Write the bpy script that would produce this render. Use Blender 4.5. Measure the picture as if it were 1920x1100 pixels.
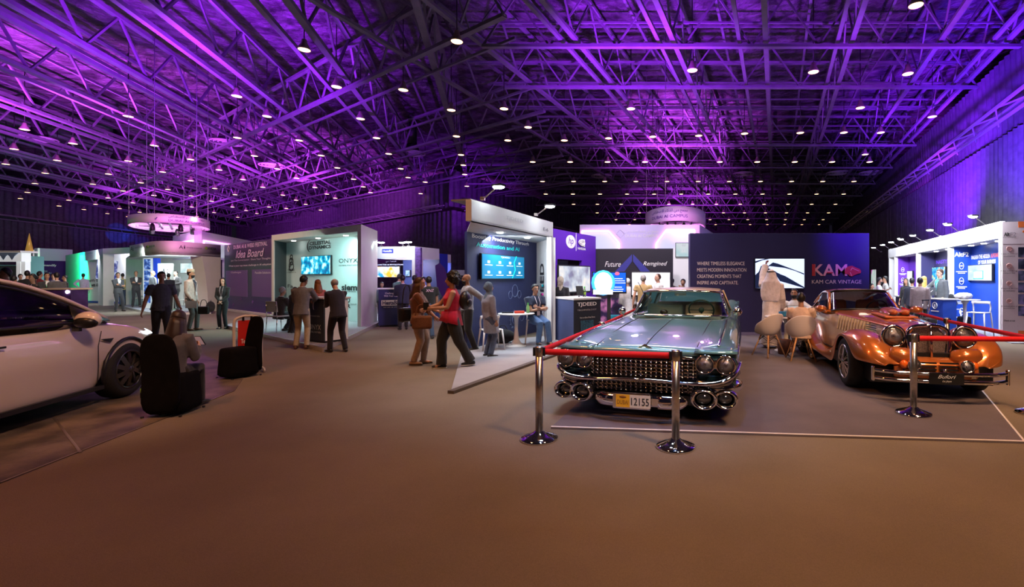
import bpy, bmesh, math, random
from mathutils import Vector, Matrix
random.seed(7)
for o in list(bpy.data.objects): bpy.data.objects.remove(o)
SC = bpy.context.scene
COL = SC.collection
# ---------------------------------------------------------------- camera
F, CX, HZ, EYE = 900.0, 1150.0, 521.0, 1.6
cam = bpy.data.cameras.new('camera'); camo = bpy.data.objects.new('camera', cam); COL.objects.link(camo)
camo.location = (0, 0, EYE); camo.rotation_euler = (math.pi/2, 0, 0)
cam.sensor_width = 36; cam.lens = 36*F/1920
cam.shift_x = (960-CX)/1920; cam.shift_y = -(550-HZ)/1920
cam.clip_end = 400; cam.clip_start = .05
SC.camera = camo
# ---------------------------------------------------------------- view and world
SC.view_settings.view_transform = 'Standard'; SC.view_settings.look = 'None'
SC.view_settings.exposure = 0.0; SC.view_settings.gamma = 1.0
SC.view_settings.use_curve_mapping = False
SC.cycles.max_bounces = 5; SC.cycles.diffuse_bounces = 2; SC.cycles.glossy_bounces = 3
SC.cycles.transparent_max_bounces = 8; SC.cycles.sample_clamp_indirect = 4
SC.cycles.caustics_reflective = False; SC.cycles.caustics_refractive = False
W = bpy.data.worlds.new('hall_air'); SC.world = W; W.use_nodes = True
W.node_tree.nodes['Background'].inputs[0].default_value = (.25, .2, .42, 1)
W.node_tree.nodes['Background'].inputs[1].default_value = .022
# ---------------------------------------------------------------- helpers: pixel frame -> hall
def P(u, v, Y): return Vector(((u-CX)/F*Y, Y, EYE-(v-HZ)/F*Y))
def G(u, v, z=0.0):
    Y = F*(EYE-z)/(v-HZ); return Vector(((u-CX)/F*Y, Y, z))
def GY(u, Y, z=0.0): return Vector(((u-CX)/F*Y, Y, z))
TH = math.atan((1455-CX)/F)            # direction of the hall's long axis on the right
# ---------------------------------------------------------------- lights
def spot(loc, to, power, color, size=60, blend=.6, rad=.25):
    l = bpy.data.lights.new('stage_or_fill_spot', 'SPOT'); l.energy = power; l.color = color
    l.spot_size = math.radians(size); l.spot_blend = blend; l.shadow_soft_size = rad
    o = bpy.data.objects.new('stage_or_fill_spot', l); COL.objects.link(o)
    o.location = loc; d = Vector(to)-Vector(loc); o.rotation_euler = d.to_track_quat('-Z', 'Y').to_euler()
    return o
def area(loc, to, power, color, sx=1.0, sy=1.0):
    l = bpy.data.lights.new('booth_light', 'AREA'); l.energy = power; l.color = color
    l.shape = 'RECTANGLE'; l.size = sx; l.size_y = sy
    o = bpy.data.objects.new('booth_light', l); COL.objects.link(o)
    o.location = loc; d = Vector(to)-Vector(loc); o.rotation_euler = d.to_track_quat('-Z', 'Y').to_euler()
    return o
def bulb(loc, power, color, rad=.15):
    l = bpy.data.lights.new('booth_bulb', 'POINT'); l.energy = power; l.color = color; l.shadow_soft_size = rad
    o = bpy.data.objects.new('booth_bulb', l); COL.objects.link(o); o.location = loc
    return o
PUR = (.36, .02, 1.0); VIO = (.62, .06, 1.0); BLU = (.06, .04, 1.0); WARM = (1.0, .46, .2); NEU = (1.0, .80, .66); COOL = (.82, .9, 1.0)
# purple uplights on the roof
for x, y, tx, ty, p, s, c in (
    (-14, 16, -17, 21, 8200, 105, PUR), (-26, 20, -30, 27, 11500, 110, VIO), (-24, 34, -28, 42, 9000, 115, VIO),
    (-9, 34, -15, 44, 2600, 70, PUR), (-44, 44, -46, 52, 8000, 110, VIO), (-16, 48, -20, 58, 7000, 90, VIO),
    (-11, 15, -14, 19, 1200, 60, PUR),
    (1, 15, 1, 20, 6500, 88, PUR), (3, 28, 4, 33, 9500, 80, VIO), (7, 46, 9, 56, 7000, 85, VIO),
    (9, 15, 11, 19, 2400, 100, PUR), (14, 22, 16, 27, 1300, 80, PUR), (20, 30, 23, 36, 2200, 80, PUR)):
    spot((x, y, 4.6), (tx, ty, 12), p*1.9, c, s, .9, .3)
# violet wash on the right drapes, blue and green patches on the left ones
# ---------------------------------------------------------------- materials
MATS = {}
def mat(name, col, rough=.6, metal=0.0, emit=0.0, ecol=None, coat=0.0, alpha=1.0, trans=0.0, noise=.0, nscale=30.0, bump=0.0, bscale=60.0, spec=.5, ior=1.45, sheen=0.0):
    if name in MATS: return MATS[name]
    m = bpy.data.materials.new(name); m.use_nodes = True; nt = m.node_tree; b = nt.nodes['Principled BSDF']
    b.inputs['Base Color'].default_value = (*col, 1); b.inputs['Roughness'].default_value = rough
    b.inputs['Metallic'].default_value = metal; b.inputs['Coat Weight'].default_value = coat
    b.inputs['Coat Roughness'].default_value = .03; b.inputs['Coat IOR'].default_value = 1.8 if coat == 1.0 and metal > 0 else 1.5
    b.inputs['Specular IOR Level'].default_value = spec; b.inputs['IOR'].default_value = ior
    b.inputs['Alpha'].default_value = alpha; b.inputs['Transmission Weight'].default_value = trans
    b.inputs['Sheen Weight'].default_value = sheen
    if emit:
        b.inputs['Emission Color'].default_value = (*(ecol or col), 1); b.inputs['Emission Strength'].default_value = emit
    tc = nt.nodes.new('ShaderNodeTexCoord')
    if noise and not emit:
        n = nt.nodes.new('ShaderNodeTexNoise'); n.inputs['Scale'].default_value = nscale; n.inputs['Detail'].default_value = 4
        nt.links.new(tc.outputs['Object'], n.inputs['Vector'])
        r = nt.nodes.new('ShaderNodeValToRGB')
        r.color_ramp.elements[0].position = .3; r.color_ramp.elements[1].position = .7
        r.color_ramp.elements[0].color = (*[max(0, c*(1-noise)) for c in col], 1)
        r.color_ramp.elements[1].color = (*[min(1, c*(1+noise)) for c in col], 1)
        nt.links.new(n.outputs['Fac'], r.inputs['Fac']); nt.links.new(r.outputs['Color'], b.inputs['Base Color'])
    if bump:
        n = nt.nodes.new('ShaderNodeTexNoise'); n.inputs['Scale'].default_value = bscale; n.inputs['Detail'].default_value = 5
        nt.links.new(tc.outputs['Object'], n.inputs['Vector'])
        k = nt.nodes.new('ShaderNodeBump'); k.inputs['Strength'].default_value = bump; k.inputs['Distance'].default_value = .02
        nt.links.new(n.outputs['Fac'], k.inputs['Height']); nt.links.new(k.outputs['Normal'], b.inputs['Normal'])
    MATS[name] = m; return m
def glass_mat(name, tint, op=.25, rough=.03):
    if name in MATS: return MATS[name]
    m = bpy.data.materials.new(name); m.use_nodes = True; nt = m.node_tree; nt.nodes.clear()
    out = nt.nodes.new('ShaderNodeOutputMaterial'); mx = nt.nodes.new('ShaderNodeMixShader')
    tr = nt.nodes.new('ShaderNodeBsdfTransparent'); gl = nt.nodes.new('ShaderNodeBsdfGlossy'); fr = nt.nodes.new('ShaderNodeFresnel')
    tr.inputs[0].default_value = (*tint, 1); gl.inputs['Roughness'].default_value = rough; fr.inputs[0].default_value = 1.45
    a = nt.nodes.new('ShaderNodeMath'); a.operation = 'ADD'; a.inputs[1].default_value = op; a.use_clamp = True
    nt.links.new(fr.outputs[0], a.inputs[0]); nt.links.new(a.outputs[0], mx.inputs[0])
    nt.links.new(tr.outputs[0], mx.inputs[1]); nt.links.new(gl.outputs[0], mx.inputs[2]); nt.links.new(mx.outputs[0], out.inputs[0])
    MATS[name] = m; return m
def screen_mat(name, c1, c2, c3, strength=2.0, scale=3.0, seed=0.0, hard=False):
    """a lit display: soft procedural picture in three colours"""
    if name in MATS: return MATS[name]
    m = bpy.data.materials.new(name); m.use_nodes = True; nt = m.node_tree; b = nt.nodes['Principled BSDF']
    b.inputs['Base Color'].default_value = (.01, .01, .01, 1); b.inputs['Roughness'].default_value = .2
    tc = nt.nodes.new('ShaderNodeTexCoord'); mp = nt.nodes.new('ShaderNodeMapping'); mp.inputs['Location'].default_value = (seed, seed*2, seed)
    n = nt.nodes.new('ShaderNodeTexNoise'); n.inputs['Scale'].default_value = scale; n.inputs['Detail'].default_value = 3
    r = nt.nodes.new('ShaderNodeValToRGB'); e = r.color_ramp.elements
    e[0].position = .38; e[0].color = (*c1, 1); e[1].position = .62; e[1].color = (*c3, 1)
    k = e.new(.5); k.color = (*c2, 1)
    if hard: r.color_ramp.interpolation = 'CONSTANT'
    nt.links.new(tc.outputs['Object'], mp.inputs[0]); nt.links.new(mp.outputs[0], n.inputs['Vector'])
    nt.links.new(n.outputs['Fac'], r.inputs['Fac']); nt.links.new(r.outputs['Color'], b.inputs['Emission Color'])
    b.inputs['Emission Strength'].default_value = strength
    MATS[name] = m; return m
def L(*c):  # sRGB 0-255 -> linear
    return tuple(((x/255)/12.92 if x/255 <= .04045 else ((x/255+.055)/1.055)**2.4) for x in c)
WHITE = mat('white_board', (.78, .77, .76), .55, noise=.03, nscale=3)
CHROME = mat('chrome', (.82, .8, .79), .07, 1.0, noise=.04, nscale=8)
STEEL = mat('brushed_steel', (.62, .59, .56), .3, 1.0, noise=.08, nscale=40)
BLACK = mat('black_plastic', (.012, .012, .014), .35, noise=.1)
DARK = mat('dark_metal', (.03, .03, .035), .5, .3, noise=.2, nscale=5)
GLASS = glass_mat('clear_glass', (.85, .92, .92), .05)
# ---------------------------------------------------------------- mesh builder
def basis(d, up=(0, 0, 1)):
    d = Vector(d).normalized(); up = Vector(up)
    if abs(d.dot(up)) > .97: up = Vector((0, 1, 0))
    x = up.cross(d).normalized()*1.0; y = d.cross(x).normalized(); return x, y, d
class MB:
    def __init__(s): s.v = []; s.f = []; s.mi = []; s.sm = []
    def add(s, vs, fs, mi=0, smooth=False):
        n = len(s.v); s.v += [tuple(v) for v in vs]
        for f in fs: s.f.append(tuple(i+n for i in f)); s.mi.append(mi); s.sm.append(smooth)
        return s
    def box(s, c, d, rz=0.0, mi=0, rx=0.0, ry=0.0):
        M = Matrix.Rotation(rz, 3, 'Z') @ Matrix.Rotation(ry, 3, 'Y') @ Matrix.Rotation(rx, 3, 'X'); c = Vector(c)
        vs = [c + M @ Vector((x*d[0]/2, y*d[1]/2, z*d[2]/2)) for z in (-1, 1) for y in (-1, 1) for x in (-1, 1)]
        return s.add(vs, [(0, 2, 3, 1), (4, 5, 7, 6), (0, 1, 5, 4), (2, 6, 7, 3), (0, 4, 6, 2), (1, 3, 7, 5)], mi)
    def box2(s, a, b, mi=0): return s.box(((a[0]+b[0])/2, (a[1]+b[1])/2, (a[2]+b[2])/2), (abs(b[0]-a[0]), abs(b[1]-a[1]), abs(b[2]-a[2])), mi=mi)
    def beam(s, p, q, w, h=None, mi=0):
        p = Vector(p); q = Vector(q); h = h or w; x, y, d = basis(q-p)
        vs = [a + x*i*w/2 + y*j*h/2 for a in (p, q) for i, j in ((-1, -1), (1, -1), (1, 1), (-1, 1))]
        return s.add(vs, [(3, 2, 1, 0), (4, 5, 6, 7), (0, 1, 5, 4), (1, 2, 6, 5), (2, 3, 7, 6), (3, 0, 4, 7)], mi)
    def rings(s, rs, mi=0, smooth=True, cap=True, closed=False):
        n = len(rs[0]); vs = [v for r in rs for v in r]; fs = []
        for i in range(len(rs)-(0 if closed else 1)):
            a = i*n; b = ((i+1) % len(rs))*n
            for k in range(n): fs.append((a+k, a+(k+1) % n, b+(k+1) % n, b+k))
        if cap and not closed: fs.append(tuple(range(n-1, -1, -1))); fs.append(tuple((len(rs)-1)*n+k for k in range(n)))
        return s.add(vs, fs, mi, smooth)
    def tube(s, pts, rad, n=10, mi=0, flat=1.0, cap=True, up=(0, 0, 1), closed=False):
        pts = [Vector(p) for p in pts]; rad = [rad]*len(pts) if isinstance(rad, (int, float)) else rad
        rs = []; px = None
        for i, p in enumerate(pts):
            if closed: d = pts[(i+1) % len(pts)]-pts[i-1]
            else: d = pts[min(i+1, len(pts)-1)]-pts[max(i-1, 0)]
            if d.length < 1e-9: d = Vector((0, 0, 1))
            if px is None: x, y, d = basis(d, up)
            else:
                d.normalize(); x = (px-d*px.dot(d))
                x = x.normalized() if x.length > 1e-6 else basis(d, up)[0]
                y = d.cross(x)
            px = x
            rs.append([p + x*math.cos(2*math.pi*k/n)*rad[i] + y*math.sin(2*math.pi*k/n)*rad[i]*flat for k in range(n)])
        return s.rings(rs, mi, True, cap, closed)
    def cyl(s, p, q, r, r2=None, n=20, mi=0): return s.tube([p, q], [r, r if r2 is None else r2], n, mi)
    def lathe(s, prof, c=(0, 0, 0), n=28, mi=0, axis=(0, 0, 1), sx=1.0, sy=1.0):
        x, y, d = basis(axis); c = Vector(c)
        rs = [[c + d*z + x*r*sx*math.cos(2*math.pi*k/n) + y*r*sy*math.sin(2*math.pi*k/n) for k in range(n)] for r, z in prof]
        return s.rings(rs, mi, True, True)
    def ell(s, c, r, n=14, m=8, mi=0, M=None):
        c = Vector(c); r = (r, r, r) if isinstance(r, (int, float)) else r; rs = []
        for j in range(m+1):
            t = math.pi*(j/m); t = min(max(t, .04), math.pi-.04); rg = []
            for k in range(n):
                a = 2*math.pi*k/n; q = Vector((r[0]*math.sin(t)*math.cos(a), r[1]*math.sin(t)*math.sin(a), -r[2]*math.cos(t)))
                rg.append(c+(M @ q if M else q))
            rs.append(rg)
        return s.rings(rs, mi)
    def prism(s, poly, y0, y1, mi=0, plane='xz'):
        """extruded polygon; poly in (x,z) with y from y0 to y1, or plane 'xy' / 'yz'"""
        f = {'xz': lambda a, b, t: (a, t, b), 'xy': lambda a, b, t: (a, b, t), 'yz': lambda a, b, t: (t, a, b)}[plane]
        n = len(poly); vs = [f(a, b, y0) for a, b in poly]+[f(a, b, y1) for a, b in poly]
        fs = [tuple(range(n)), tuple(range(2*n-1, n-1, -1))]+[(k, n+k, n+(k+1) % n, (k+1) % n) for k in range(n)]
        return s.add(vs, fs, mi)
    def grid(s, pts, mi=0, smooth=True, thick=0.0):
        R = len(pts); Cn = len(pts[0]); vs = [Vector(p) for r in pts for p in r]
        fs = [(i*Cn+j, i*Cn+j+1, (i+1)*Cn+j+1, (i+1)*Cn+j) for i in range(R-1) for j in range(Cn-1)]
        return s.add(vs, fs, mi, smooth)
    def mesh(s, name, mats):
        me = bpy.data.meshes.new(name); me.from_pydata(s.v, [], s.f)
        for m in (mats if isinstance(mats, (list, tuple)) else [mats]): me.materials.append(m)
        me.polygons.foreach_set('material_index', s.mi); me.polygons.foreach_set('use_smooth', s.sm)
        bm = bmesh.new(); bm.from_mesh(me); bmesh.ops.recalc_face_normals(bm, faces=bm.faces); bm.to_mesh(me); bm.free()
        return me
    def build(s, name, mats, parent=None, bevel=0.0, sub=0, solid=0.0, loc=None, rz=None, wn=False):
        o = bpy.data.objects.new(name, s.mesh(name, mats)); COL.objects.link(o)
        if parent: o.parent = parent
        if loc is not None: o.location = loc
        if rz is not None: o.rotation_euler = (0, 0, rz)
        if solid:
            m = o.modifiers.new('thickness', 'SOLIDIFY'); m.thickness = solid; m.offset = -1
        if bevel:
            m = o.modifiers.new('soft_edge', 'BEVEL'); m.width = bevel; m.segments = 2; m.limit_method = 'ANGLE'; m.angle_limit = .6
        if sub:
            m = o.modifiers.new('smooth', 'SUBSURF'); m.levels = sub; m.render_levels = sub
        return o
def tag(o, label=None, cat=None, group=None, kind=None):
    if label: o['label'] = label
    if cat: o['category'] = cat
    if group: o['group'] = group
    if kind: o['kind'] = kind
    return o
def thing(name, label, cat, loc=(0, 0, 0), rz=0.0, group=None):
    o = bpy.data.objects.new(name, None); COL.objects.link(o); o.location = loc; o.rotation_euler = (0, 0, rz)
    o.empty_display_size = .2
    return tag(o, label, cat, group)
def copy_tree(o, parent=None):
    c = o.copy(); COL.objects.link(c); c.parent = parent
    for ch in [x for x in o.children]: copy_tree(ch, c)
    return c
# ---------------------------------------------------------------- lettering
TXS = bpy.data.scenes.new('lettering_bench')
def text_mesh(s, font_shear=0.0, bold=0.0, ext=.004, spacing=1.0):
    cu = bpy.data.curves.new('lettering', 'FONT'); cu.body = s; cu.size = 1; cu.shear = font_shear; cu.offset = bold
    cu.space_character = spacing; cu.resolution_u = 3
    ob = bpy.data.objects.new('lettering', cu); TXS.collection.objects.link(ob); TXS.view_layers[0].update()
    me = bpy.data.meshes.new_from_object(ob.evaluated_get(TXS.view_layers[0].depsgraph))
    bpy.data.objects.remove(ob); bpy.data.curves.remove(cu)
    return me
def text(s, parent, x0, z0, x1, z1, m, y=-.008, shear=0.0, bold=0.0, name='lettering', cap=.73, rot=0.0, spacing=1.0):
    """fit the string to the box x0..x1, z0..z1 on the parent's front face (local xz plane)"""
    me = text_mesh(s, shear, bold, spacing=spacing)
    if not me.vertices: return None
    xs = [v.co.x for v in me.vertices]; ys = [v.co.y for v in me.vertices]
    w = max(xs)-min(xs); h = max(ys)-min(ys); ax = min(xs); ay = min(ys)
    for v in me.vertices:
        a = (v.co.x-ax)/w; b = (v.co.y-ay)/h
        if rot: a, b = 1-b, a
        v.co = (x0+a*(x1-x0), y, z0+b*(z1-z0))
    me.materials.clear(); me.materials.append(m)
    o = bpy.data.objects.new(name, me); COL.objects.link(o); o.parent = parent
    return o
# ---------------------------------------------------------------- vertical plane in the hall
class Plane:
    def __init__(s, A, B):
        s.A = Vector((A[0], A[1], 0)); s.B = Vector((B[0], B[1], 0)); s.d = (s.B-s.A); s.len = s.d.length; s.d.normalize()
        s.rz = math.atan2(s.d.y, s.d.x)
    def at(s, u, v):
        r = Vector(((u-CX)/F, 1)); a = s.A; d = s.d
        det = -d.x*r.y+d.y*r.x; t = (-d.x*a.y+d.y*a.x)/det
        p = Vector((r.x*t, r.y*t, 0)); return ((p-s.A).dot(s.d), EYE-(v-HZ)/F*t)
    def thing(s, name, label, cat, group=None): return thing(name, label, cat, s.A, s.rz, group)
    def text(s, par, string, u0, vb, u1, vt, m, **k):
        x0, z0 = s.at(u0, vb); z1 = s.at(u0, vt)[1]; x1 = s.at(u1, vb)[0]
        return text(string, par, x0, z0, x1, z1, m, **k)
def rect(x0, z0, x1, z1, y0=-.01, y1=0.0): return MB().box2((x0, y0, z0), (x1, y1, z1))
# warm general light over the aisles, cool and neutral booth light
spot((-6, 1.5, 9), (-3.5, 5, 0), 1050, (1, .34, .10), 100, .9, .5)
spot((4.5, 1, 9), (3.0, 5.5, 0), 2500, (1, .50, .21), 75, .9, .6)
spot((-3, 8, 9.3), (-3, 12, 0), 1500, (1, .56, .34), 85, .9, .6)
spot((-14, 14, 9.3), (-15, 17, 0), 1500, (1, .68, .5), 85, .9, .6)
spot((0, 7, 9.3), (-.9, 7.6, 0), 1500, (.88, .93, 1), 42, 1.0, .5)
spot((-5, 6, 7), (-19, 20.5, 3.0), 8500, (1, .76, .58), 40, .9, .4)  # added fill spot, brightens the curved stand's header from the camera side
spot((-3.4, 11.5, 3.4), (-8, 16, 1.6), 480, (.7, .35, 1), 50, .9, .3)
spot((0.2, 3.6, 9), (.2, 5.6, 0), 1300, (.22, .4, 1), 26, 1.0, .3)  # added blue spot, tints the left part of the mat
spot((8, 14, 9.3), (6, 11.5, 0), 1200, (1, .7, .55), 60, .9, .5)
spot((5, 5, 9), (4.2, 8.5, 0), 900, (1, .5, .3), 50, 1.0, .4)
# light inside the stands (their header strips and downlights), spots added to brighten fronts
def wl(u, v, Y): return P(u, v, Y)
area(P(600, 452, 15.6), P(600, 560, 16.4), 125, (.58, 1, .94), 3.2, .5)            # portal stand
area(P(310, 480, 22.4), P(300, 560, 24.4), 300, (.8, .97, 1), 3.0, 1.0)           # curved stand
area(P(205, 474, 28.8), P(205, 540, 30.0), 150, (.85, .9, 1), 3.5, .8)            # corner stand
area(P(118, 486, 30.5), P(139, 520, 33.6), 420, (.0, 1, .38), 1.6, 1.2)                   # green wash
bulb(P(15, 462, 23), 60, (.0, 1, .3))
area(P(742, 486, 17.9), P(742, 540, 18.7), 110, (.8, .85, 1), 1.2, .3); spot((-6, 12, 5), P(742, 475, 17.3), 420, (.9, .93, 1), 24, .8)
area(P(798, 494, 20.7), P(798, 530, 21.4), 40, (.8, .85, 1), .8, .3)
bulb(P(712, 500, 18.2), 20, (.2, .4, 1)); bulb(P(765, 500, 18.2), 16, (.8, .4, 1))
spot((-4.4, 9.6, 5.5), (-3.2, 11.5, 1.8), 620, (.85, .93, 1), 75, .8)                # navy wall stand front
area((-2.5, 11.4, 2.55), (-2.6, 12.4, .5), 85, (.9, .95, 1), 1.6, .4)
spot((-1.6, 8.6, 6), (-1.6, 11.8, 2.0), 700, (.85, .95, 1), 60, .8)
spot((.4, 11, 6.5), (.6, 16, 1.4), 900, (1, .9, .95), 75, .8)                        # lounge in front of the script wall
area((1.2, 13.4, 5.5), (1.2, 15, 0), 260, (.95, .88, 1), 3, 2)
spot((7.6, 9.5, 6.0), (7.1, 13.3, 3.3), 4200, (.16, .03, 1), 36, 1.0)                 # blue violet wash on the slogan wall
spot((4.3, 8.2, 7.5), (4.6, 12.3, .6), 520, (1, .82, .84), 50, .9)
for Y in (13.2, 15.5, 18.2, 21.5):
    x = math.tan(TH)*Y+5.1/math.cos(TH); area((x-1.0, Y-.35, 3.3), (x+.5, Y+.1, 1.7), 190, (.88, .93, 1), 1.6, .3)
spot((5.8, 11.6, 4), (9.2, 13.8, 1.1), 420, (.9, .93, 1), 46, .9)
spot((6.0, 6.0, 7), (9.6, 11.6, 1.5), 420, (1, .6, .8), 50, .8)  # added pink spot, lightens the end panel
spot((10.0, 16, 3.6), (13.5, 17.0, 6.5), 16000, (.13, .008, 1), 80, .9)                  # violet drapes right
spot((12.5, 23, 3.6), (16.5, 25, 7), 15000, (.20, .008, 1), 90, .9)
spot((-12, 15, 2.4), P(330, 425, 22.6), 4200, (1, .12, .85), 16, .8)  # added magenta spot, brightens the left ring sign from in front
bulb(P(318, 427, 23.2)+Vector((0, 0, .35)), 220, (1, .3, .85)); bulb(P(1264, 419, 23.7)+Vector((0, 0, .5)), 220, (1, .3, .9))
spot((3.0, 16.5, 3.2), P(1264, 416, 22.8), 600, (1, .35, .9), 30, .8)  # added pink spot on the front of the right ring sign
spot((-34, 44, 4), (-40, 60, 9.5), 3400, (.3, .02, 1), 70, .9)                         # violet drapes left
spot((-46, 50, 4), (-62, 60, 8.5), 1500, (.0, .06, 1), 30, .3)
for u_, v_, s_, p_ in ((190, 436, 5, 40000), (225, 441, 3.5, 30000), (262, 455, 3, 24000)): spot((-38, 44, 5.5), P(u_, v_, 68), p_, (.0, .08, 1), s_, .3, .05)
# key spots added to brighten the cars
spot((1.2, -.8, 5.2), (.5, 5.6, .6), 420, (1, .86, .78), 40, .9, .35)
spot((3.0, -.5, 5.0), (4.2, 6.4, .6), 380, (1, .84, .72), 36, .9, .35)
spot((3.2, 1.5, 7.5), (2.6, 6.5, .8), 520, (1, .68, .46), 45, .9, .25)
spot((-.5, 7.5, 7), (1.2, 6.4, .8), 260, (.8, .9, 1), 40, .9, .25)
spot((5.5, 1.8, 7), (5.0, 7, .8), 520, (1, .66, .42), 40, .9, .25)
spot((-2.6, 3.6, 4.6), (-6.6, 5.6, .9), 620, (1, .56, .38), 55, .9, .3)
# ================================================================ the hall
def noise_floor(name, c1, c2, rough, scale, fine, bump, wear=0.0):
    m = bpy.data.materials.new(name); m.use_nodes = True; nt = m.node_tree; b = nt.nodes['Principled BSDF']
    tc = nt.nodes.new('ShaderNodeTexCoord')
    n = nt.nodes.new('ShaderNodeTexNoise'); n.inputs['Scale'].default_value = scale; n.inputs['Detail'].default_value = 6
    f = nt.nodes.new('ShaderNodeTexNoise'); f.inputs['Scale'].default_value = fine; f.inputs['Detail'].default_value = 2
    r = nt.nodes.new('ShaderNodeValToRGB'); r.color_ramp.elements[0].position = .35; r.color_ramp.elements[1].position = .68
    r.color_ramp.elements[0].color = (*c1, 1); r.color_ramp.elements[1].color = (*c2, 1)
    mx = nt.nodes.new('ShaderNodeMix'); mx.data_type = 'RGBA'; mx.blend_type = 'MULTIPLY'; mx.inputs[0].default_value = .55
    nt.links.new(tc.outputs['Object'], n.inputs['Vector']); nt.links.new(tc.outputs['Object'], f.inputs['Vector'])
    nt.links.new(n.outputs['Fac'], r.inputs['Fac']); nt.links.new(r.outputs['Color'], mx.inputs[6]); nt.links.new(f.outputs['Color'], mx.inputs[7])
    hs = nt.nodes.new('ShaderNodeHueSaturation'); hs.inputs['Saturation'].default_value = 1.0; hs.inputs['Value'].default_value = 1.35
    bw = nt.nodes.new('ShaderNodeRGBToBW'); nt.links.new(f.outputs['Color'], bw.inputs[0]); nt.links.new(bw.outputs[0], mx.inputs[7])
    nt.links.new(mx.outputs[2], hs.inputs['Color']); nt.links.new(hs.outputs[0], b.inputs['Base Color'])
    b.inputs['Roughness'].default_value = rough
    k = nt.nodes.new('ShaderNodeBump'); k.inputs['Strength'].default_value = bump; k.inputs['Distance'].default_value = .01
    nt.links.new(f.outputs['Fac'], k.inputs['Height']); nt.links.new(k.outputs['Normal'], b.inputs['Normal'])
    return m
CARPET = noise_floor('grey_carpet', (.205, .165, .115), (.27, .22, .16), .92, .6, 160, .5)
CONC = noise_floor('worn_concrete', (.06, .045, .03), (.23, .18, .13), .55, 2.2, 40, .2)
MATM = noise_floor('blue_mat_carpet', (.135, .112, .125), (.175, .145, .16), .9, 1.2, 170, .5)
LCARP = noise_floor('pale_stand_carpet', (.34, .34, .37), (.40, .40, .43), .9, 1.2, 150, .4)
def slab(name, pts, z0, z1, m, label=None, cat=None, kind=None, bevel=0):
    o = MB().prism([(p[0], p[1]) for p in pts], z0, z1, plane='xy').build(name, m, bevel=bevel)
    return tag(o, label, cat, None, kind)
slab('floor', [(-90, -8), (50, -8), (70, 100), (-90, 100)], -.2, 0, CARPET, kind='structure')
# worn bare concrete strip where the white car stands, a metal joint across it
g = lambda u, v: G(u, v)
slab('floor_concrete', [G(-420, 1085), G(0, 906), G(440, 733), G(462, 700), G(363, 657), G(150, 610), G(-600, 600)], 0, .006, CONC, kind='structure')
a, b = G(102, 785), G(151, 849)
tag(MB().beam((a.x, a.y, .008), (b.x, b.y, .008), .02, .006).build('floor_joint', mat('joint_metal', (.5, .4, .3), .3, .8)), kind='structure')
a, b = G(0, 906), G(440, 733)
tag(MB().beam((a.x, a.y, .008), (b.x, b.y, .008), .012, .006).build('floor_edge_strip', MATS['joint_metal']), kind='structure')
# blue display mat and its tape
mat_pts = [G(1033, 804), G(1925, 832), G(1842, 735), GY(1660, 13.25), GY(1225, 13.25)]
slab('display_mat', mat_pts, 0, .02, MATM, 'blue grey carpet mat under the two vintage cars, edged with white tape', 'mat')
a, b = G(1033, 804), G(1925, 832)
TAPE = mat('white_tape', (.95, .88, .82), .2)
o = MB().beam((a.x, a.y+.02, .022), (b.x, b.y+.02, .022), .028, .004).build('edge_tape', TAPE); tag(o, 'white tape line along the front edge of the blue mat', 'tape')
b2 = G(1842, 735)
o = MB().beam((b.x, b.y+.03, .022), (b2.x, b2.y, .022), .02, .004).build('edge_tape', TAPE); tag(o, 'thin pale tape along the right edge of the blue mat', 'tape')

# ---------------------------------------------------------------- drapes
DRAPE = mat('black_drape', (.10, .10, .115), .85, noise=.25, nscale=3)
def drape(name, A, B, z0, z1, pitch=.42, amp=.13, y=0.0, step=.105):
    A = Vector(A); B = Vector(B); n = int((B-A).length/step); d = (B-A).normalized(); nr = Vector((-d.y, d.x))
    rg = random.Random(hash(name) % 1000 if False else len(name)); ph = 0; row0 = []; row1 = []
    for i in range(n+1):
        t = i*step; ph += step/pitch*2*math.pi*(.75+.5*rg.random())
        o = nr*(amp*math.sin(ph)+y); p = A+d*t+o
        row0.append((p.x, p.y, z0)); q = A+d*t+o*.75+nr*.03; row1.append((q.x, q.y, z1))
    return tag(MB().grid([row0, row1]).build(name, DRAPE), kind='structure')
dx, dy = math.sin(TH), math.cos(TH)
RW0 = Vector((9*dy, -9*dx)); RWd = Vector((dx, dy))
R0 = RW0-RWd*2; R1 = RW0+RWd*92
LB = Vector((-13.9, 41.7)); FB = Vector((2.5, 90)); LA = Vector((-69.6, 88)); LL = Vector((-59.0, 36)); LN = Vector((-50, -6))
zr, zc = 7.9, 11.1
for nm, A, B in (('wall_right', R0, R1), ('wall_back', FB, R1), ('wall_centre', LB, FB), ('wall_middle', LA, LB), ('wall_left', LL, LA)):
    st = .105 if nm in ('wall_right',) else .16
    drape(nm, A, B, 0, zr-.4, .45 if st < .12 else .7, .13, 0, st)
    drape(nm+'_valance', A, B, zr, zc, .5 if st < .12 else .8, .08, .35 if nm in ('wall_left',) else (-.5 if nm == 'wall_right' else .4), st)
drape('wall_near', LN, LL, 0, zc, 1.2, .1, 0, .3)
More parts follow.
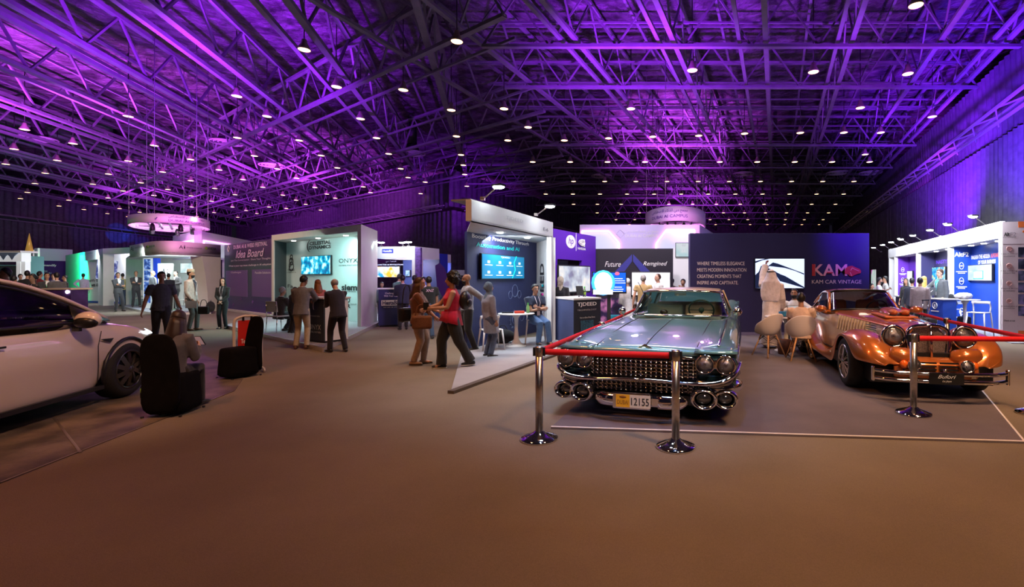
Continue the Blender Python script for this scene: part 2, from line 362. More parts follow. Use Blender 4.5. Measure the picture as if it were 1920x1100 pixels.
def rails(A, B, side, name, label):
    """the lighting rail that runs along the drapes: two chords and a lattice"""
    A = Vector(A); B = Vector(B); d = (B-A).normalized(); nr = Vector((-d.y, d.x))*side; n = int((B-A).length/2.2)
    t = thing(name, label, 'truss', (A.x, A.y, 0)); m = MB(); w = MB()
    for k, (off, z) in enumerate(((.9, zr-.1), (1.4, zr-.1), (1.15, zr-.5))):
        a = nr*off; b = (B-A)+nr*off; m.beam((a.x, a.y, z), (b.x, b.y, z), .09)
    for i in range(n):
        a = d*(i*2.2)+nr*.9; b = d*(i*2.2+1.1)+nr*1.4; c = d*(i*2.2+2.2)+nr*.9
        w.beam((a.x, a.y, zr-.1), (b.x, b.y, zr-.1), .05); w.beam((b.x, b.y, zr-.1), (c.x, c.y, zr-.5), .05)
    m.build('chord', RAILM, t); w.build('lattice', RAILM, t)
RAILM = mat('rail_aluminium', (.5, .5, .55), .3, .6)
rails(R0, R1, 1, 'lighting_rail', 'long silver lighting rail along the right drapes')
rails(LB, FB, -1, 'lighting_rail', 'dark lighting rail along the drapes behind the centre stands')
rails(LA, LB, -1, 'lighting_rail', 'violet lit lighting rail along the drapes behind the left stands')
rails(LL, LA, -1, 'lighting_rail', 'lighting rail along the far left drapes')

# ---------------------------------------------------------------- roof
DECK = mat('roof_deck', (.115, .10, .125), .5, noise=.75, nscale=1.1, bump=1.0, bscale=1.9)
DECK.node_tree.nodes['Bump'].inputs['Distance'].default_value = .5
STEELP = mat('roof_steel', (.20, .19, .24), .5, .0, noise=.15, nscale=2)
tag(MB().box2((-90, -8, 12.6), (75, 100, 12.9)).build('ceiling', DECK), kind='structure')
def dirv(u): v = Vector(((u-CX)/F, 1)); return v.normalized()
def line_clip(p, d, t0, t1): return p+d*t0, p+d*t1
def truss(p, q, zb, zt, mods, label, grp, w=.14, name='roof_truss', pitch=2.4, twin=0.0):
    p = Vector(p[:2]); q = Vector(q[:2]); d = (q-p); Ln = d.length; d.normalize(); nr = Vector((-d.y, d.x))
    t = thing(name, label, 'truss', (p.x, p.y, zb), math.atan2(d.y, d.x), grp)
    b = MB(); b.beam((0, 0, 0), (Ln, 0, 0), w*1.6, w)
    if twin: b.beam((0, twin, 0), (Ln, twin, 0), w*1.2, w)
    b.build('bottom_chord', STEELP, t)
    MB().beam((0, 0, zt-zb), (Ln, 0, zt-zb), w*1.4, w).build('top_chord', STEELP, t)
    wb = MB(); n = max(1, int(Ln/pitch)); s = Ln/n
    for i in range(n):
        wb.beam((i*s, 0, 0), (i*s+s/2, 0, zt-zb), w*.55); wb.beam((i*s+s/2, 0, zt-zb), (i*s+s, 0, 0), w*.55)
    wb.build('web', STEELP, t)
    return t
# right half: cross trusses parallel to the picture, girders along the hall
def side_x(Y, D): return math.tan(TH)*Y+D/math.cos(TH)      # x of a line running down the hall
RT = [17.2, 20.9, 27+3.1, 33.2+3.0, 39.4+3, 45.6+3, 51.8+3, 58+3, 64+3, 71+3]
for i, Y in enumerate(RT):
    xl = -3.2 if Y < 41 else -13.9+(Y-41.7)*.34+.6
    truss((xl-(1.5 if Y < 41 else 0), Y), (side_x(Y, 8.3), Y), 9.9, 11.7, None, 'violet lit steel roof truss crossing above the vintage cars', 'cross trusses over the right half', .11)
for D, tw in ((-13.5, 0), (-10.2, 0), (-6.8, .5), (-3.5, .5), (-.35, .9), (2.6, .5), (5.6, 0), (7.9, .5)):
    y0 = 14; a = Vector((side_x(y0, D), y0)); b = Vector((side_x(86, D), 86))
    if D < -12: b = Vector((side_x(45, D), 45))
    truss(a, b, 10.15, 12.2, None, 'long steel girder running down the hall above the vintage cars', 'long girders over the right half', .11, twin=tw, pitch=3.1)
# purlins and pipes in between
def pipes(name, rows, label, grp, r):
    for a, b, z in rows:
        o = MB().beam((0, 0, 0), ((b[0]-a[0]), (b[1]-a[1]), 0), r, r).build(name, STEELP, loc=(a[0], a[1], z)); tag(o, label, 'pipe', grp)
rows = []
Y = 15.0
while Y < 60:
    xl = -6.5 if Y < 41 else -13.9+(Y-41.7)*.34+.6
    rows.append(((xl, Y), (side_x(Y, 8.5), Y), 11.2+random.random()*.9)); Y += .9+Y*.010
pipes('roof_purlin', rows, 'thin steel purlin under the dark roof over the right half', 'purlins over the right half', .07)
rows = []
for D in (-12, -8.6, -5.2, -2.1, 1.2, 4.1, 6.9):
    rows.append(((side_x(14, D), 14), (side_x(80 if D > -11 else 45, D), 80 if D > -11 else 45), 11.5+random.random()*.6))
pipes('roof_pipe', rows, 'thin pipe running down the hall under the dark roof', 'pipes over the right half', .10)
# left half: two crossing families
e = dirv(930); f = dirv(-110)
en = Vector((e.y, -e.x)); fn = Vector((-f.y, f.x))
def clip_e(off):
    p = -en*off; a = p+e*15; ts = 15
    # end at the middle or left drapes
    t = 15.0
    while t < 100:
        q = p+e*t; tt = (q-LB).dot((LA-LB).normalized()); side = (LA-LB).x*(q.y-LB.y)-(LA-LB).y*(q.x-LB.x)
        if side < 0 or q.x < -66: break
        t += 1
    t0 = 15.0 if off < 45 else 15+(off-45)
    return p+e*t0, p+e*(t-1)
for off, tw in ((2.4, 0), (6.2, 1.0), (10.4, .9), (14.6, .9), (18.6, .9), (22.8, .9), (27, .9), (31.2, .9), (35.5, .9), (40, .9), (45, .9), (50, .9), (56, .9)):
    a, b = clip_e(off); truss(a, b, 10.1, 12.0, None, 'violet lit double girder running down the left half of the roof', 'long girders over the left half', .15, twin=tw, pitch=3.1)
rows = []
for off in (4.2, 8.4, 12.5, 16.5, 20.6, 24.9, 29, 33.2, 37.6, 42.5, 47.5, 53):
    a, b = clip_e(off); rows.append((a, b, 11.4+random.random()*.6))
pipes('roof_pipe', rows, 'thin pipe running down the left half of the roof', 'pipes over the left half', .12)
rows = []; rows2 = []
for k in range(16):
    Yc = 15+k*4.3; p = Vector((-3.4-.0*k, Yc))
    if Yc > 41: p = LB+(FB-LB)*0+Vector((-.5-(Yc-41.7)*1.0, Yc-41.7)) if False else Vector((-14.5-(Yc-41.7)*.9, Yc+2))
    q = p+f*(62 if Yc < 45 else 40)
    if q.y > 86: q = p+f*((86-p.y)/f.y)
    if (q-p).dot(f) < 4: continue
    if k % 2 == 0: rows2.append((p, q))
    rows.append((p+Vector((0, 1.7)), q+Vector((0, 1.7)), 9.95))
for p, q in rows2: truss(p, q, 9.8, 11.6, None, 'slim steel truss crossing the left half of the roof at a slant', 'cross trusses over the left half', .12)
pipes('roof_purlin', rows, 'thin straight rail crossing the left half of the roof', 'purlins over the left half', .09)

# ---------------------------------------------------------------- high-bay lamps
def lamp_proto():
    t = thing('high_bay_lamp', 'round high-bay lamp glowing warm under the roof steel', 'ceiling lamp', (0, 0, 0), 0, 'high-bay lamps under the roof')
    MB().lathe([(.06, .42), (.10, .40), (.13, .26), (.25, .06), (.27, .0), (.255, .0), (.12, .24), (.05, .3)], n=16).build('shade', mat('lamp_shade', (.45, .38, .30), .35, .5), t)
    MB().lathe([(.01, .13), (.12, .11), (.235, .03), (.235, .01), (.01, .0)], n=14).build('bulb', mat('lamp_glow', (1, .8, .55), .5, emit=6.5, ecol=(1.0, .58, .27)), t)
    MB().cyl((0, 0, .4), (0, 0, 3.1), .018, n=6).build('hanger', DARK, t)
    return t
c1 = [(118,612),(68,707),(350,680),(275,762),(217,824),(168,874),(132,917),(98,947),(84,977),(615,548),(1135,450),(1280,548),(740,690),(615,765),(520,828),(445,877),(380,917),(330,955),(283,983),(245,1005),(1138,652),(914,757),(780,818),(675,870),(590,910),(518,944),(458,975),(402,1000),(1435,665),(1220,740),(1050,808),(915,860),(805,903),(738,932),(637,968),(573,996),(515,1020),(1540,738),(1330,803),(1165,855),(1030,898),(917,934),(820,963),(670,1013),(612,1035),(1618,798),(1422,848),(1260,892),(1127,928),(1015,960),(920,988),(762,1030),(1510,893),(1356,930),(1220,957),(1115,988),(1027,1015),(945,1035),(1567,925),(1420,955),(1290,988),(1180,1005),(1608,945),(1466,975),(1373,995),(1232,1020),(1140,1038),(1537,1003),(28,780)]
c2 = [(912,185),(335,405),(655,420),(885,518),(450,560),(180,225),(527,653),(910,645),(585,730),(932,735),(643,802),(943,785),(678,845),(950,830),(463,890),(760,867),(498,918),(738,923),(960,887),(340,798),(417,853)]
c4 = [(812,10),(320,333),(773,342),(545,507),(890,550),(257,628),(466,627),(643,627),(568,733)]
pts = [(u*.391, v*.391) for u, v in c1]+[(500+u*.391, v*.391) for u, v in c2]+[(1400+u*.391, v*.391) for u, v in c4]+[(1298,127),(1183,200),(945,200),(990,235),(952,260),(1058,260),(1141,256),(1224,253),(1310,251),(1396,247)]
pos = []
for u, v in pts:
    Y = 7200/(HZ-v); q_ = (((u-CX)/F*Y), Y)
    if all((q_[0]-a_)**2+(q_[1]-b_)**2 > .9 for a_, b_ in pos): pos.append(q_)
for j, Y in enumerate((32.7, 39.3, 45.2, 51.4, 58.2, 65, 71)):
    for k in range(-9, 4):
        X = side_x(Y, 0)+(k+.5)*2.55
        if X > side_x(Y, 8) or X < (-12.5+(Y-41.7)*.36 if Y > 41 else -6): continue
        pos.append((X, Y))
lp = lamp_proto()
for ch_ in lp.children:
    if ch_.name.startswith(('shade', 'bulb')): ch_.scale = (.78, .78, .9)
for i, (x, y) in enumerate(pos):
    o = lp if i == 0 else copy_tree(lp); o.location = (x, y, 9.49)
# round air diffusers
ad = thing('air_diffuser', 'round ringed air diffuser hanging among the roof steel', 'air diffuser', (0, 0, 0), 0, 'round air diffusers under the roof')
dm = mat('diffuser_grey', (.4, .4, .42), .5)
for r in (.2, .42, .64, .84):
    MB().tube([(r*math.cos(a/18*math.pi), r*math.sin(a/18*math.pi), .0) for a in range(36)], .05, 6, closed=True).build('ring', dm, ad)
MB().cyl((0, 0, .05), (0, 0, .6), .5, .35, 16).cyl((0, 0, .6), (0, 0, 2.39), .3, n=12).build('neck', DARK, ad)
for i, (u, v) in enumerate(((35, 260), (425, 267), (182, 305), (510, 310), (565, 337), (773, 287), (1128, 330), (1224, 328), (1330, 326), (1433, 324), (1550, 324), (283, 335))):
    Y = F*8.6/(HZ-v); o = ad if i == 0 else copy_tree(ad); qx = (u-CX)/F*Y
    while any(abs(qx-a_) < 1.2 and abs(Y-b_) < 1.2 for a_, b_ in pos): qx += .4
    o.location = (qx, Y, 10.2)
# two caged ducts
# ================================================================ exhibition stands, left half
TXTD = mat('dark_lettering', (.03, .03, .035), .5)
TXTW = mat('white_lettering', (.85, .83, .82), .5)
TXTP = mat('pink_lettering', (.95, .78, .76), .5)
GREYB = mat('warm_white_board', (.66, .60, .54), .6, noise=.03, nscale=4)
NAVY = mat('navy_board', (.022, .028, .10), .5, noise=.08, nscale=5)
STRIP = mat('led_strip', (1, 1, 1), .5, emit=14, ecol=(.85, .95, 1.0))
STRIPS = mat('downlight_glow', (1, 1, 1), .5, emit=25, ecol=(1, .96, .9))
def part(par, name, m, a, b, bevel=0.0): return MB().box2(a, b).build(name, m, par, bevel)
def tv(pl, u0, v0, u1, v1, m, label, cat='screen', name='wall_screen', y=-.02, group=None, th=.06):
    """a flat display on a stand wall: u0,v0 top left, u1,v1 bottom right as seen"""
    x0, z1 = pl.at(u0, v0); x1, z0 = pl.at(u1, v1)
    w = x1-x0; h = z1-z0; p = pl.A+pl.d*x0
    nrm = Vector((-pl.d.y, pl.d.x, 0)); o = p+nrm*(y-th)
    t = thing(name, label, cat, (o.x, o.y, z0), pl.rz, group)
    MB().box2((0, 0, 0), (w, th, h)).build('casing', BLACK, t, .006)
    b = .018; MB().box2((b, -.006, b), (w-b, 0.0, h-b)).build('display', m, t)
    t['w'] = w; t['h'] = h
    return t, w, h
def spotarm(pos, to, label, power=0, group='arm spotlights on the stands'):
    """little arm floodlight clamped on the top edge of a stand"""
    pos = Vector(pos); to = Vector(to)
    t = thing('arm_spotlight', label, 'spotlight', pos, 0, group); d = to-pos
    MB().cyl((0, 0, -.02), (d.x, d.y, d.z), .014, n=8).build('arm', STEEL, t)
    MB().box((0, 0, 0), (.08, .08, .06)).build('clamp', STEEL, t)
    h = MB(); h.box((d.x, d.y, d.z), (.22, .15, .04), rz=math.atan2(d.y, d.x)); hh = h.build('head', DARK, t)
    MB().ell((d.x, d.y, d.z-.03), (.11, .08, .035)).build('lamp_glass', mat('flood_glow', (1, 1, 1), .5, emit=60, ecol=(.85, .95, 1)), hh)
    return t
# ---- Idea board wall
pl = Plane(G(417, 581), G(508, 593)); H5 = 3.25
t = pl.thing('message_wall', 'dark purple message wall with a slanted script heading, left of the teal lit stand', 'display wall')
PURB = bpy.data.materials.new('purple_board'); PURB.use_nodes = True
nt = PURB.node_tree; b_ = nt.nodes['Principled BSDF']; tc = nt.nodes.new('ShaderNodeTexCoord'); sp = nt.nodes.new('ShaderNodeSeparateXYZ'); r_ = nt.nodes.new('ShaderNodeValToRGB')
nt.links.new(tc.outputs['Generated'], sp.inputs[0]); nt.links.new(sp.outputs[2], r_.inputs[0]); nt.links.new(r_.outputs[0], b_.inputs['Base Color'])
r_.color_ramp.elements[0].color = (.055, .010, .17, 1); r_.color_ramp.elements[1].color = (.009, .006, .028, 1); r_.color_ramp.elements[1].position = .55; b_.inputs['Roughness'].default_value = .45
W5 = pl.len
part(t, 'wall_panel', PURB, (0, 0.08, 0), (W5, .14, H5)); part(t, 'skirting', GREYB, (-.02, -.02, 0), (W5, .08, .09))
PB2 = mat('lilac_panel', (.16, .06, .24), .5, noise=.05)
a = pl.at(420, 540); b = pl.at(460, 506); part(t, 'note_panel', PB2, (pl.at(420, 540)[0], .065, pl.at(440, 555)[1]), (b[0], .08, b[1]))
part(t, 'note_panel', PB2, (pl.at(469, 540)[0], .065, pl.at(480, 556)[1]), (W5, .08, pl.at(480, 505)[1]))
k = dict(y=.06)
pl.text(t, 'DUBAI AI & WEB3 FESTIVAL', 435, 467, 498, 460, TXTP, bold=.02, **k)
pl.text(t, 'Idea Board', 439, 484, 492, 470, TXTP, shear=.35, bold=.01, name='script_lettering', **k)
pl.text(t, 'Join The Conversation - Share Your Thoughts', 430, 491, 504, 487, TXTP, **k)
pl.text(t, 'What is your top most challenge in AI adoption', 426, 501, 505, 497, TXTP, bold=.015, **k)
pl.text(t, 'Challenges', 430, 513, 449, 509, TXTP, **k); pl.text(t, 'Possible Solutions', 475, 513, 504, 509, TXTP, **k)
def diamond(par, x, z, r, m, y=-.008, w=.03, name='diamond_mark'):
    q = [(r, 0), (0, r), (-r, 0), (0, -r)]; mb = MB()
    for i in range(4):
        p0 = q[i]; p1 = q[(i+1) % 4]; mb.beam((x+p0[0], y, z+p0[1]), (x+p1[0], y, z+p1[1]), w, .006)
    return mb.build(name, m, par)
x, z = pl.at(425, 466); diamond(t, x, z, .16, TXTP, .07)
for u, v in ((434, 571), (448, 560), (496, 577), (470, 566)):
    x, z = pl.at(u, v); diamond(t, x, z, .07, PB2, .074, .02)

# ---- teal lit stand with the big portal frame
def seg(par, p0, p1, z0, z1, th, m, name, bevel=0.0):
    """upright board from p0 to p1 (world), thickness going away behind it"""
    p0 = Vector((p0[0], p0[1], 0)); p1 = Vector((p1[0], p1[1], 0)); d = p1-p0; L_ = d.length
    l = p0-Vector((par.location.x, par.location.y, 0))
    return MB().box2((0, 0, z0-par.location.z), (L_, th, z1-par.location.z)).build(name, m, par, bevel, loc=(l.x, l.y, 0), rz=math.atan2(d.y, d.x))
def ptext(par, pln, s_, u0, vb, u1, vt, m, y=-.012, **k):
    """text on any plane, parented to an unrotated thing"""
    o = pln.text(par, s_, u0, vb, u1, vt, m, y=y, **k); o.location = pln.A-par.location; o.rotation_euler = (0, 0, pln.rz); return o
def onp(par, pln, o): o.parent = par; o.location = Vector((pln.A.x-par.location.x, pln.A.y-par.location.y, -par.location.z)); o.rotation_euler = (0, 0, pln.rz); return o
A = G(509, 598); B = G(677, 618); pl = Plane(A, B); Ln = pl.len; H = 3.27
sk = Vector((-.25, .97, 0)); DD = 2.25; DB = 1.15
t = thing('portal_stand', 'white portal framed stand lit teal inside, with partner logos on its back wall', 'exhibition stand', A)
th = .22; dv_ = pl.d
def loc2(p): q = p-A; return (q.x, q.y)
fr = MB()
for s0, s1, z0, z1 in ((0, th, 0, H), (th, Ln-th, H-th, H), (Ln-th, Ln, 0, H)):
    q = [A+dv_*s0, A+dv_*s1, A+dv_*s1+sk*DD, A+dv_*s0+sk*DD]; fr.prism([loc2(x) for x in q], z0, z1, plane='xy')
fr.build('portal_frame', GREYB, t, .01)
bA = A+dv_*th+sk*DB; bB = A+dv_*(Ln-th)+sk*DB
seg(t, bA, bB, .1, H-th, .06, mat('stand_back_board', (.62, .74, .74), .55, noise=.03, nscale=2), 'back_wall')
seg(t, A+dv_*(th+.03)+sk*.1, A+dv_*(th+.03)+sk*DB, .1, H-th, .02, mat('dark_side_board', (.05, .07, .08), .5), 'side_wall')
for fx in (.2, .5, .8):
    q = A+dv_*Ln*fx+sk*.7-A; MB().cyl((q.x, q.y, H-th-.02), (q.x, q.y, H-th), .07, n=14).build('downlight', STRIPS, t)
bp = Plane(bA, bB); yb = -.012
def bt(string, u0, vb, u1, vt, m=TXTD, **k): return ptext(t, bp, string, u0, vb, u1, vt, m, **k)
bt('CELESTIAL', 581, 460, 621, 453.5, bold=.04); bt('DYNAMICS', 580, 468, 621, 461.5, bold=.04)
x0, z0 = bp.at(576, 473); x1, z1 = bp.at(583, 450); q = []
for i in range(15):
    a = math.radians(100+i*160/14); q.append((x1+(x1-x0)*math.cos(a), (z0+z1)/2+(z1-z0)/2*math.sin(a)))
for i in range(15):
    a = math.radians(260-i*160/14); q.append((x1+(x1-x0)*.72*math.cos(a), (z0+z1)/2+(z1-z0)/2*math.sin(a)))
onp(t, bp, MB().prism(q, -.016, -.006).build('crescent_mark', TXTD, t))
bt('ONYX', 636, 493, 671, 485); bt('GLOBAL PARTNERS', 636, 499, 671, 496.5); bt('CIPRE', 540, 508, 553, 504); bt('MEDICA', 539, 511.5, 556, 510)
x0, z0 = bp.at(547, 492)
mb = MB()
for r, dz in ((.1, .22), (.16, .05), (.2, -.15)):
    mb.tube([(x0+r*math.cos(a), -.012, z0+dz+r*math.sin(a)*.9) for a in [i*math.pi/8 for i in range(16)]], .018, 5, closed=True)
mb.beam((x0-.22, -.012, z0-.3), (x0+.1, -.012, z0+.15), .03, .008); onp(t, bp, mb.build('line_mark', TXTD, t))
bt('siem', 641, 544, 670, 533, bold=.03); bt('BUSINESS', 645, 547, 668, 544.6); bt('Fa', 540, 539, 550, 533); bt('R', 651, 577, 658, 569, bold=.03); bt('O', 650, 567, 657, 557, bold=.03); bt('GROUP', 657, 571, 669, 568.5)
tv(bp, 569, 481, 624, 514, screen_mat('sea_picture', (.0, .09, .25), (.0, .35, .55), (.5, .9, 1.0), 1.7, 3.5), 'wall screen showing blue water and white icons on the teal lit stand')[0]
# platform
pf = [G(418, 614), G(606, 660), G(741, 595), G(620, 575)]
o = slab('platform', [(p.x, p.y) for p in pf], 0, .09, LCARP, 'low carpeted platform with white metal rim under the teal lit stand', 'platform', bevel=.004)
rim = MB()
for i in range(2):
    a, b = pf[i], pf[i+1]; rim.beam((a.x, a.y, .05), (b.x, b.y, .05), .03, .10)
rim.build('edge_rim', mat('rim_alu', (.75, .72, .70), .25, .6), o)
# counter in front
cA = G(583, 650, .09); cB = G(611, 652, .09); base = G(597, 641, .09)
rz = Plane(G(584, 643), G(604, 650)).rz
t = thing('reception_counter', 'dark fronted reception counter with white top, between the two leaning men in suits', 'counter', (base.x+.05, base.y+.25, .09), rz+.25)
part(t, 'front_panel', mat('counter_dark', (.04, .045, .05), .35, noise=.1), (-.42, -.30, .05), (.42, -.27, 1.02)); part(t, 'cabinet', WHITE, (-.42, -.27, .05), (.42, .27, 1.02)); part(t, 'counter_top', WHITE, (-.46, -.33, 1.02), (.46, .32, 1.06), .006); part(t, 'plinth', BLACK, (-.4, -.26, 0), (.4, .25, .05))
text('ONYX', t, -.2, .30, .3, .42, TXTW, y=-.305); text('GLOBAL PARTNERS', t, -.2, .22, .3, .26, TXTW, y=-.305); text('IN PARTNERSHIP WITH', t, -.25, .6, .25, .63, TXTW, y=-.305)
mb = MB(); q = [(.05*math.cos(a)+0.0, .7+.09*math.sin(a)) for a in [math.radians(90+i*18) for i in range(11)]]+[(.03*math.cos(a)+.02, .7+.08*math.sin(a)) for a in [math.radians(270-i*18) for i in range(11)]]
mb.prism([(a, b+.15) for a, b in q], -.306, -.30).build('crescent_mark', TXTW, t)

# ---- curved header stand (black logos on a front tinted beige as warm shade)
Rr = G(414, 582); Cc = GY(300, 20.2); Ll = GY(243, 24.0)
H = 3.22; hb = 2.62
def bez(a, b, c, n): return [a*(1-t)**2+b*2*t*(1-t)+c*t*t for t in [i/n for i in range(n+1)]]
k0 = Cc+(Ll-Cc)*.42; k1 = Cc+(Rr-Cc)*.36
path = [Ll]+bez(k0, Cc, k1, 10)+[Rr]
wl = GY(236, 27.2); wr = GY(410, 26.0)
t = thing('curved_stand', 'beige stand with rounded header carrying black lettering, brightly lit inside', 'exhibition stand', (0, 0, 0))
BEI = mat('beige_board', (.60, .55, .50), .6, noise=.03, nscale=3)  # warm shade on a white front, put into the board colour
o_ = [Vector((p.x, p.y, hb)) for p in path]; t_ = [Vector((p.x, p.y, H)) for p in path]
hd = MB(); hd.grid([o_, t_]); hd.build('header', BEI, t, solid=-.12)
MB().prism([(p.x, p.y) for p in path]+[(wr.x, wr.y), (wl.x, wl.y)], hb+.05, hb+.12, plane='xy').build('roof_panel', WHITE, t)
pr = Plane(k1, Rr)
# right hand pier with the curved inner edge
q = []; Lr = pr.len
x0 = pr.at(378, 500)[0]; x1 = pr.at(390, 580)[0]
q = [(Lr, 0), (Lr, hb)]+[(x0+(x1-x0)*(1-(1-s)**2.2), hb*(1-s)) for s in [i/8 for i in range(9)]]
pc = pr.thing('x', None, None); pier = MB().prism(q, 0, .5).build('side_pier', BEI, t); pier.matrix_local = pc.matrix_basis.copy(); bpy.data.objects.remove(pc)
def on_plane(pln, par, string, u0, vb, u1, vt, m, y=-.012, **k):
    o = pln.text(par, string, u0, vb, u1, vt, m, y=y, **k); o.location = pln.A; o.rotation_euler = (0, 0, pln.rz); return o
GRN = mat('leaf_green', (.18, .35, .03), .5)
on_plane(pr, t, 'A', 335, 466, 343, 459.5, TXTD); on_plane(pr, t, 'i', 344, 466, 347, 459.5, TXTD); on_plane(pr, t, 'ADVANCED INTEGRATOR', 349, 465, 378, 462.5, TXTD)
on_plane(pr, t, 'NVIDIA', 389, 468, 405, 463, TXTD, bold=.03)
def eye_mark(pln, par, u0, v1, u1, v0, m1, y=-.012, name='eye_mark'):
    x0, z0 = pln.at(u0, v1); x1, z1 = pln.at(u1, v0); w = x1-x0; h = z1-z0; mb = MB()
    mb.box2((x0+w*.45, y-.004, z0), (x1, y, z1)); cx = x0+w*.5; cz = z0+h*.5
    for r in (.48, .3, .14): mb.tube([(cx+r*w*math.cos(a), y-.006, cz+r*h*.8*math.sin(a)) for a in [i*math.pi/8 for i in range(16)]], w*.035, 5, closed=True)
    o = mb.build(name, m1, par); return o
for pln, (u0, v1, u1, v0) in ((pr, (383, 467.5, 388, 462.5)),):
    o = eye_mark(pln, t, u0, v1, u1, v0, GRN); o.location = pln.A; o.rotation_euler = (0, 0, pln.rz)
pl2 = Plane(Ll, k0)
on_plane(pl2, t, 'Ai', 245, 471, 251, 462.5, TXTD); on_plane(pl2, t, 'ADVANCED INTEGRATOR', 253, 466, 270, 463.5, TXTD); on_plane(pl2, t, 'NVIDIA', 279, 464.5, 291, 460.5, TXTD, bold=.03)
o = eye_mark(pl2, t, 275, 464.5, 279, 459.5, GRN); o.location = pl2.A; o.rotation_euler = (0, 0, pl2.rz)
# inner walls
pb = Plane(wl, wr)
w = MB().box2((0, 0, 0.08), (pb.len, .06, hb+.05)).build('back_wall', WHITE, t, loc=wl, rz=pb.rz)
pfl = [G(232, 578), G(291, 592), G(396, 588), (wr.x, wr.y), (wl.x, wl.y)]
o = slab('platform', [(p[0], p[1]) for p in pfl], 0, .09, LCARP, 'low pale platform under the curved header stand', 'platform', bevel=.004)
rm = MB()
for i in range(2):
    a, b = pfl[i], pfl[i+1]; rm.beam((a.x, a.y, .05), (b.x, b.y, .05), .03, .1)
rm.build('edge_rim', MATS['rim_alu'], o)
tv(pb, 341, 493, 366, 512, screen_mat('pale_chart', (.45, .7, .75), (.7, .85, .85), (.9, .95, .95), 1.1, 2), 'left one of two pale screens on the back wall of the curved header stand')
tv(pb, 368, 492, 388, 512, screen_mat('road_picture', (.05, .2, .4), (.2, .6, .75), (.7, .9, .95), 1.1, 3, 4), 'right one of two screens on the back wall of the curved header stand')
# blue faceted head picture, roll up banner, blue display column
x, z = pb.at(370, 482); mb = MB().ell((x, -.02, z), (.42, .03, .62), 12, 8); mb.box2((x-.75, -.04, z-.6), (x-.4, -.01, z-.35)); mb.box2((x+.35, -.04, z-.6), (x+.75, -.01, z-.35))
mb.build('wall_graphic', mat('blue_print', (.05, .12, .6), .4, noise=.6, nscale=6), t, loc=wl, rz=pb.rz)
bpl = Plane(GY(296, 22.4), GY(325, 22.4)); bt_ = bpl.thing('roll_up_banner', 'grey roll-up banner with thin black letters inside the curved header stand', 'banner')
bh = bpl.at(296, 494)[1]; part(bt_, 'print', mat('banner_grey', (.5, .52, .5), .5), (0, 0, .15), (bpl.len, .02, bh)); part(bt_, 'base', STEEL, (-.02, -.08, .09), (bpl.len+.02, .1, .17)); text('Ai', bt_, .15, bh-.75, bpl.len-.25, bh-.2, TXTD, y=-.006)
dpl = Plane(GY(270, 24.2), GY(283, 24.2)); dt = dpl.thing('display_column', 'white column of blue picture panels at the left end of the curved header stand', 'display')
part(dt, 'frame', WHITE, (-.05, 0, .0), (dpl.len+.05, .2, 2.6))
for i in range(4): part(dt, 'picture', screen_mat('blue_tiles', (.0, .03, .2), (.05, .15, .55), (.5, .7, 1), .9, 5, 2), (.02, -.02, .35+i*.56), (dpl.len-.02, 0, .87+i*.56))
bcol = mat('bright_blue_board', (.02, .06, .55), .4)
part(dt, 'blue_edge', bcol, (dpl.len+.12, 0, 0), (dpl.len+.3, .2, 2.6))

# ---- green and white corner stand
c0 = G(123, 561); c1_ = G(193, 573); c2_ = GY(243, 26.6); H = 3.3
pg = Plane(c0, c1_); t = pg.thing('corner_stand', 'white corner stand with green lit side wall and open corner column', 'exhibition stand')
GRB = mat('green_lit_board', (.55, .72, .66), .5, noise=.03, nscale=2)
xg = pg.at(152, 500)[0]; hz0 = 2.72
part(t, 'side_wall', GRB, (0, 0, 0), (xg, .1, H)); part(t, 'header', GRB, (xg, 0, hz0), (pg.len, .1, H))
xc = pg.at(184, 520)[0]; part(t, 'corner_column', WHITE, (xc, 0, 0), (pg.len+.02, .45, H))
pg.text(t, '(coma', 162, 478, 174, 473, mat('teal_lettering', (.05, .35, .3), .5))
nr = Vector((-pg.d.y, pg.d.x, 0)); ih = pg.at(170, 487)
bw = Plane(c0+nr*2.6+pg.d*1.2, c0+nr*2.6+pg.d*1.2+pg.d*pg.len*1.1)
i0 = bw.A; w_ = MB().box2((0, 0, 0), (bw.len, .06, H-.1)).build('back_wall', WHITE, t); 
def to_local(par, obj, loc, rz): 
    obj.parent = par; M = Matrix.Translation(Vector((loc[0], loc[1], 0))) @ Matrix.Rotation(rz, 4, 'Z')
    Pm = Matrix.Translation(par.location) @ Matrix.Rotation(par.rotation_euler[2], 4, 'Z'); obj.matrix_local = Pm.inverted() @ M
pf2 = Plane(c1_, c2_)
h = MB().box2((0, 0, 2.98), (pf2.len, .1, H)).build('side_header', WHITE, t); to_local(t, h, c1_, pf2.rz)
bx = MB().box2((.2, 1.2, 2.84), (pf2.len-.2, 1.34, 2.92)).build('light_beam', DARK, t); to_local(t, bx, c1_, pf2.rz)
sl = MB()
for q_ in (.25, .5, .8): sl.box((pf2.len*q_, 1.19, 2.93), (.35, .05, .06))
s_ = sl.build('light_strip', STRIP, t); to_local(t, s_, c1_, pf2.rz)
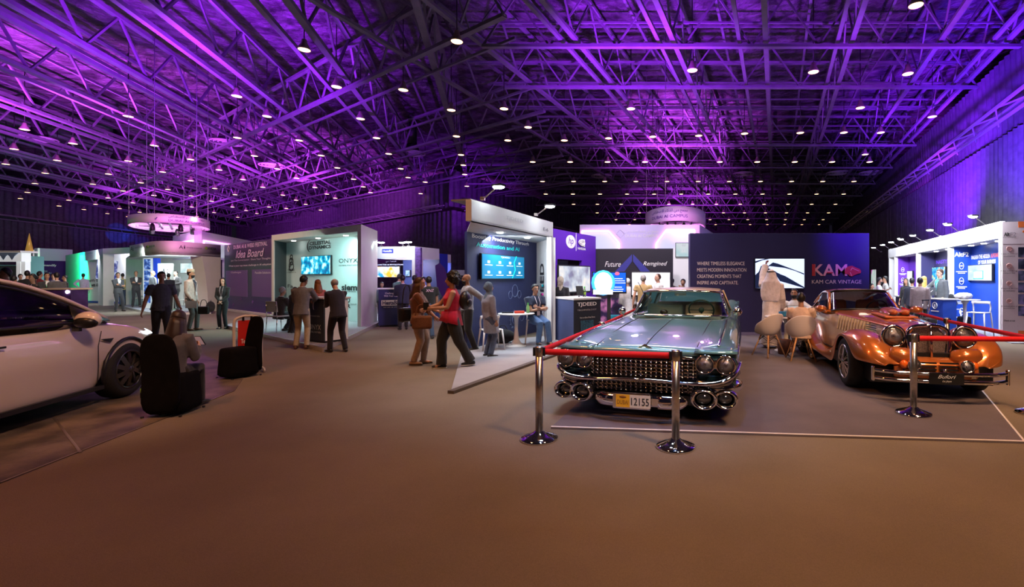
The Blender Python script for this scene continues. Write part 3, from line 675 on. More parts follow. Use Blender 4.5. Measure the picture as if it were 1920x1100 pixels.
# inner back wall as seen through the opening: one plane facing the viewer
ip = Plane(GY(150, 31.5), GY(240, 29.6)); w_.data = MB().box2((0, 0, 0), (ip.len, .06, 3.1)).mesh('back_wall', [WHITE]); to_local(t, w_, ip.A, ip.rz)
iq = Plane(GY(240, 29.6), GY(271, 27.0)); w2 = MB().box2((0, 0, 0), (iq.len, .06, 3.1)).build('inner_wall', WHITE, t); to_local(t, w2, iq.A, iq.rz)
def ot(pln, string, u0, vb, u1, vt, m=TXTD, **k):
    o = pln.text(t, string, u0, vb, u1, vt, m, y=-.015, **k); to_local(t, o, pln.A, pln.rz); return o
ot(ip, 'Simplify Event Managing', 160, 529, 222, 523, bold=.01); ot(ip, 'with AI-Driven and Solutions', 172, 537, 222, 531, bold=.03)
ot(iq, 'Hackey Sett', 241, 487, 256, 483.5); ot(iq, 'with Coma', 241, 493, 257, 489, bold=.03)
sd = mat('blue_skirt', (.02, .03, .35), .4); s_ = MB().box2((0, -.03, 0), (ip.len, 0, .12)).build('skirting', sd, t); to_local(t, s_, ip.A, ip.rz)
pic = MB().box((0, -.03, 0), (2.35*.95, .03, 1.5)).build('tilted_picture', screen_mat('crowd_picture', (.03, .04, .2), (.12, .14, .4), (.6, .65, .85), .9, 3.2, 7), t)
x, z = ip.at(201, 506); to_local(t, pic, ip.A+ip.d*x, ip.rz); pic.location.z = z; pic.rotation_mode = 'XYZ'; pic.rotation_euler = (0, math.radians(11), pic.rotation_euler.z)
pic2 = None
bn = thing('waste_bin', 'tall green bin beside the white corner column', 'bin', G(182, 566), .2); MB().lathe([(.26, 0), (.3, .02), (.38, 1.35), (.36, 1.36), (.3, 1.3)], n=4).build('body', mat('bin_green', (.01, .16, .13), .4), bn); text('(fone', bn, -.15, .9, .15, 1.0, TXTW, y=-.27)
o, w, h = tv(iq, 249, 505, 262, 523, screen_mat('pale_blue', (.2, .5, .8), (.6, .75, .85), (.8, .85, .9), .9, 1.5), 'small pale screen on the inner wall beside the man with folded arms')

# ---- purple panel stand, pink side
a = GY(71, 38); b = GY(136, 40); pd = Plane(a, b); t = pd.thing('purple_stand', 'stand with lilac header, purple front panel and bright pink side', 'exhibition stand')
H = pd.at(71, 465)[1]; hb_ = pd.at(71, 488)[1]
part(t, 'header', mat('lilac_board', (.62, .5, .62), .5), (0, 0, hb_), (pd.len, .3, H)); part(t, 'front_panel', mat('deep_purple', (.07, .02, .14), .4), (.05, .1, 0), (pd.len-.02, .16, hb_)); part(t, 'column', WHITE, (-.05, -.0, 0), (.05, .3, H))
pd.text(t, 'demandify', 76, 500, 107, 494.5, TXTP, y=.08, bold=.03); pd.text(t, 'AI-Driven', 76, 509, 90, 506, TXTP, y=.08); pd.text(t, 'Creative Growth X', 76, 513, 98, 510, TXTP, y=.08)
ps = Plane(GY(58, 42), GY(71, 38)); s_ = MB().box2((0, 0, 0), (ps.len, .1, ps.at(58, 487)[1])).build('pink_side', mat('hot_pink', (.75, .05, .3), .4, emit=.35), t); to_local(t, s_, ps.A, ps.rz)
s_ = MB().box2((0, 0, ps.at(58, 487)[1]), (ps.len, .1, H)).build('poster', screen_mat('poster_red', (.75, .8, .8), (.85, .85, .9), (.7, .05, .08), .5, 1.2, 3, True), t); to_local(t, s_, ps.A, ps.rz)
# low purple counter with a star light
pc_ = Plane(GY(84, 15.3), GY(133, 15.3)); t = pc_.thing('low_counter', 'low counter with purple starburst front behind the white car', 'counter'); zt = pc_.at(100, 540)[1]
part(t, 'top', mat('counter_tan', (.5, .38, .3), .4), (-.05, -.05, zt-.05), (pc_.len+.05, .6, zt)); part(t, 'front_panel', mat('purple_star_print', (.05, .02, .10), .3, noise=.6, nscale=2), (0, 0, 0), (pc_.len, .5, zt-.05))
x, z = pc_.at(127, 547); MB().ell((x, -.02, z), (.05, .02, .05)).build('star_lamp', STRIPS, t)
# ---- white table-like stand far left with green glow, and the teal block
pw = Plane(GY(-60, 21), GY(46, 21)); t = pw.thing('gate_stand', 'white stand with deep header on thin legs at the left edge, green glow above', 'exhibition stand')
z1 = pw.at(0, 470)[1]; z0 = pw.at(0, 490)[1]; x1 = pw.at(40, 480)[0]
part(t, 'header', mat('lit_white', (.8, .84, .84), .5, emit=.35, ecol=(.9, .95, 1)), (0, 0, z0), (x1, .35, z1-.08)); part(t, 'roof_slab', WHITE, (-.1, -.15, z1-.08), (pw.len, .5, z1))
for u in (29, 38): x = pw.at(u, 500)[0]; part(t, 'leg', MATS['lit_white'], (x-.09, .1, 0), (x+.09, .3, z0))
for u in (8, 24):
    x, z = pw.at(u, 476); MB().lathe([(.30, 0), (.12, -.14), (.02, -.3)], c=(x, -.03, z+.05), n=12, sy=.1).build('cone_mark', mat('steel_blue', (.2, .3, .5), .5), t)
pt = Plane(GY(50, 26), GY(58, 26)); t = pt.thing('teal_block', 'pale teal box tower left of the pink sided stand', 'stand'); part(t, 'body', mat('teal_box', (.25, .6, .6), .5), (0, 0, 0), (pt.len, .6, pt.at(50, 480)[1]))
pt = Plane(GY(-40, 27), GY(57, 27)); t = pt.thing('low_partition', 'dark grey partition behind the crowd at the far left', 'partition'); part(t, 'panel', mat('partition_grey', (.08, .10, .10), .6), (0, 0, 0), (pt.len, .1, pt.at(0, 498)[1])); part(t, 'top_rail', MATS['teal_box'], (0, -.02, pt.at(0, 498)[1]), (pt.len, .12, pt.at(0, 497)[1]+.02))
# golden tipped flag on a dark pole
p = GY(55, 40); t = thing('pole_flag', 'furled flag with golden tip on a dark pole against the left drapes', 'flag', p)
zt = EYE+(HZ-437)/F*40; MB().cyl((0, 0, 0), (0, 0, zt-1.5), .05, n=8).build('pole', DARK, t); MB().lathe([(.03, zt-3.4), (.22, zt-3.0), (.16, zt-2.2), (.2, zt-1.5)], n=10).build('cloth', BLACK, t); MB().lathe([(.24, zt-1.5), (.12, zt-.7), (.01, zt)], n=10).build('golden_tip', mat('gold', (.8, .42, .08), .35, .2, emit=.25), t)

# ---- floating ring sign and violet hall structure on the left
def ring_sign(u, v0, Y, rx, ry, hgt, rz, label, txt):
    z = EYE+(HZ-v0)/F*Y; p = GY(u, Y); n = 56
    t = thing('ring_sign', label, 'hanging sign', (p.x, p.y, z), rz)
    def rg(s, z): return [(rx*s*math.cos(2*math.pi*k/n), ry*s*math.sin(2*math.pi*k/n), z) for k in range(n)]
    MB().rings([rg(1, 0), rg(1, hgt), rg(.97, hgt), rg(.97, 0)], 0, True, False, True).build('band', mat('ring_fabric', (.85, .66, .88), .5), t)
    tr = MB()
    for k in range(-2, 3): tr.beam((rx*.25*k, -ry*.8, .12), (rx*.25*k, ry*.8, .12), .08)
    for k in (-.4, .4): tr.beam((-rx*.8, ry*k, .12), (rx*.8, ry*k, .12), .08)
    tr.build('inner_truss', STEELP, t)
    for k in range(5):
        a = k*1.3; MB().lathe([(.05, .1), (.09, 0), (.1, -.22), (.06, -.26)], c=(rx*.55*math.cos(a), ry*.55*math.sin(a), -.02), n=10).build('stage_lamp', BLACK, t)
    for k in range(6):
        a = k*math.pi/3+.2; MB().cyl((rx*.97*math.cos(a), ry*.97*math.sin(a), hgt-.05), (rx*.97*math.cos(a), ry*.97*math.sin(a), 12.6-z), .012, n=5).build('cable', STEELP, t)
    return t, n, p, z
ring, n, p, z = ring_sign(320, 427, 23.0, 1.45, 2.9, .38, .72, 'pink lit oval ring sign hanging above the curved header stand', '')
def ring_text(t, rx, ry, s, a0, a1, z0, z1, m, name='lettering', **k):
    me = text_mesh(s, **k); xs = [v.co.x for v in me.vertices]; ys = [v.co.y for v in me.vertices]
    w = max(xs)-min(xs); h = max(ys)-min(ys); x0 = min(xs); y0 = min(ys)
    for v in me.vertices:
        a = a0+(a1-a0)*(v.co.x-x0)/w; v.co = (rx*1.012*math.cos(a), ry*1.012*math.sin(a), z0+(z1-z0)*(v.co.y-y0)/h)
    me.materials.clear(); me.materials.append(m); o = bpy.data.objects.new(name, me); COL.objects.link(o); o.parent = t
ARB = '\uFEFA\uFECB\uFE8E\uFEE8\uFEC4\uFEBB\uFEFB\uFE8D \u0621\uFE8E\uFEDB\uFEAC\uFEE0\uFEDF \uFEF2\uFE91\uFEA9 \uFECA\uFEE4\uFEA0\uFEE3'
ARB = '\uFEF2\uFECB\uFE8E\uFEE8\uFEC4\uFEBB\uFEFB\uFE8D \u0621\uFE8E\uFEDB\uFEAC\uFEE0\uFEDF \uFEF2\uFE91\uFEA9 \uFECA\uFEE4\uFEA0\uFEE3'
INDIGO = mat('indigo_lettering', (.12, .02, .35), .5)
ring_text(ring, 1.45, 2.9, 'DUBAI AI CAMPUS', math.radians(270), math.radians(325), .06, .15, INDIGO)
ring_text(ring, 1.45, 2.9, ARB, math.radians(270), math.radians(325), .19, .33, INDIGO)
MB().beam((1.45*1.01*math.cos(4.42), 3*1.01*math.sin(4.42)-.0, .1), (1.45*1.01*math.cos(4.47), 3*1.01*math.sin(4.47), .2), .02).build('diamond_mark', INDIGO, ring)
VB = mat('pale_violet_board', (.72, .66, .86), .5, noise=.02)
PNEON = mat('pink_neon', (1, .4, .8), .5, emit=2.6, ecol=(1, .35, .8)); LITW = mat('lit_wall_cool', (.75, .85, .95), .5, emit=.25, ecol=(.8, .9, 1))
a = GY(324, 26.5); b = GY(371, 23.5); c = GY(492, 32)
t = thing('violet_pavilion', 'violet lit pavilion with neon framed openings behind the curved header stand', 'pavilion', (0, 0, 0))
zt = EYE+(HZ-432)/F*23.5
for q0, q1, hexw in ((a, b, [(.25, 0), (.38, 1), (.93, 1), (.93, 0)]), (b, c, [(.06, 0), (.06, 1), (.42, 1), (.55, 0)])):
    pp = Plane(q0, q1); w_ = MB().box2((0, 0, 2.6), (pp.len, .15, zt)).build('wall', VB, t, loc=q0, rz=pp.rz)
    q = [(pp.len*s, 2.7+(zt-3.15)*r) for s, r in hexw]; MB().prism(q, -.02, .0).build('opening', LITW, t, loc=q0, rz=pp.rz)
    nb = MB()
    for i in range(3): nb.beam((q[i][0], -.04, q[i][1]), (q[i+1][0], -.04, q[i+1][1]), .06)
    nb.build('neon_line', PNEON, t, loc=q0, rz=pp.rz)
MB().box((b.x+1.0, b.y+3.4, 1.35), (5, .2, 2.7)).build('core_wall', VB, t)
bulb((GY(365, 21.8).x, 21.8, 4.3), 70, (1, .25, .85)); bulb((GY(330, 22.5).x, 23.5, 4.6), 60, (1, .3, .9))

# ---- white header stand with navy wall and counter
ph = Plane(GY(705, 17.5), GY(778, 17.2)); t = ph.thing('navy_stand', 'white header stand with navy back wall and a large colourful screen', 'exhibition stand')
H = ph.at(740, 462)[1]; hb_ = ph.at(740, 484)[1]
part(t, 'header', WHITE, (0, 0, hb_), (ph.len, 1.6, H)); part(t, 'column', WHITE, (ph.len-.12, 0, 0), (ph.len, .5, hb_)); 
part(t, 'back_wall', NAVY, (0, 1.6, 0), (ph.len, 1.66, hb_)); part(t, 'purple_edge', mat('purple_edge', (.12, .05, .25), .4, noise=.5, nscale=12), (ph.len+.01, .0, 0), (ph.len+.22, .1, ph.at(778, 464)[1]))
x0, z0 = ph.at(718, 473); x1, z1 = ph.at(736, 468); MB().box2((x0-.03, -.01, z0-.03), (x1+.03, 0, z1+.03)).build('name_plate', mat('royal_blue', (.03, .05, .5), .4), t); ph.text(t, 'HestaBit', 718.5, 472.5, 735.5, 468.5, TXTW, y=-.015, bold=.02)
pbk = Plane(ph.A+Vector((-ph.d.y, ph.d.x, 0))*1.6, ph.B+Vector((-ph.d.y, ph.d.x, 0))*1.6)
def hb_text(s, u0, vb, u1, vt, m, **k): x0, z0 = pbk.at(u0, vb); z1 = pbk.at(u0, vt)[1]; x1 = pbk.at(u1, vb)[0]; text(s, t, x0, z0, x1, z1, m, y=1.59, **k)
hb_text('JOIN THE AI REVOLUTION', 708, 498, 756, 495, TXTW, bold=.03); hb_text('\uFEF2\uFE91\uFEA9 \uFE8E\uFE92\uFEA3\uFEAE\uFEE3', 723, 492, 743, 488, TXTW)
tv(pbk, 709, 499, 752, 520, screen_mat('fruit_picture', (.02, .3, .75), (.9, .85, .75), (.95, .45, .02), 1.6, 2.6, 5), 'large colourful screen on the navy stand behind the white robe counter crowd'.replace('white robe counter crowd', 'lettered counter'))
tv(pbk, 762, 506, 771, 518, screen_mat('small_blue', (.1, .15, .4), (.3, .6, .9), (.9, .9, 1), 1, 5), 'small screen at the right edge of the navy stand wall')
ps = Plane(GY(710, 15.6), GY(752, 15.9)); t = ps.thing('lettered_counter', 'navy counter with a white name plate in front of the colourful screen', 'counter'); zt = ps.at(730, 540)[1]
part(t, 'front_panel', NAVY, (0, 0, .06), (ps.len, .55, zt-.04)); part(t, 'counter_top', WHITE, (-.04, -.04, zt-.04), (ps.len+.04, .6, zt)); part(t, 'plinth', BLACK, (.03, .02, 0), (ps.len-.03, .5, .06))
x0, z0 = ps.at(715, 573); x1, z1 = ps.at(751, 562); MB().box2((x0, -.012, z0), (x1, 0, z1)).build('name_plate', WHITE, t); ps.text(t, 'HestaBit', 717, 571.5, 749, 563.5, mat('navy_ink', (.02, .02, .12), .5), y=-.018, bold=.03)
ps.text(t, 'Challenge Us', 722, 552, 746, 548, TXTW, y=-.01); ps.text(t, 'With Your Vision', 720, 556.5, 748, 552.8, TXTW, y=-.01); ps.text(t, 'CODE  |  NOW  |  WE  |  FUTURE', 719, 577, 746, 575.5, TXTW, y=-.01)
p2 = Plane(GY(783, 20.5), GY(815, 20.3)); t = p2.thing('small_white_stand', 'small white header stand with bright blue inside, right of the navy stand', 'exhibition stand')
H = p2.at(800, 475)[1]; hb_ = p2.at(800, 491)[1]; part(t, 'header', WHITE, (0, 0, hb_), (p2.len, 1.2, H)); part(t, 'back_wall', mat('vivid_blue_board', (.04, .06, .55), .5), (0, 1.2, 0), (p2.len, 1.26, hb_)); part(t, 'column', WHITE, (p2.len-.1, 0, 0), (p2.len, .3, hb_)); part(t, 'blue_side', MATS['royal_blue'], (p2.len, 0, 0), (p2.len+.1, .8, H))
tv(p2, 782, 505, 791, 521, mat('cyan_screen', (.0, .7, .7), .4, emit=1.2, ecol=(.0, .8, .75)), 'plain turquoise screen in the small blue stand', y=1.1)
for (u, v, Y, du) in ((715, 460, 17.6, 0), (766, 459, 17.4, 0), (757, 460, 17.4, -3), (801, 474, 20.4, 2), (795, 474, 20.4, -3)):
    a = P(u, v+2, Y); b = P(u+du, v-7, Y-.5); spotarm(a, b, 'small arm spotlight on the white header of the stands behind the two women', group='arm spotlights behind the two women')
# leaning purple feather banner, plant, long white gate
t = thing('feather_banner', 'leaning purple feather banner behind the two talking women', 'banner', GY(834, 17.5), 0)
MB().prism([(-.35, 2.05), (-.28, 1.3), (.18, .4), (.55, .0), (.62, .1), (.30, .95), (.0, 1.95), (-.18, 2.15)], -.015, .015).build('cloth', mat('banner_purple', (.07, .02, .18), .4), t); MB().cyl((.55, 0, 0), (-.3, 0, 2.0), .015).build('pole', DARK, t)
text('gladminds', t, -.2, 1.4, -.02, 1.95, TXTW, y=-.02, rot=1) if False else None
t = thing('registration_gate', 'long white gate frame with green lamps in front of the dark drapes', 'gate', GY(832, 27), 0)
L_ = (1010-832)/F*27; MB().box2((0, 0, 1.75), (L_, .3, 2.05)).build('beam', WHITE, t)
for k in range(4): x = .1+k*L_*.24; part(t, 'post', WHITE, (x, 0, 0), (x+.12, .3, 1.75)); 
for k in range(6): x = .6+k*.8; MB().ell((x, -.01, 1.9), (.05, .02, .03)).build('green_lamp', mat('green_lamp', (.1, 1, .2), .5, emit=3), t)
part(t, 'low_wall', mat('gate_low', (.5, .5, .52), .6), (0, .1, 0), (L_, .2, .95))
# ================================================================ exhibition stands, right half
# ---- automation stand: white header, navy wall seen at a slant
A = GY(884, 8.55); B = GY(1037, 12.1); pt = Plane(A, B); C_ = GY(1006, 14.0); A2 = C_-(B-A)*.97
t = thing('automation_stand', 'white header stand with navy wall, outlined drawings and teal heading, left of the blue car', 'exhibition stand', A)
H = 3.0; hb = 2.62
seg(t, A, B, hb, H, .12, WHITE, 'header', .004); seg(t, A+Vector((-.05, .1, 0)), B+Vector((-.1, .0, 0)), H, H+.03, .4, mat('grey_trim', (.3, .3, .33), .5), 'roof_edge')
seg(t, B+(A-B).normalized()*.12, B, .03, hb, .12, WHITE, 'column'); seg(t, C_, B, .03, hb, .06, WHITE, 'end_wall')
seg(t, A2, C_, .03, hb, .06, NAVY, 'back_wall')
MB().prism([loc_ for loc_ in [((x-A).x, (x-A).y) for x in (A, B, C_, A2)]], hb, hb+.03, plane='xy').build('ceiling_panel', WHITE, t)
pk = Plane(A2, C_); pe_ = Plane(C_, B)
TEALT = mat('teal_ink', (.02, .6, .6), .5)
def kt(s_, x0, z0, x1, z1, m, **k): o = text(s_, t, x0, z0, x1, z1, m, y=-.012, **k); return onp(t, pk, o)
xr = pk.at(991, 460)[0]; xl = pk.at(884, 440)[0]; kt('Boosting Productivity Through', xl, pk.at(991, 462.5)[1], xr, pk.at(991, 454.5)[1], TXTW, bold=.02)
kt('Automation and AI', pk.at(892, 458)[0], pk.at(973, 471)[1], pk.at(973, 470)[0], pk.at(973, 464)[1], TEALT, bold=.02)
ptext(t, pt, 'TJDEED', 948, 412, 980, 404, mat('faint_grey', (.5, .5, .5), .5)); ptext(t, pt, 'E-6', 1018, 432, 1027, 426, TXTD)
o = text('TJDEED', t, pe_.at(1013, 560)[0], .45, pe_.at(1023, 560)[0], 2.0, TXTD, rot=1, bold=.02, y=-.012); onp(t, pe_, o)
for k_, c in ((1.36, (0.0, .6, .7)), (1.12, (.9, .05, .4))):
    x = pe_.at(1018, 560)[0]; onp(t, pe_, MB().box2((x-.1, -.016, k_), (x+.08, -.008, k_+.06)).build('colour_dash', mat('dash_%d' % (c[0]*10), c, .5), t))
LINE = mat('pale_blue_line', (.16, .2, .34), .5); x0, z0 = pk.at(965, 545)
dr = MB(); D = 0
for cx, cz, r in ((x0, z0, .16), (x0-.25, z0-.1, .1), (x0+.25, z0-.1, .1), (x0-.05, z0-.75, .2), (x0-.05, z0-.75, .1), (x0+.4, z0-.7, .12)):
    dr.tube([(cx+r*math.cos(a), D-.01, cz+r*math.sin(a)) for a in [i*math.pi/10 for i in range(20)]], .008, 4, closed=True)
for k in range(12):
    a = k*math.pi/6; cx = x0-.05; cz = z0-.75; dr.beam((cx+.2*math.cos(a), D-.01, cz+.2*math.sin(a)), (cx+.25*math.cos(a), D-.01, cz+.25*math.sin(a)), .03, .008)
for k in range(7):
    a = math.radians(-10+k*18); cx = x0+.1; cz = z0+.55; dr.beam((cx+.2*math.cos(a), D-.01, cz+.2*math.sin(a)), (cx+.35*math.cos(a), D-.01, cz+.35*math.sin(a)), .008, .008)
onp(t, pk, dr.build('line_drawing', LINE, t))
s, w, h = tv(pk, 897, 474, 978, 523, mat('teal_blue_display', (.0, .15, .3), .3, emit=.75, ecol=(.0, .16, .34)), 'wall screen with teal icons on the navy wall left of the seated man')
ic = MB(); IC = mat('icon_white', (.8, .85, .8), .5, emit=.8)
for r in range(2):
    for c in range(4): ic.box((w*(.14+c*.24), -.01, h*(.68-.4*r)), (w*.05, .004, h*.10)); ic.box((w*(.14+c*.24), -.01, h*(.56-.4*r)), (w*.16, .004, h*.025))
ic.build('icon_print', IC, s); text('TJDEED', s, w*.4, h*.85, w*.62, h*.93, IC, y=-.012)
MB().tube([(w*.78, -.01, h*.98), (w*.72, -.01, h*.7), (w*.75, -.01, h*.4), (w*.68, -.01, h*.05)], .012, 5).build('teal_line', mat('teal_glow', (0, .7, .5), .5, emit=1), s)
for f_ in (.35, .72): q = (A+(B-A)*f_+(C_-B)*.5)-A; MB().cyl((q.x, q.y, hb-.02), (q.x, q.y, hb), .07, n=14).build('downlight', STRIPS, t)
a = P(1005, 402, 11.2); spotarm(a, a+Vector((.36, -.25, .18)), 'bright arm floodlight on the header of the navy wall stand', group=None)
a = P(905, 372, 9.1); spotarm(a, a+Vector((.36, -.25, .2)), 'unlit arm floodlight nearest the camera on the white header', group=None)
pfp = [G(845, 738), G(1042, 666), GY(1050, 13.5), (GY(870, 11.3).x, 11.3)]
slab('platform', [(p[0], p[1]) for p in pfp], 0, .03, LCARP, 'pale carpeted platform with dark edge in front of the navy wall stand', 'platform')
a, b = pfp[0], pfp[1]; o = MB().beam((a[0], a[1], .02), (b[0], b[1], .02), .10, .045).build('edge_ramp', mat('edge_dark', (.10, .075, .06), .6)); tag(o, 'dark edging strip along the pale platform left of the blue car', 'edge strip')

# ---- purple wall with round logo and doorway
pp = Plane(GY(1038, 13.6), GY(1117, 16.2)); t = pp.thing('purple_wall', 'saturated purple wall with round white logo beside the white header stand', 'display wall'); H = 3.0
x0, z1 = pp.at(1045, 470); x1 = pp.at(1091, 480)[0]; z1 = 2.15
PW = mat('vivid_purple', (.10, .015, .42), .5, noise=.04)
MB().box2((0, 0, 0), (x0, .1, H)).box2((x0, 0, z1), (x1, .1, H)).box2((x1, 0, 0), (pp.len, .1, H)).build('wall_panel', PW, t)
part(t, 'dark_recess', mat('recess', (.02, .06, .05), .6), (x0, .5, 0), (x1, .55, z1)); part(t, 'recess_rail', WHITE, (x0, .2, 1.9), (x1, .24, 1.96))
cx, cz = pp.at(1070, 453); q = [(cx+.30*math.cos(a), cz+.20*math.sin(a)) for a in [i*math.pi/14 for i in range(28)]]
MB().prism(q, -.01, 0).build('round_mark', TXTW, t); text('hp', t, cx-.16, cz-.13, cx+.16, cz+.13, PW, y=-.014, shear=.25)
x, z = pp.at(1080, 453); MB().box2((x-.01, -.01, z-.28), (x+.01, 0, z+.28)).build('divider', TXTW, t)
o = eye_mark(pp, t, 1084, 461, 1096, 449, TXTW); pp.text(t, 'NVIDIA', 1083, 467.5, 1098, 463, TXTW, bold=.03)
# ---- black wall with slanted script
pq = Plane(GY(1113, 16.4), GY(1262, 16.2)); t = pq.thing('black_script_wall', 'black wall with white slanted script and a blue chevron, behind two screens', 'display wall'); H = pq.at(1180, 466)[1]
BK = mat('black_board', (.022, .018, .03), .45, noise=.1); part(t, 'wall_panel', BK, (0, 0, 0), (pq.len, .12, H))
pq.text(t, 'Future', 1134, 500, 1164, 490, TXTW, shear=.35, name='script_lettering'); pq.text(t, 'Remgined', 1206, 500, 1251, 490, TXTW, shear=.35, name='script_lettering')
xa, za = pq.at(1186, 482); xl, zl = pq.at(1162, 509); xr, zr_ = pq.at(1210, 509)
CH = mat('chevron_blue', (.05, .05, .28), .4)
w_ = .16
MB().prism([(xl-w_, zl), (xl+w_, zl), (xa-.02, za-.15), (xa-.02, za+.1)], -.02, 0).prism([(xr-w_, zr_), (xr+w_, zr_), (xa+.02, za+.1), (xa+.02, za-.15)], -.02, 0).build('chevron', CH, t)
def floor_tv(u0, v0, u1, v1, Y0, Y1, m, label, name='standing_screen', foot=True):
    p = Plane(GY(u0, Y0), GY(u1, Y1)); x0, z1 = p.at(u0, v0); x1, z0 = p.at(u1, v1)
    t = p.thing(name, label, 'screen'); MB().box2((0, 0, z0), (p.len, .06, z1)).build('casing', BLACK, t, .008); MB().box2((.03, -.006, z0+.05), (p.len-.03, 0, z1-.03)).build('display', m, t)
    part(t, 'stand_pole', DARK, (p.len/2-.05, .06, .03), (p.len/2+.05, .12, z0+.3)); part(t, 'foot', DARK, (p.len/2-.4, -.2, 0), (p.len/2+.4, .3, .03))
    return t, p, z0, z1
t, p, z0, z1 = floor_tv(1047, 496, 1107, 548, 13.2, 14.6, screen_mat('corridor_picture', (.25, .22, .35), (.6, .65, .75), (.95, .9, .85), 1.0, 1.8, 2), 'large screen showing a pale corridor, in front of the purple wall')
t, p, z0, z1 = floor_tv(1110, 509, 1175, 550, 14.0, 14.2, mat('blue_display', (.0, .1, .6), .4, emit=1.1, ecol=(.01, .06, .55)), 'screen with a glowing white head on blue, under the script wall')
x, z = p.at(1131, 530); MB().ell((x, -.03, z), (.27, .02, .31)).box2((x-.3, -.03, z-.34), (x+.28, -.01, z-.2)).build('picture_head', mat('head_glow', (.9, .95, 1), .5, emit=.95), t)
MB().ell((x, -.02, z), (.36, .008, .37)).build('cyan_disc', mat('cyan_glow', (.05, .45, .9), .5, emit=.9), t)
ln = MB(); x, z = p.at(1157, 530)
for k, w_ in enumerate((.3, .42, .46, .0, .25, .34, .3)):
    if w_: ln.box((x+.02, -.012, z+.12-k*.062), (w_, .004, .018))
ln.build('picture_line', IC, t); MB().ell((x, -.014, z+.27), (.07, .006, .05)).build('round_mark', mat('red_mark', (.9, .1, .2), .5, emit=1), t)
t, p, z0, z1 = floor_tv(1183, 509, 1258, 556, 14.8, 14.8, screen_mat('white_lamp_picture', (.6, .55, .7), (.9, .85, .95), (1, .95, 1), 1.5, 2, 9), 'bright white screen behind the man in the tan shirt')
# low dark display with flame picture and cube stools
p = Plane(GY(1116, 14.9), GY(1176, 14.9)); t = p.thing('low_display', 'low dark panel with violet flame picture under the blue screen', 'display'); part(t, 'panel', screen_mat('flame_picture', (.015, .01, .03), (.04, .02, .08), (.6, .2, .45), .8, 2.4, 3), (0, 0, .05), (p.len, .06, .98)); part(t, 'base', BLACK, (0, -.1, 0), (p.len, .2, .05))
def pouf(u, v, s, h, m, label, rz=.3):
    q = G(u, v); o = MB().box((0, 0, h/2), (s, s, h)).build('cube_stool', m, loc=(q.x, q.y+s/2, 0), rz=rz, bevel=.03); tag(o, label, 'stool')
pouf(1136, 598, .5, .44, mat('pouf_red', (.65, .04, .08), .6, noise=.05), 'red cube stool behind the lettered navy counter')
pouf(1128, 602, .5, .42, mat('pouf_grey', (.2, .24, .24), .6, noise=.05), 'grey cube stool just left of the red one')
pouf(1152, 618, .5, .46, mat('pouf_teal', (.03, .36, .5), .6, noise=.05), 'turquoise cube stool beside the man in the white robe')
pouf(1080, 575, .6, .5, MATS['pouf_teal'], 'turquoise cube stool under the corridor screen')
# ---- pale violet pavilion with neon frames
pv = Plane(GY(1087, 20), GY(1312, 20)); t = pv.thing('violet_pavilion', 'tall pale violet pavilion with pink neon hexagon openings behind the script wall', 'pavilion'); H = pv.at(1100, 421)[1]
part(t, 'front_wall', VB, (0, 0, 0), (pv.at(1264, 500)[0], .15, H)); part(t, 'upper_right', VB, (pv.at(1264, 500)[0], 0, pv.at(1200, 490)[1]), (pv.len, .15, H))
def hexa(pts):
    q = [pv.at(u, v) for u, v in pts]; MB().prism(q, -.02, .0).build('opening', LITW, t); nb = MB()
    for i in range(len(q)): a_, b_ = q[i], q[(i+1) % len(q)]; nb.beam((a_[0], -.05, a_[1]), (b_[0], -.05, b_[1]), .07)
    nb.build('neon_line', PNEON, t)
hexa([(1091, 433), (1141, 433), (1161, 456), (1161, 478), (1091, 478)]); hexa([(1230, 478), (1230, 457), (1249, 431), (1302, 431), (1302, 478)])
pv.text(t, 'DUBAI AI CAMPUS', 1172, 445, 1234, 439, TXTW, y=-.02, bold=.03); pv.text(t, ARB, 1172, 438, 1234, 431, TXTW, y=-.02, bold=.02)
x, z = pv.at(1163, 438); diamond(t, x, z, .17, TXTW, -.02, .04)
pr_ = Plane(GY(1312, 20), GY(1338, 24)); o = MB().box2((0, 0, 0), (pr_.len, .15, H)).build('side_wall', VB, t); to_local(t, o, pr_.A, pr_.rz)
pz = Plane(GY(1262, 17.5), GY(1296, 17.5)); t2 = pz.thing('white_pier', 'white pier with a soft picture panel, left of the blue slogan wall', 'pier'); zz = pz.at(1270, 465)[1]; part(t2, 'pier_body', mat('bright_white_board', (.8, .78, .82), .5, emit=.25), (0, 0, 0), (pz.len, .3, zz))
o, w, h = tv(pz, 1266, 455, 1294, 482, screen_mat('soft_teal_picture', (.5, .7, .75), (.75, .8, .85), (.3, .25, .35), .9, 1.5, 3), 'soft teal picture panel high on the white pier')
ring2, n, p, z = ring_sign(1266, 428, 23.5, 1.45, 3.2, .62, -.12, 'pink ring sign with indigo lettering above the tall pavilion', '')
ring_text(ring2, 1.45, 3.2, 'DUBAI AI CAMPUS', math.radians(225), math.radians(290), .14, .27, INDIGO); ring_text(ring2, 1.45, 3.2, ARB, math.radians(225), math.radians(290), .32, .52, INDIGO)
bulb((GY(1262, 23).x, 21, 5.2), 70, (1, .3, .9)); bulb((GY(1180, 18).x, 18.4, 4.2), 90, (.7, .5, 1))

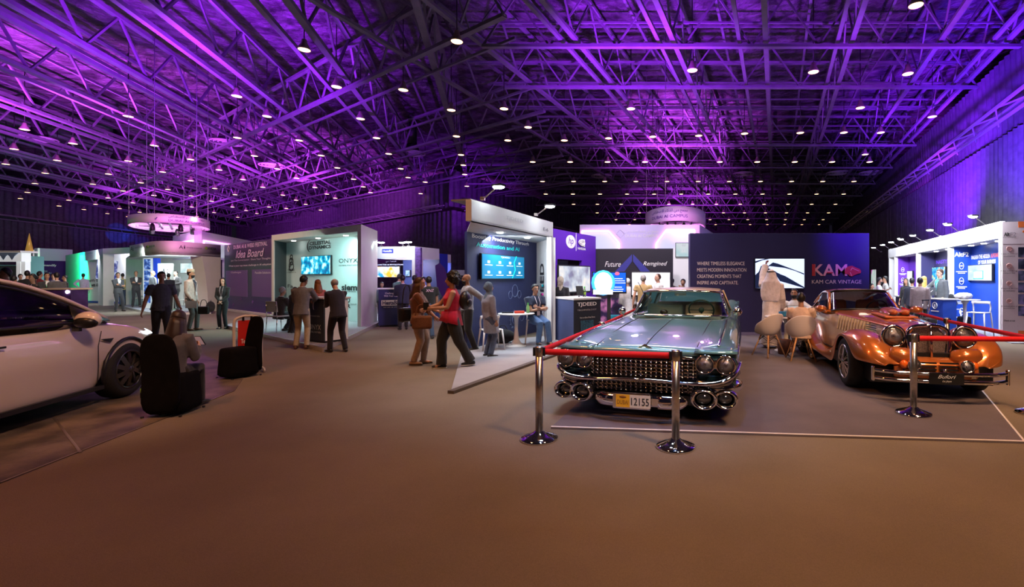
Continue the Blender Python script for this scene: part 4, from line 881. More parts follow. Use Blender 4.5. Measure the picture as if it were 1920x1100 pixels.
# ---- slogan wall of the vintage car stand
pk = Plane(GY(1294, 13.3), GY(1630, 13.3)); t = pk.thing('slogan_wall', 'wide midnight blue wall with slogan, car lettering and a screen between the vintage cars', 'display wall'); H = pk.at(1400, 437)[1]
KB = mat('midnight_blue_board', (.034, .030, .105), .45, noise=.04, nscale=3); part(t, 'wall_panel', KB, (0, 0, 0), (pk.len, .3, H), .005); part(t, 'skirting', mat('skirt_lilac', (.2, .18, .32), .5), (0, -.015, 0), (pk.len, 0, .1))
for s, u1, v in (('WHERE TIMELESS ELEGANCE', 1396, 497), ('MEETS MODERN INNOVATION', 1399, 509), ('CREATING MOMENTS THAT', 1390, 521), ('INSPIRE AND CAPTIVATE.', 1384, 533)):
    pk.text(t, s, 1307, v, u1, v-6.5, TXTP, name='slogan_line')
pk.text(t, 'KAM CAR VINTAGE', 1522, 531.5, 1615, 524.5, TXTP, name='name_line')
SAL = mat('salmon', (.95, .45, .45), .5); REDL = mat('red_lettering', (.6, .05, .06), .5)
def pxp(pts): return [pk.at(u, v) for u, v in pts]
def strokes(name, m, segs, w, y0=-.02):
    mb = MB()
    for s in segs:
        q = pxp(s)
        for a_, b_ in zip(q, q[1:]): mb.beam((a_[0], y0, a_[1]), (b_[0], y0, b_[1]), .01, w)
    return mb.build(name, m, t)
MB().prism(pxp([(1522.5, 517), (1522.5, 495), (1527.8, 495), (1527.8, 517)]), -.02, 0).build('initial_stem', REDL, t)
pk.text(t, 'KAM', 1524, 517, 1588, 495, SAL, y=-.014, bold=.02, name='initial_letters')
strokes('letter_bar', REDL, [[(1550, 511), (1561, 511)]], .035)
# red coupe silhouette at the end of the name
q = pxp([(1583, 509), (1585, 503), (1590, 499), (1597, 498), (1603, 501), (1611, 504), (1614, 508), (1613, 512), (1608, 513), (1600, 516), (1597, 518), (1592, 517), (1590, 514), (1584, 513)])
MB().prism(q, -.024, -.018).build('red_car_mark', REDL, t)
strokes('car_mark_line', SAL, [[(1594, 507), (1597, 502), (1602, 505), (1610, 508)], [(1593, 510), (1596, 517)]], .012, -.03)
s, w, h = tv(pk, 1413.5, 484, 1507, 541, mat('pale_display', (.6, .7, .95), .4, emit=1.25, ecol=(.62, .72, 1.0)), 'large pale screen on the midnight blue wall showing a close up of car bodywork')
DK = mat('picture_dark', (.008, .015, .05), .5, emit=.35, ecol=(.02, .04, .14))
def sp_(pts, m, y=-.012, name='picture_shape'): MB().prism([(a_*w, b_*h) for a_, b_ in pts], y, y+.004).build(name, m, s)
sp_([(.01, .02), (.01, .45), (.08, .56), (.12, .74), (.2, .78), (.26, .74), (.36, .86), (.46, .82), (.98, .46), (.98, .5), (.6, .68), (.3, .74), (.24, .7), (.6, .4), (.98, .06), (.98, .02), (.6, .22), (.45, .4), (.4, .3), (.3, .04)], DK)
sp_([(.01, .9), (.01, .84), (.15, .93), (.3, .975), (.2, .98)], DK)
sp_([(.38, .55), (.6, .42), (.98, .06), (.99, .02), (.5, .25)], DK, -.014)

# ---- white booth row on the right
th_ = TH; Dl = 5.43
def rowp(Y): return Vector((math.tan(TH)*Y+Dl/math.cos(TH), Y, 0))
R_A = rowp(24.5); R_B = rowp(12.25)
pr = Plane(R_A, R_B); t = pr.thing('booth_row', 'long row of white header booths on the right, lit bright from arm lamps', 'exhibition stand'); H = 3.05; hb = 2.62; Dp = .62
BW = mat('row_white_board', (.8, .8, .82), .5)
part(t, 'header', BW, (0, 0, hb), (pr.len, .1, H), .004); part(t, 'roof_panel', BW, (0, .1, hb), (pr.len, Dp, hb+.04))
divs = [pr.at(u, 560)[0] for u in (1876, 1779, 1719, 1677)]+[0.2]
for i, x in enumerate(divs): part(t, 'divider', BW, (x-.12, 0, 0.02), (x, Dp if i else Dp, hb))
cols = [mat('royal_blue_board', (.012, .06, .42), .4), mat('indigo_board', (.04, .035, .13), .4), mat('violet_board', (.14, .03, .48), .4), mat('white_green_board', (.6, .72, .72), .5)]
for i in range(4): part(t, 'back_wall', cols[i], (divs[i+1], Dp, 0), (divs[i]-.12, Dp+.05, hb))
for i in range(4): part(t, 'side_print', [cols[0], cols[1], cols[2], BW][i], (divs[i+1]+.002, .15, .05), (divs[i+1]+.012, Dp, hb)) if i < 3 else None
slab('platform', [(rowp(25).x, 25), (rowp(11.7).x, 11.7), (rowp(11.7).x+1.2, 11.5), (rowp(25).x+1.2, 25)], 0, .02, LCARP, 'pale floor of the booth row on the right', 'platform')
nr_ = Vector((-pr.d.y, pr.d.x, 0)); pb_ = Plane(R_A+nr_*Dp, R_B+nr_*Dp)
def rt(s, u0, vb, u1, vt, m, **k):
    x0, z0 = pb_.at(u0, vb); z1 = pb_.at(u0, vt)[1]; x1 = pb_.at(u1, vb)[0]; return text(s, t, x0, z0, x1, z1, m, y=Dp-.012, **k)
x0 = pb_.at(1822, 490)[0]; x1 = pb_.at(1868, 490)[0]
text('UNLEASH THE HIDDEN', t, x0, 2.20, x0+(x1-x0)*.78, 2.33, TXTW, y=Dp-.012, bold=.02); text('AI POWER', t, x0+(x1-x0)*.82, 2.20, x0+(x1-x0)*1.15, 2.33, mat('coral_lettering', (.8, .15, .1), .5), y=Dp-.012, bold=.02)
text('OF YOUR BUSINESS', t, x0+(x1-x0)*.3, 2.03, x1, 2.15, TXTW, y=Dp-.012, bold=.02)
s_, w, h = tv(pb_, 1820, 497, 1866, 527, screen_mat('pale_ui', (.55, .75, .85), (.7, .85, .9), (.85, .92, .95), 1.1, 1), 'pale blue wall screen in the royal blue booth')
MB().box2((w*.26, -.012, h*.12), (w*.68, -.008, h*.62)).build('picture_monitor', mat('ui_blue', (.02, .3, .75), .5, emit=.9), s_); MB().box2((w*.29, -.016, h*.18), (w*.65, -.012, h*.58)).build('picture_panel', mat('ui_pale', (.7, .85, .95), .5, emit=1), s_)
# prints on the divider beside: icons and name
dv = divs[1]
pS = Plane(R_A+pr.d*dv+nr_*.12, R_A+pr.d*dv+nr_*Dp) if False else Plane(R_A+pr.d*(dv+.0)+nr_*Dp, R_A+pr.d*(dv+.0)+nr_*.12)
def side_icons(dx, m, n, title, tm=TXTW):
    A_ = R_A+pr.d*(dx+.015)
    pS = Plane(A_+nr_*.1, A_+nr_*Dp); 
    if title: o = text(title, t, .05, 2.3, .45, 2.45, tm, bold=.03); to_local(t, o, pS.A, pS.rz)
    mb = MB()
    for k in range(n):
        cz = 2.0-k*.5; mb.tube([(.25+.06*math.cos(a), -.01, cz+.11*math.sin(a)) for a in [i*math.pi/6 for i in range(12)]], .01, 5, closed=True); mb.beam((.22, -.01, cz), (.28, -.01, cz), .04); mb.box((.25, -.01, cz-.19), (.3, .008, .03)); mb.box((.25, -.01, cz-.24), (.2, .008, .025))
    o = mb.build('icon_column', tm, t); to_local(t, o, pS.A, pS.rz)
side_icons(divs[1], None, 4, 'AltF2'); side_icons(divs[3], None, 4, '')
rt('NASTY', 1756, 495, 1777, 488, mat('violet_letters', (.15, .06, .7), .4, emit=.3), bold=.03)
tv(pb_, 1749, 501, 1777, 525, screen_mat('blue_dots', (.0, .15, .6), (.0, .5, .8), (.9, .9, .3), 1.3, 5, 3), 'bright blue screen behind the man with the laptop')
tv(pb_, 1700, 508, 1714, 540, mat('pale_monitor', (.7, .8, .85), .4, emit=.9), 'pale tall screen in the violet booth')
rt('D Gen', 1708, 503, 1716, 498, mat('violet_ink', (.1, .03, .6), .5))
x0, z0 = pb_.at(1634, 545); x1, z1 = pb_.at(1643, 505)
MB().box2((x0, Dp-.02, z0), (x1, Dp-.01, z1)).build('magenta_print', screen_mat('print_magenta', (.8, .85, .85), (.6, .8, .75), (.7, .02, .5), .7, 1.8, 5, True), t)
for k in range(5):
    xx = divs[0]-.12-(divs[0]-divs[1])*(.25+.25*(k % 3)) if k < 3 else divs[1]-1.0*(k-2)*1.3
    MB().cyl((xx, .35, hb-.02), (xx, .35, hb), .07, n=12).build('downlight', STRIPS, t)
lab = 'arm spotlight glaring on the top edge of the white booth row'
for u in (1847, 1797, 1762, 1728, 1704, 1685, 1668, 1650):
    x = pr.at(u, 440)[0]; a = R_A+pr.d*x+nr_*.05; a = Vector((a.x, a.y, H)); spotarm(a, a+Vector((-.48, -.12, .24)), lab, group='arm spotlights on the white booth row')
# end panel facing the viewer
pe = Plane(R_B+pr.d*.08+nr_*.01, R_B+pr.d*.08+nr_*2.2); t = pe.thing('end_panel', 'lilac end panel with icons and dark photo tiles at the right edge of the picture', 'display wall'); H = 3.02
LIL = mat('lilac_white_board', (.72, .62, .68), .5, noise=.02); part(t, 'panel', LIL, (0, 0, 0), (pe.len, .06, H)); part(t, 'seam', mat('seam', (.3, .25, .3), .5), (0, -.004, pe.at(1890, 458)[1]), (pe.len, 0, pe.at(1890, 458)[1]+.01))
pe.text(t, 'Alt', 1882, 443, 1893, 435.5, TXTD, y=-.008, bold=.04); pe.text(t, 'F2', 1894, 443, 1905, 435.5, mat('grey_ink', (.35, .3, .35), .5), y=-.008); pe.text(t, 'PATHFINDER', 1881, 446, 1905, 444, TXTD, y=-.008)
CORL = mat('pale_coral', (.72, .38, .36), .5)
for k, (v, s1, s2) in enumerate(((466, 'Instant AI-powered', 'visualizations'), (498, 'No coding', 'required'), (531, 'Rapid ROI', 'in minutes'), (564, 'AI orchestration of', 'specialized AI chains'))):
    x, z = pe.at(1892, v); mb = MB(); mb.tube([(x+.055*math.cos(a), -.008, z+.055*math.sin(a)) for a in [i*math.pi/6 for i in range(12)]], .007, 5, closed=True); mb.box((x, -.008, z), (.05, .004, .05)); mb.build('wall_print', CORL, t)
    text(s1, t, x-.17, z-.15, x+.17, z-.115, TXTD); text(s2, t, x-.12, z-.205, x+.12, z-.17, TXTD)
pe.text(t, 'Check us out', 1882, 602, 1903, 599, TXTD, y=-.008, bold=.02)
ORG = mat('orange_print', (.85, .2, .05), .5); x = pe.at(1909, 500)[0]
part(t, 'orange_block', ORG, (x, -.006, H-.15), (pe.len, 0, H)); part(t, 'orange_block', ORG, (x, -.006, .05), (pe.len, 0, .28)); part(t, 'orange_block', ORG, (x+.09, -.006, H-.28), (pe.len, 0, H-.23))
for k in range(6): part(t, 'photo_tile', screen_mat('tile_%d' % k, (.01, .01, .03), (.04, .04, .08), (.12, .08, .2), .5, 4, k*3), (x, -.006, pe.at(1912, 482)[1]-k*.295), (pe.len, 0, pe.at(1912, 482)[1]-k*.295+.25))
# ================================================================ cars
def paint(name, col, rough=.28, metal=.55, flake=.0):
    return mat(name, col, rough, metal, coat=1.0, noise=flake, nscale=300)
def shell(st, name, m, par, sub=2, front=None, back=None, solid=0.0):
    """st: stations (y, [(x, z) ... from the middle line outwards and down]); mirrored to both sides"""
    rows = []
    def row(y, pr): 
        f = y if callable(y) else (lambda x, z: y)
        return [(-x, f(x, z), z) for x, z in reversed(pr[1:])]+[(x, f(x, z), z) for x, z in pr]
    def flat(y, pr, zm, k): return row(y, [(x*k, zm+(z-zm)*.02) for x, z in pr])
    if front: rows.append(flat(front[0], st[0][1], front[1], .92))
    rows += [row(y, pr) for y, pr in st]
    if back: rows.append(flat(back[0], st[-1][1], back[1], .92))
    return MB().grid(rows).build(name, m, par, sub=sub, solid=solid)
def arc_pts(a, b, n): return [tuple(a[i]+(b[i]-a[i])*t for i in range(3)) for t in [k/n for k in range(n+1)]]
def smooth(pts, n=6):
    """Catmull-Rom through pts"""
    p = [Vector(x) for x in pts]; p = [p[0]*2-p[1]]+p+[p[-1]*2-p[-2]]; out = []
    for i in range(1, len(p)-2):
        for k in range(n):
            t = k/n; out.append(.5*((2*p[i])+(p[i+1]-p[i-1])*t+(2*p[i-1]-5*p[i]+4*p[i+1]-p[i+2])*t*t+(3*p[i]-p[i-1]-3*p[i+1]+p[i+2])*t**3))
    out.append(p[-2]); return out
TYRE = mat('tyre_rubber', (.014, .013, .013), .75, noise=.2, nscale=60, bump=.4, bscale=90)
LENS = glass_mat('lamp_lens', (.95, .95, 1.0), .12, .02)
REFL = mat('lamp_reflector', (.92, .88, .92), .42, .35, noise=.12, nscale=30, bump=.1, bscale=60)
def headlamp(par, c, r, ax=(0, -1, 0), name='headlight', m=None):
    c = Vector(c); h = MB().lathe([(r*.98, 0), (r*.8, -.35*r), (r*.3, -.6*r), (.005, -.65*r)], c, 24, axis=ax).build(name, m or REFL, par)
    x, y, d = basis(ax)
    MB().tube([c+x*r*1.03*math.cos(a)+y*r*1.03*math.sin(a) for a in [i*math.pi/16 for i in range(32)]], r*.14, 8, closed=True).build('bezel', CHROME, h)
    MB().lathe([(r*.97, .0), (r*.8, .16*r), (r*.4, .28*r), (.005, .31*r)], c, 24, axis=ax).build('lens', LENS, h)
    MB().ell(c+d*(-.1*r), (r*.28, r*.28, r*.28), 10, 6).build('bulb_cap', CHROME, h)
    return h
def wheel(par, x, y, r, w, side, rim, spokes=10, hub=None, style='multi'):
    """a wheel as a part: tyre mesh with rim and hub as sub-parts; side = -1 or 1 outer face"""
    s = side; t = MB().rings([[(x+q, y+rr*math.cos(a), r+rr*math.sin(a)) for a in [math.pi*k/20 for k in range(40)]] for rr, q in ((r*.66, -w/2), (r*.9, -w/2), (r*.985, -w*.36), (r, -w*.2), (r, w*.2), (r*.985, w*.36), (r*.9, w/2), (r*.66, w/2), (r*.64, 0))], 0, True, False, True).build('wheel', TYRE, par)
    rm = MB(); xo = x+s*w*.46; R2 = r*.68
    rm.tube([(xo, y+R2*math.cos(a), r+R2*math.sin(a)) for a in [i*math.pi/20 for i in range(40)]], r*.045, 8, closed=True)
    rm.rings([[(xo+q, y+R2*rr*math.cos(a), r+R2*rr*math.sin(a)) for a in [math.pi*k/15 for k in range(30)]] for rr, q in ((1.0, 0), (.98, -s*w*.5))], 0, True, False)
    for k in range(spokes):
        a = 2*math.pi*k/spokes
        if style == 'multi':
            for da in (-.09, .09): rm.beam((xo+s*.012, y+r*.12*math.cos(a), r+r*.12*math.sin(a)), (xo-s*.005, y+R2*math.cos(a+da), r+R2*math.sin(a+da)), r*.045, r*.06)
        else:
            b_ = a+.35; rm.beam((xo+s*.012, y+r*.1*math.cos(a), r+r*.1*math.sin(a)), (xo-s*.02, y+R2*math.cos(b_), r+R2*math.sin(b_)), r*.05, r*.16)
    rm.lathe([(r*.17, -.02*s), (r*.17, .01*s), (r*.1, .03*s), (.003, .035*s)], (xo, y, r), 16, axis=(1, 0, 0))
    rm.build('rim', rim, t)
    MB().lathe([(R2*.8, 0), (R2*.8, -s*.02), (.01, -s*.02)], (x+s*w*.12, y, r), 24, axis=(1, 0, 0)).build('brake_disc', DARK, t)
    return t
# ---------------------------------------------------------------- blue vintage tail-fin car
th_c = math.radians(15.3); Oc = P(1203, 700, 5.33); Oc = Vector((Oc.x, Oc.y, .02))
BLUEP = paint('teal_metallic_paint', (.15, .35, .37), .3, .3)
car = thing('tail_fin_car', 'pale teal vintage tail-fin sedan with four round headlights and studded chrome grille', 'car', Oc, -th_c); car.scale = (1.03, 1.03, 1.02)
CREAM = mat('cream_roof_paint', (.72, .60, .48), .3, coat=.6)
def cst(y, hw, zc, zv, zf, zs, zb, arch=0, bulge=0.0):
    # middle, hood edge valley, fender peak, shoulder, side, sill
    return (y, [(0, zc), (.22, zc-.003), (.44, zc-.012), (.58, zv), (hw-.27, zf-.01), (hw-.16, zf), (hw-.06, zf-.03), (hw-.005, zf-.10), (hw+bulge, zs), (hw-.005, zs-.12-arch*.0), (hw-.02, zb+.08+arch), (hw-.05, zb+arch)])
S = [cst(.17, .97, .765, .758, .80, .62, .50), cst(.24, .99, .785, .772, .825, .62, .42), cst(.5, 1.0, .815, .80, .85, .62, .34), cst(.78, 1.0, .84, .825, .862, .66, .26, .30), cst(1.05, 1.0, .858, .845, .87, .68, .26, .36), cst(1.35, 1.0, .872, .86, .878, .66, .26, .30),
     cst(1.6, 1.0, .885, .872, .885, .62, .26), cst(2.2, 1.0, .905, .89, .895, .6, .25), cst(2.72, .995, .925, .905, .905, .6, .25),
     cst(2.95, .99, .70, .80, .905, .6, .25), cst(3.3, .985, .62, .70, .90, .6, .25), cst(4.2, .98, .62, .70, .88, .6, .25), cst(4.7, .98, .75, .80, .90, .6, .25), cst(4.95, .98, .90, .88, .93, .6, .28, .1), cst(5.3, .98, .90, .88, .99, .6, .30, .12), cst(5.8, .97, .88, .86, 1.06, .6, .3, .0), cst(6.2, .95, .84, .82, 1.10, .6, .34)]
shell(S, 'body', BLUEP, car, 2, front=(.16, .60), back=(6.22, .6))
# hood: raised centre panel seams and chrome fender strips
for s in (-1, 1):
    MB().tube(smooth([(s*.80, .17, .815), (s*.81, .35, .853), (s*.82, .9, .880), (s*.82, 1.7, .893), (s*.80, 2.6, .907)], 5), [.012]*3+[.014]*17+[.010], 8, flat=.6).build('fender_trim', CHROME, car)
    MB().tube(smooth([(s*.565, .20, .775), (s*.57, .6, .808), (s*.575, 1.5, .872), (s*.58, 2.6, .902)], 5), .006, 6).build('bonnet_seam', DARK, car)
    # tail fin
    MB().prism([(4.1, .86), (5.0, .98), (5.9, 1.0), (6.3, 1.02), (6.25, .86), (5.2, .85)], s*.86, s*.955, plane='yz').build('tail_fin', BLUEP, car, bevel=.02)
    MB().tube(smooth([(s*.99, .30, .60), (s*1.005, 1.2, .63), (s*1.005, 3.0, .60), (s*.99, 5.6, .60)], 4), .012, 6).build('side_trim', CHROME, car)
    for yw in (1.07, 4.75): wheel(car, s*.80, yw, .36, .20, s, CHROME, 12)
    MB().tube([(s*.995, yy, .35+.37*math.sin(a)) for yy, a in [(1.07+.42*math.cos(q), q) for q in [i*math.pi/12 for i in range(13)]]], .012, 6).build('wheel_lip', CHROME, car)
MB().tube(smooth([(0, .175, .775), (0, .5, .822), (0, 1.5, .884), (0, 2.6, .928)], 5), .004, 5).build('bonnet_seam', DARK, car)
MB().prism([(-.09, .0), (0, .05), (.09, 0), (.06, .0), (0, .028), (-.06, 0)], .1, .16).build('bonnet_badge', mat('gold_badge', (.85, .6, .25), .2, 1), car).location = (0, .02, .76)
# front panel, brows and lamps
face = MB(); face.box2((-.575, .10, .30), (.575, .16, .74)); face.build('grille_backing', BLACK, car)
MB().tube(smooth([(-.60, .10, .675), (-.3, .02, .70), (0, -.01, .708), (.3, .02, .70), (.60, .10, .675)], 6), .014, 8, flat=1.5).build('grille_trim', CHROME, car)
MB().tube(smooth([(-.66, .10, .735), (-.3, .06, .742), (0, .03, .745), (.3, .06, .742), (.66, .10, .735)], 6), [.028]*25, 10, flat=1.3).build('bonnet_lip', BLUEP, car)
for s in (-1, 1):
    MB().grid([[(s*(.56+.44*t), .02+.05*t*t+(.0 if r else .12), (.80 if r == 0 else .765)-.03*t*(1-r)*0-.012*r) for t in [k/6 for k in range(7)]] for r in (0, 1)]+[[(s*(.56+.44*t), .04+.05*t*t, .742) for t in [k/6 for k in range(7)]]]).build('lamp_brow', BLUEP, car, solid=.02)
    hb_ = MB(); hb_.ell((s*.775, .17, .63), (.235, .13, .135), 20, 10); hb_.build('lamp_housing', paint('teal_dark_paint', (.05, .13, .15), .24, .6), car)
    for x in (.668, .882): headlamp(car, (s*x, .035, .635), .092)
    MB().box2((s*.56, .14, .40), (s*.985, .20, .75)).build('front_panel', MATS['teal_dark_paint'], car)
    MB().box((s*.775, .04, .635), (.05, .03, .10)).build('lamp_divider', CHROME, car, bevel=.012)
# studded grille: bars and bullets
for zb_, zt_, rows, nm in ((.475, .665, 5, 'upper_grille'), (.315, .43, 3, 'lower_grille')):
    gm = MB(); n = 21
    for r in range(rows):
        z = zb_+(zt_-zb_)*(r+.5)/rows; gm.beam((-.58, .04+.0, z), (.58, .04, z), .008, .008)
        for k in range(n):
            x = -.55+1.1*k/(n-1); yb_ = .02-.05*(1-(x/.6)**2)
            gm.lathe([(.011, 0), (.014, .012), (.009, .03), (.001, .036)], (x, yb_+.01, z), 8, axis=(0, -1, 0))
    for k in range(n):
        x = -.55+1.1*k/(n-1); yb_ = .02-.05*(1-(x/.6)**2); gm.beam((x, yb_+.02, zb_), (x, yb_+.02, zt_), .007, .02)
    gm.build(nm, CHROME, car)
# middle bar sweeping out to the wings
for s in (-1, 1):
    MB().tube(smooth([(0, -.075, .462), (s*.3, -.065, .452), (s*.55, -.05, .440), (s*.72, -.07, .452), (s*.86, -.06, .485), (s*.97, .06, .545), (s*1.02, .45, .60)], 5), [.026]*10+[.03]*10+[.034]*6+[.03]*5, 10, flat=.75).build('wing_bar', CHROME, car)
    MB().tube(smooth([(s*.58, .02, .44), (s*.75, -.02, .43), (s*.9, .05, .46), (s*1.0, .35, .52)], 5), [.03]*16, 8, flat=1.4).build('wing_bar_lower', mat('dark_chrome', (.25, .24, .25), .12, 1), car)
    MB().tube(smooth([(s*.70, .12, .375), (s*.85, .14, .38), (s*.97, .4, .36), (s*1.01, .75, .34)], 5), [.07, .1, .105, .11, .115, .115, .11, .11, .105, .1, .09, .08, .07, .06, .04, .02], 12, flat=.8).build('bumper_pod', CHROME, car)
    for x, rx, yy in ((.66, .115, -.085), (.875, .105, -.035)):
        sh = MB(); c = (s*x, yy+.10, .285)
        sh.lathe([(rx*.72, -.16), (rx*1.12, -.04), (rx*1.15, .04), (rx*1.02, .10), (rx*.9, .105), (rx*.74, .06), (rx*.66, -.02)], c, 28, axis=(s*.12, -1, 0), sx=1.12, sy=.86).build('jet_pod', CHROME, car)
        MB().lathe([(rx*.74, .02), (rx*.5, .05), (.003, .06)], c, 20, axis=(s*.12, -1, 0), sx=1.1, sy=.84).build('pod_lamp', mat('smoked_lamp', (.10, .09, .085), .12, .3, coat=1), car)
    MB().tube(smooth([(s*.50, -.05, .245), (s*.38, -.10, .24), (s*.2, -.125, .238)], 4), [.035, .055, .07, .075, .075, .075, .075, .075, .075], 12, flat=.55, up=(0, 1, 0)).build('bumper_bar', CHROME, car)
MB().box((0, -.10, .238), (.45, .05, .115)).build('bumper_bar', CHROME, car, bevel=.02)
pl_ = MB().box((-.075, -.155, .245), (.41, .03, .175)).build('plate_holder', CHROME, car, bevel=.012)
MB().box((-.165, -.172, .245), (.15, .008, .13)).build('plate_panel', mat('plate_orange', (.85, .48, .03), .4), pl_); MB().box((.02, -.172, .245), (.22, .008, .13)).build('plate_panel', mat('plate_silver', (.72, .70, .68), .35), pl_)
text('12155', pl_, -.075, .205, .115, .285, TXTD, y=-.178, bold=.01); text('DUBAI', pl_, -.225, .21, -.105, .255, mat('brown_ink', (.25, .1, .02), .5), y=-.178); MB().ell((-.165, -.176, .287), (.04, .004, .014), 12, 6).build('plate_mark', MATS['brown_ink'], pl_)
MB().box((0, .25, .22), (1.5, .3, .1)).build('underside', BLACK, car)
MB().box2((-.85, .5, .15), (.85, 5.9, .3)).build('underbody', BLACK, car)
# cowl, windscreen, roof
cw = smooth([(-.80, 3.22, .915), (-.78, 2.98, .922), (-.6, 2.80, .93), (-.3, 2.72, .935), (0, 2.70, .937), (.3, 2.72, .935), (.6, 2.80, .93), (.78, 2.98, .922), (.80, 3.22, .915)], 4)
tp = smooth([(-.665, 3.45, 1.285), (-.65, 3.33, 1.30), (-.52, 3.22, 1.315), (-.26, 3.15, 1.325), (0, 3.13, 1.327), (.26, 3.15, 1.325), (.52, 3.22, 1.315), (.65, 3.33, 1.30), (.665, 3.45, 1.285)], 4)
mid = [(a+b)/2+Vector((0, -.015, .0)) for a, b in zip(cw, tp)]
CG = glass_mat('car_glass', (.86, .95, .93), .0, .02)
MB().grid([cw, mid, tp]).build('windscreen', CG, car)
MB().tube(cw, .016, 8).build('windscreen_trim', CHROME, car); MB().tube(tp, .018, 8).build('windscreen_trim', CHROME, car)
for s in (-1, 1):
    i = 0 if s < 0 else -1; MB().tube([cw[i], mid[i], tp[i]], .017, 8).build('windscreen_pillar', CHROME, car)
    j = 8 if s < 0 else -9; 
rf = []
for k in range(9):
    t_ = k/8; yy = 3.18+1.75*t_; hw_ = .66-.03*t_+.0; zz = 1.325+.055*math.sin(math.pi*min(1, .25+t_*.6)); zz -= .05*max(0, t_-.7)/.3
    rf.append([(x*hw_, yy+(.22*abs(x)**3)*(1-t_)-.0, zz-.035*abs(x)**2.2-(.028 if abs(x) > .98 else 0)) for x in [-1, -.98, -.9, -.7, -.4, 0, .4, .7, .9, .98, 1]])
MB().grid(rf).build('roof', CREAM, car, sub=1, solid=.03)
for s in (-1, 1):
    edge = [(s*(r[-1][0]+.003), r[-1][1], r[-1][2]-.012) for r in rf]; MB().tube(edge, .013, 6).build('roof_trim', CHROME, car)
    MB().grid([[(s*.80, 3.24, .915), (s*.665, 3.47, 1.28)], [(s*.80, 4.0, .905), (s*.655, 4.0, 1.30)], [(s*.79, 4.75, .91), (s*.64, 4.72, 1.29)]]).build('side_window', CG, car)
    MB().tube([(s*.735, 4.05, .9), (s*.66, 4.02, 1.30)], .014, 6).build('door_pillar', CHROME, car)
    MB().grid([[(s*.80, 4.72, .90), (s*.645, 4.68, 1.30)], [(s*.72, 5.15, .91), (s*.60, 4.9, 1.29)]]).build('rear_pillar', CREAM, car, solid=.03)
    # mirror
    mm = MB().lathe([(.07, 0), (.075, .02), (.06, .05), (.02, .07)], (s*.96, 2.95, 1.0), 18, axis=(0, -1, .1)).build('door_mirror', CHROME, car) if s > 0 else MB().lathe([(.06, 0), (.065, .02), (.02, .06)], (s*.96, 2.95, .98), 18, axis=(0, -1, .1)).build('door_mirror', CHROME, car)
    MB().beam((s*.94, 2.98, .88), (s*.96, 2.97, .97), .02).build('mirror_stem', CHROME, car)
MB().grid([[(-.6, 4.92, 1.29), (0, 4.95, 1.325), (.6, 4.92, 1.29)], [(-.72, 5.2, .92), (0, 5.35, .93), (.72, 5.2, .92)]]).build('rear_window', CG, car)
MB().tube(smooth([(-.62, 2.70, .935), (0, 2.62, .94), (.62, 2.70, .935)], 6), .016, 6).build('cowl_grille', CHROME, car)
# interior
TSEAT = mat('pale_teal_leather', (.45, .62, .58), .45); CRS = mat('cream_leather', (.66, .58, .44), .5)
def pad(c, d, m, name, par, b=.06): return MB().box(c, d).build(name, m, par, bevel=b)
pad((0, 2.93, .87), (1.42, .36, .09), BLACK if False else mat('dash_teal', (.06, .12, .12), .5), 'dashboard', car, .03)
pad((-.35, 3.78, .86), (.66, .16, .42), TSEAT, 'front_seat', car); pad((.35, 3.78, .86), (.66, .16, .42), CRS, 'front_seat', car); pad((0, 3.55, .62), (1.4, .5, .18), CRS, 'seat_cushion', car); pad((0, 4.72, .9), (1.36, .18, .34), CRS, 'rear_seat', car)
def steering(par, c, r, m, tilt=-.5, name='steering_wheel', rz=0.0):
    M = Matrix.Rotation(tilt, 3, 'X'); c = Vector(c); mb = MB()
    mb.tube([c+M @ Vector((r*math.cos(a), 0, r*math.sin(a))) for a in [i*math.pi/16 for i in range(32)]], .014, 8, closed=True)
    for a in (0, math.pi, -math.pi/2): mb.beam(c, c+M @ Vector((r*math.cos(a), 0, r*math.sin(a))), .025, .015)
    mb.ell(c, (.05, .03, .05), 10, 6); return mb.build(name, m, par)
steering(car, (.36, 3.2, 1.0), .21, mat('dark_teal_plastic', (.02, .06, .06), .3), .6)
PAP = mat('yellow_paper', (.82, .74, .35), .6); PAP2 = mat('cream_paper', (.85, .76, .55), .6)
for c, d, m, rz, lab in (((-.16, 2.88, .928), (.22, .14, .014), PAP, .5, 'left yellow leaflet on the dashboard of the blue car'), ((.04, 2.86, .928), (.2, .13, .016), PAP2, -.2, 'small cream leaflet in the middle of the dashboard of the blue car'), ((.36, 2.88, .935), (.42, .2, .035), PAP2, .1, 'wide cream folder on the dashboard before the steering wheel')):
    M = Matrix.Translation(Oc) @ Matrix.Rotation(-th_c, 4, 'Z') @ Matrix.Diagonal((1.03, 1.03, 1.02, 1)); w_ = M @ Vector(c)
    o = MB().box((0, 0, 0), d).build('dashboard_paper', m, loc=w_, rz=rz-th_c); tag(o, lab, 'paper')
MB().ell((-.24, 2.95, .97), (.07, .05, .045)).build('dash_fan', BLACK, car); MB().box((.0, 3.24, 1.27), (.2, .02, .05)).build('rear_mirror', CHROME, car)
CAD = car
# ---------------------------------------------------------------- orange neoclassic coupe
th_o = math.radians(10.5); Oo = Vector((4.10, 5.98, .02))
ORA = paint('copper_orange_paint', (.56, .165, .035), .28, .42); CHAMP = paint('champagne_paint', (.66, .55, .42), .34, .2)
car = thing('neoclassic_coupe', 'copper orange neoclassic coupe with big round headlights, upright grille and twin bar bumper', 'car', Oo, -th_o)
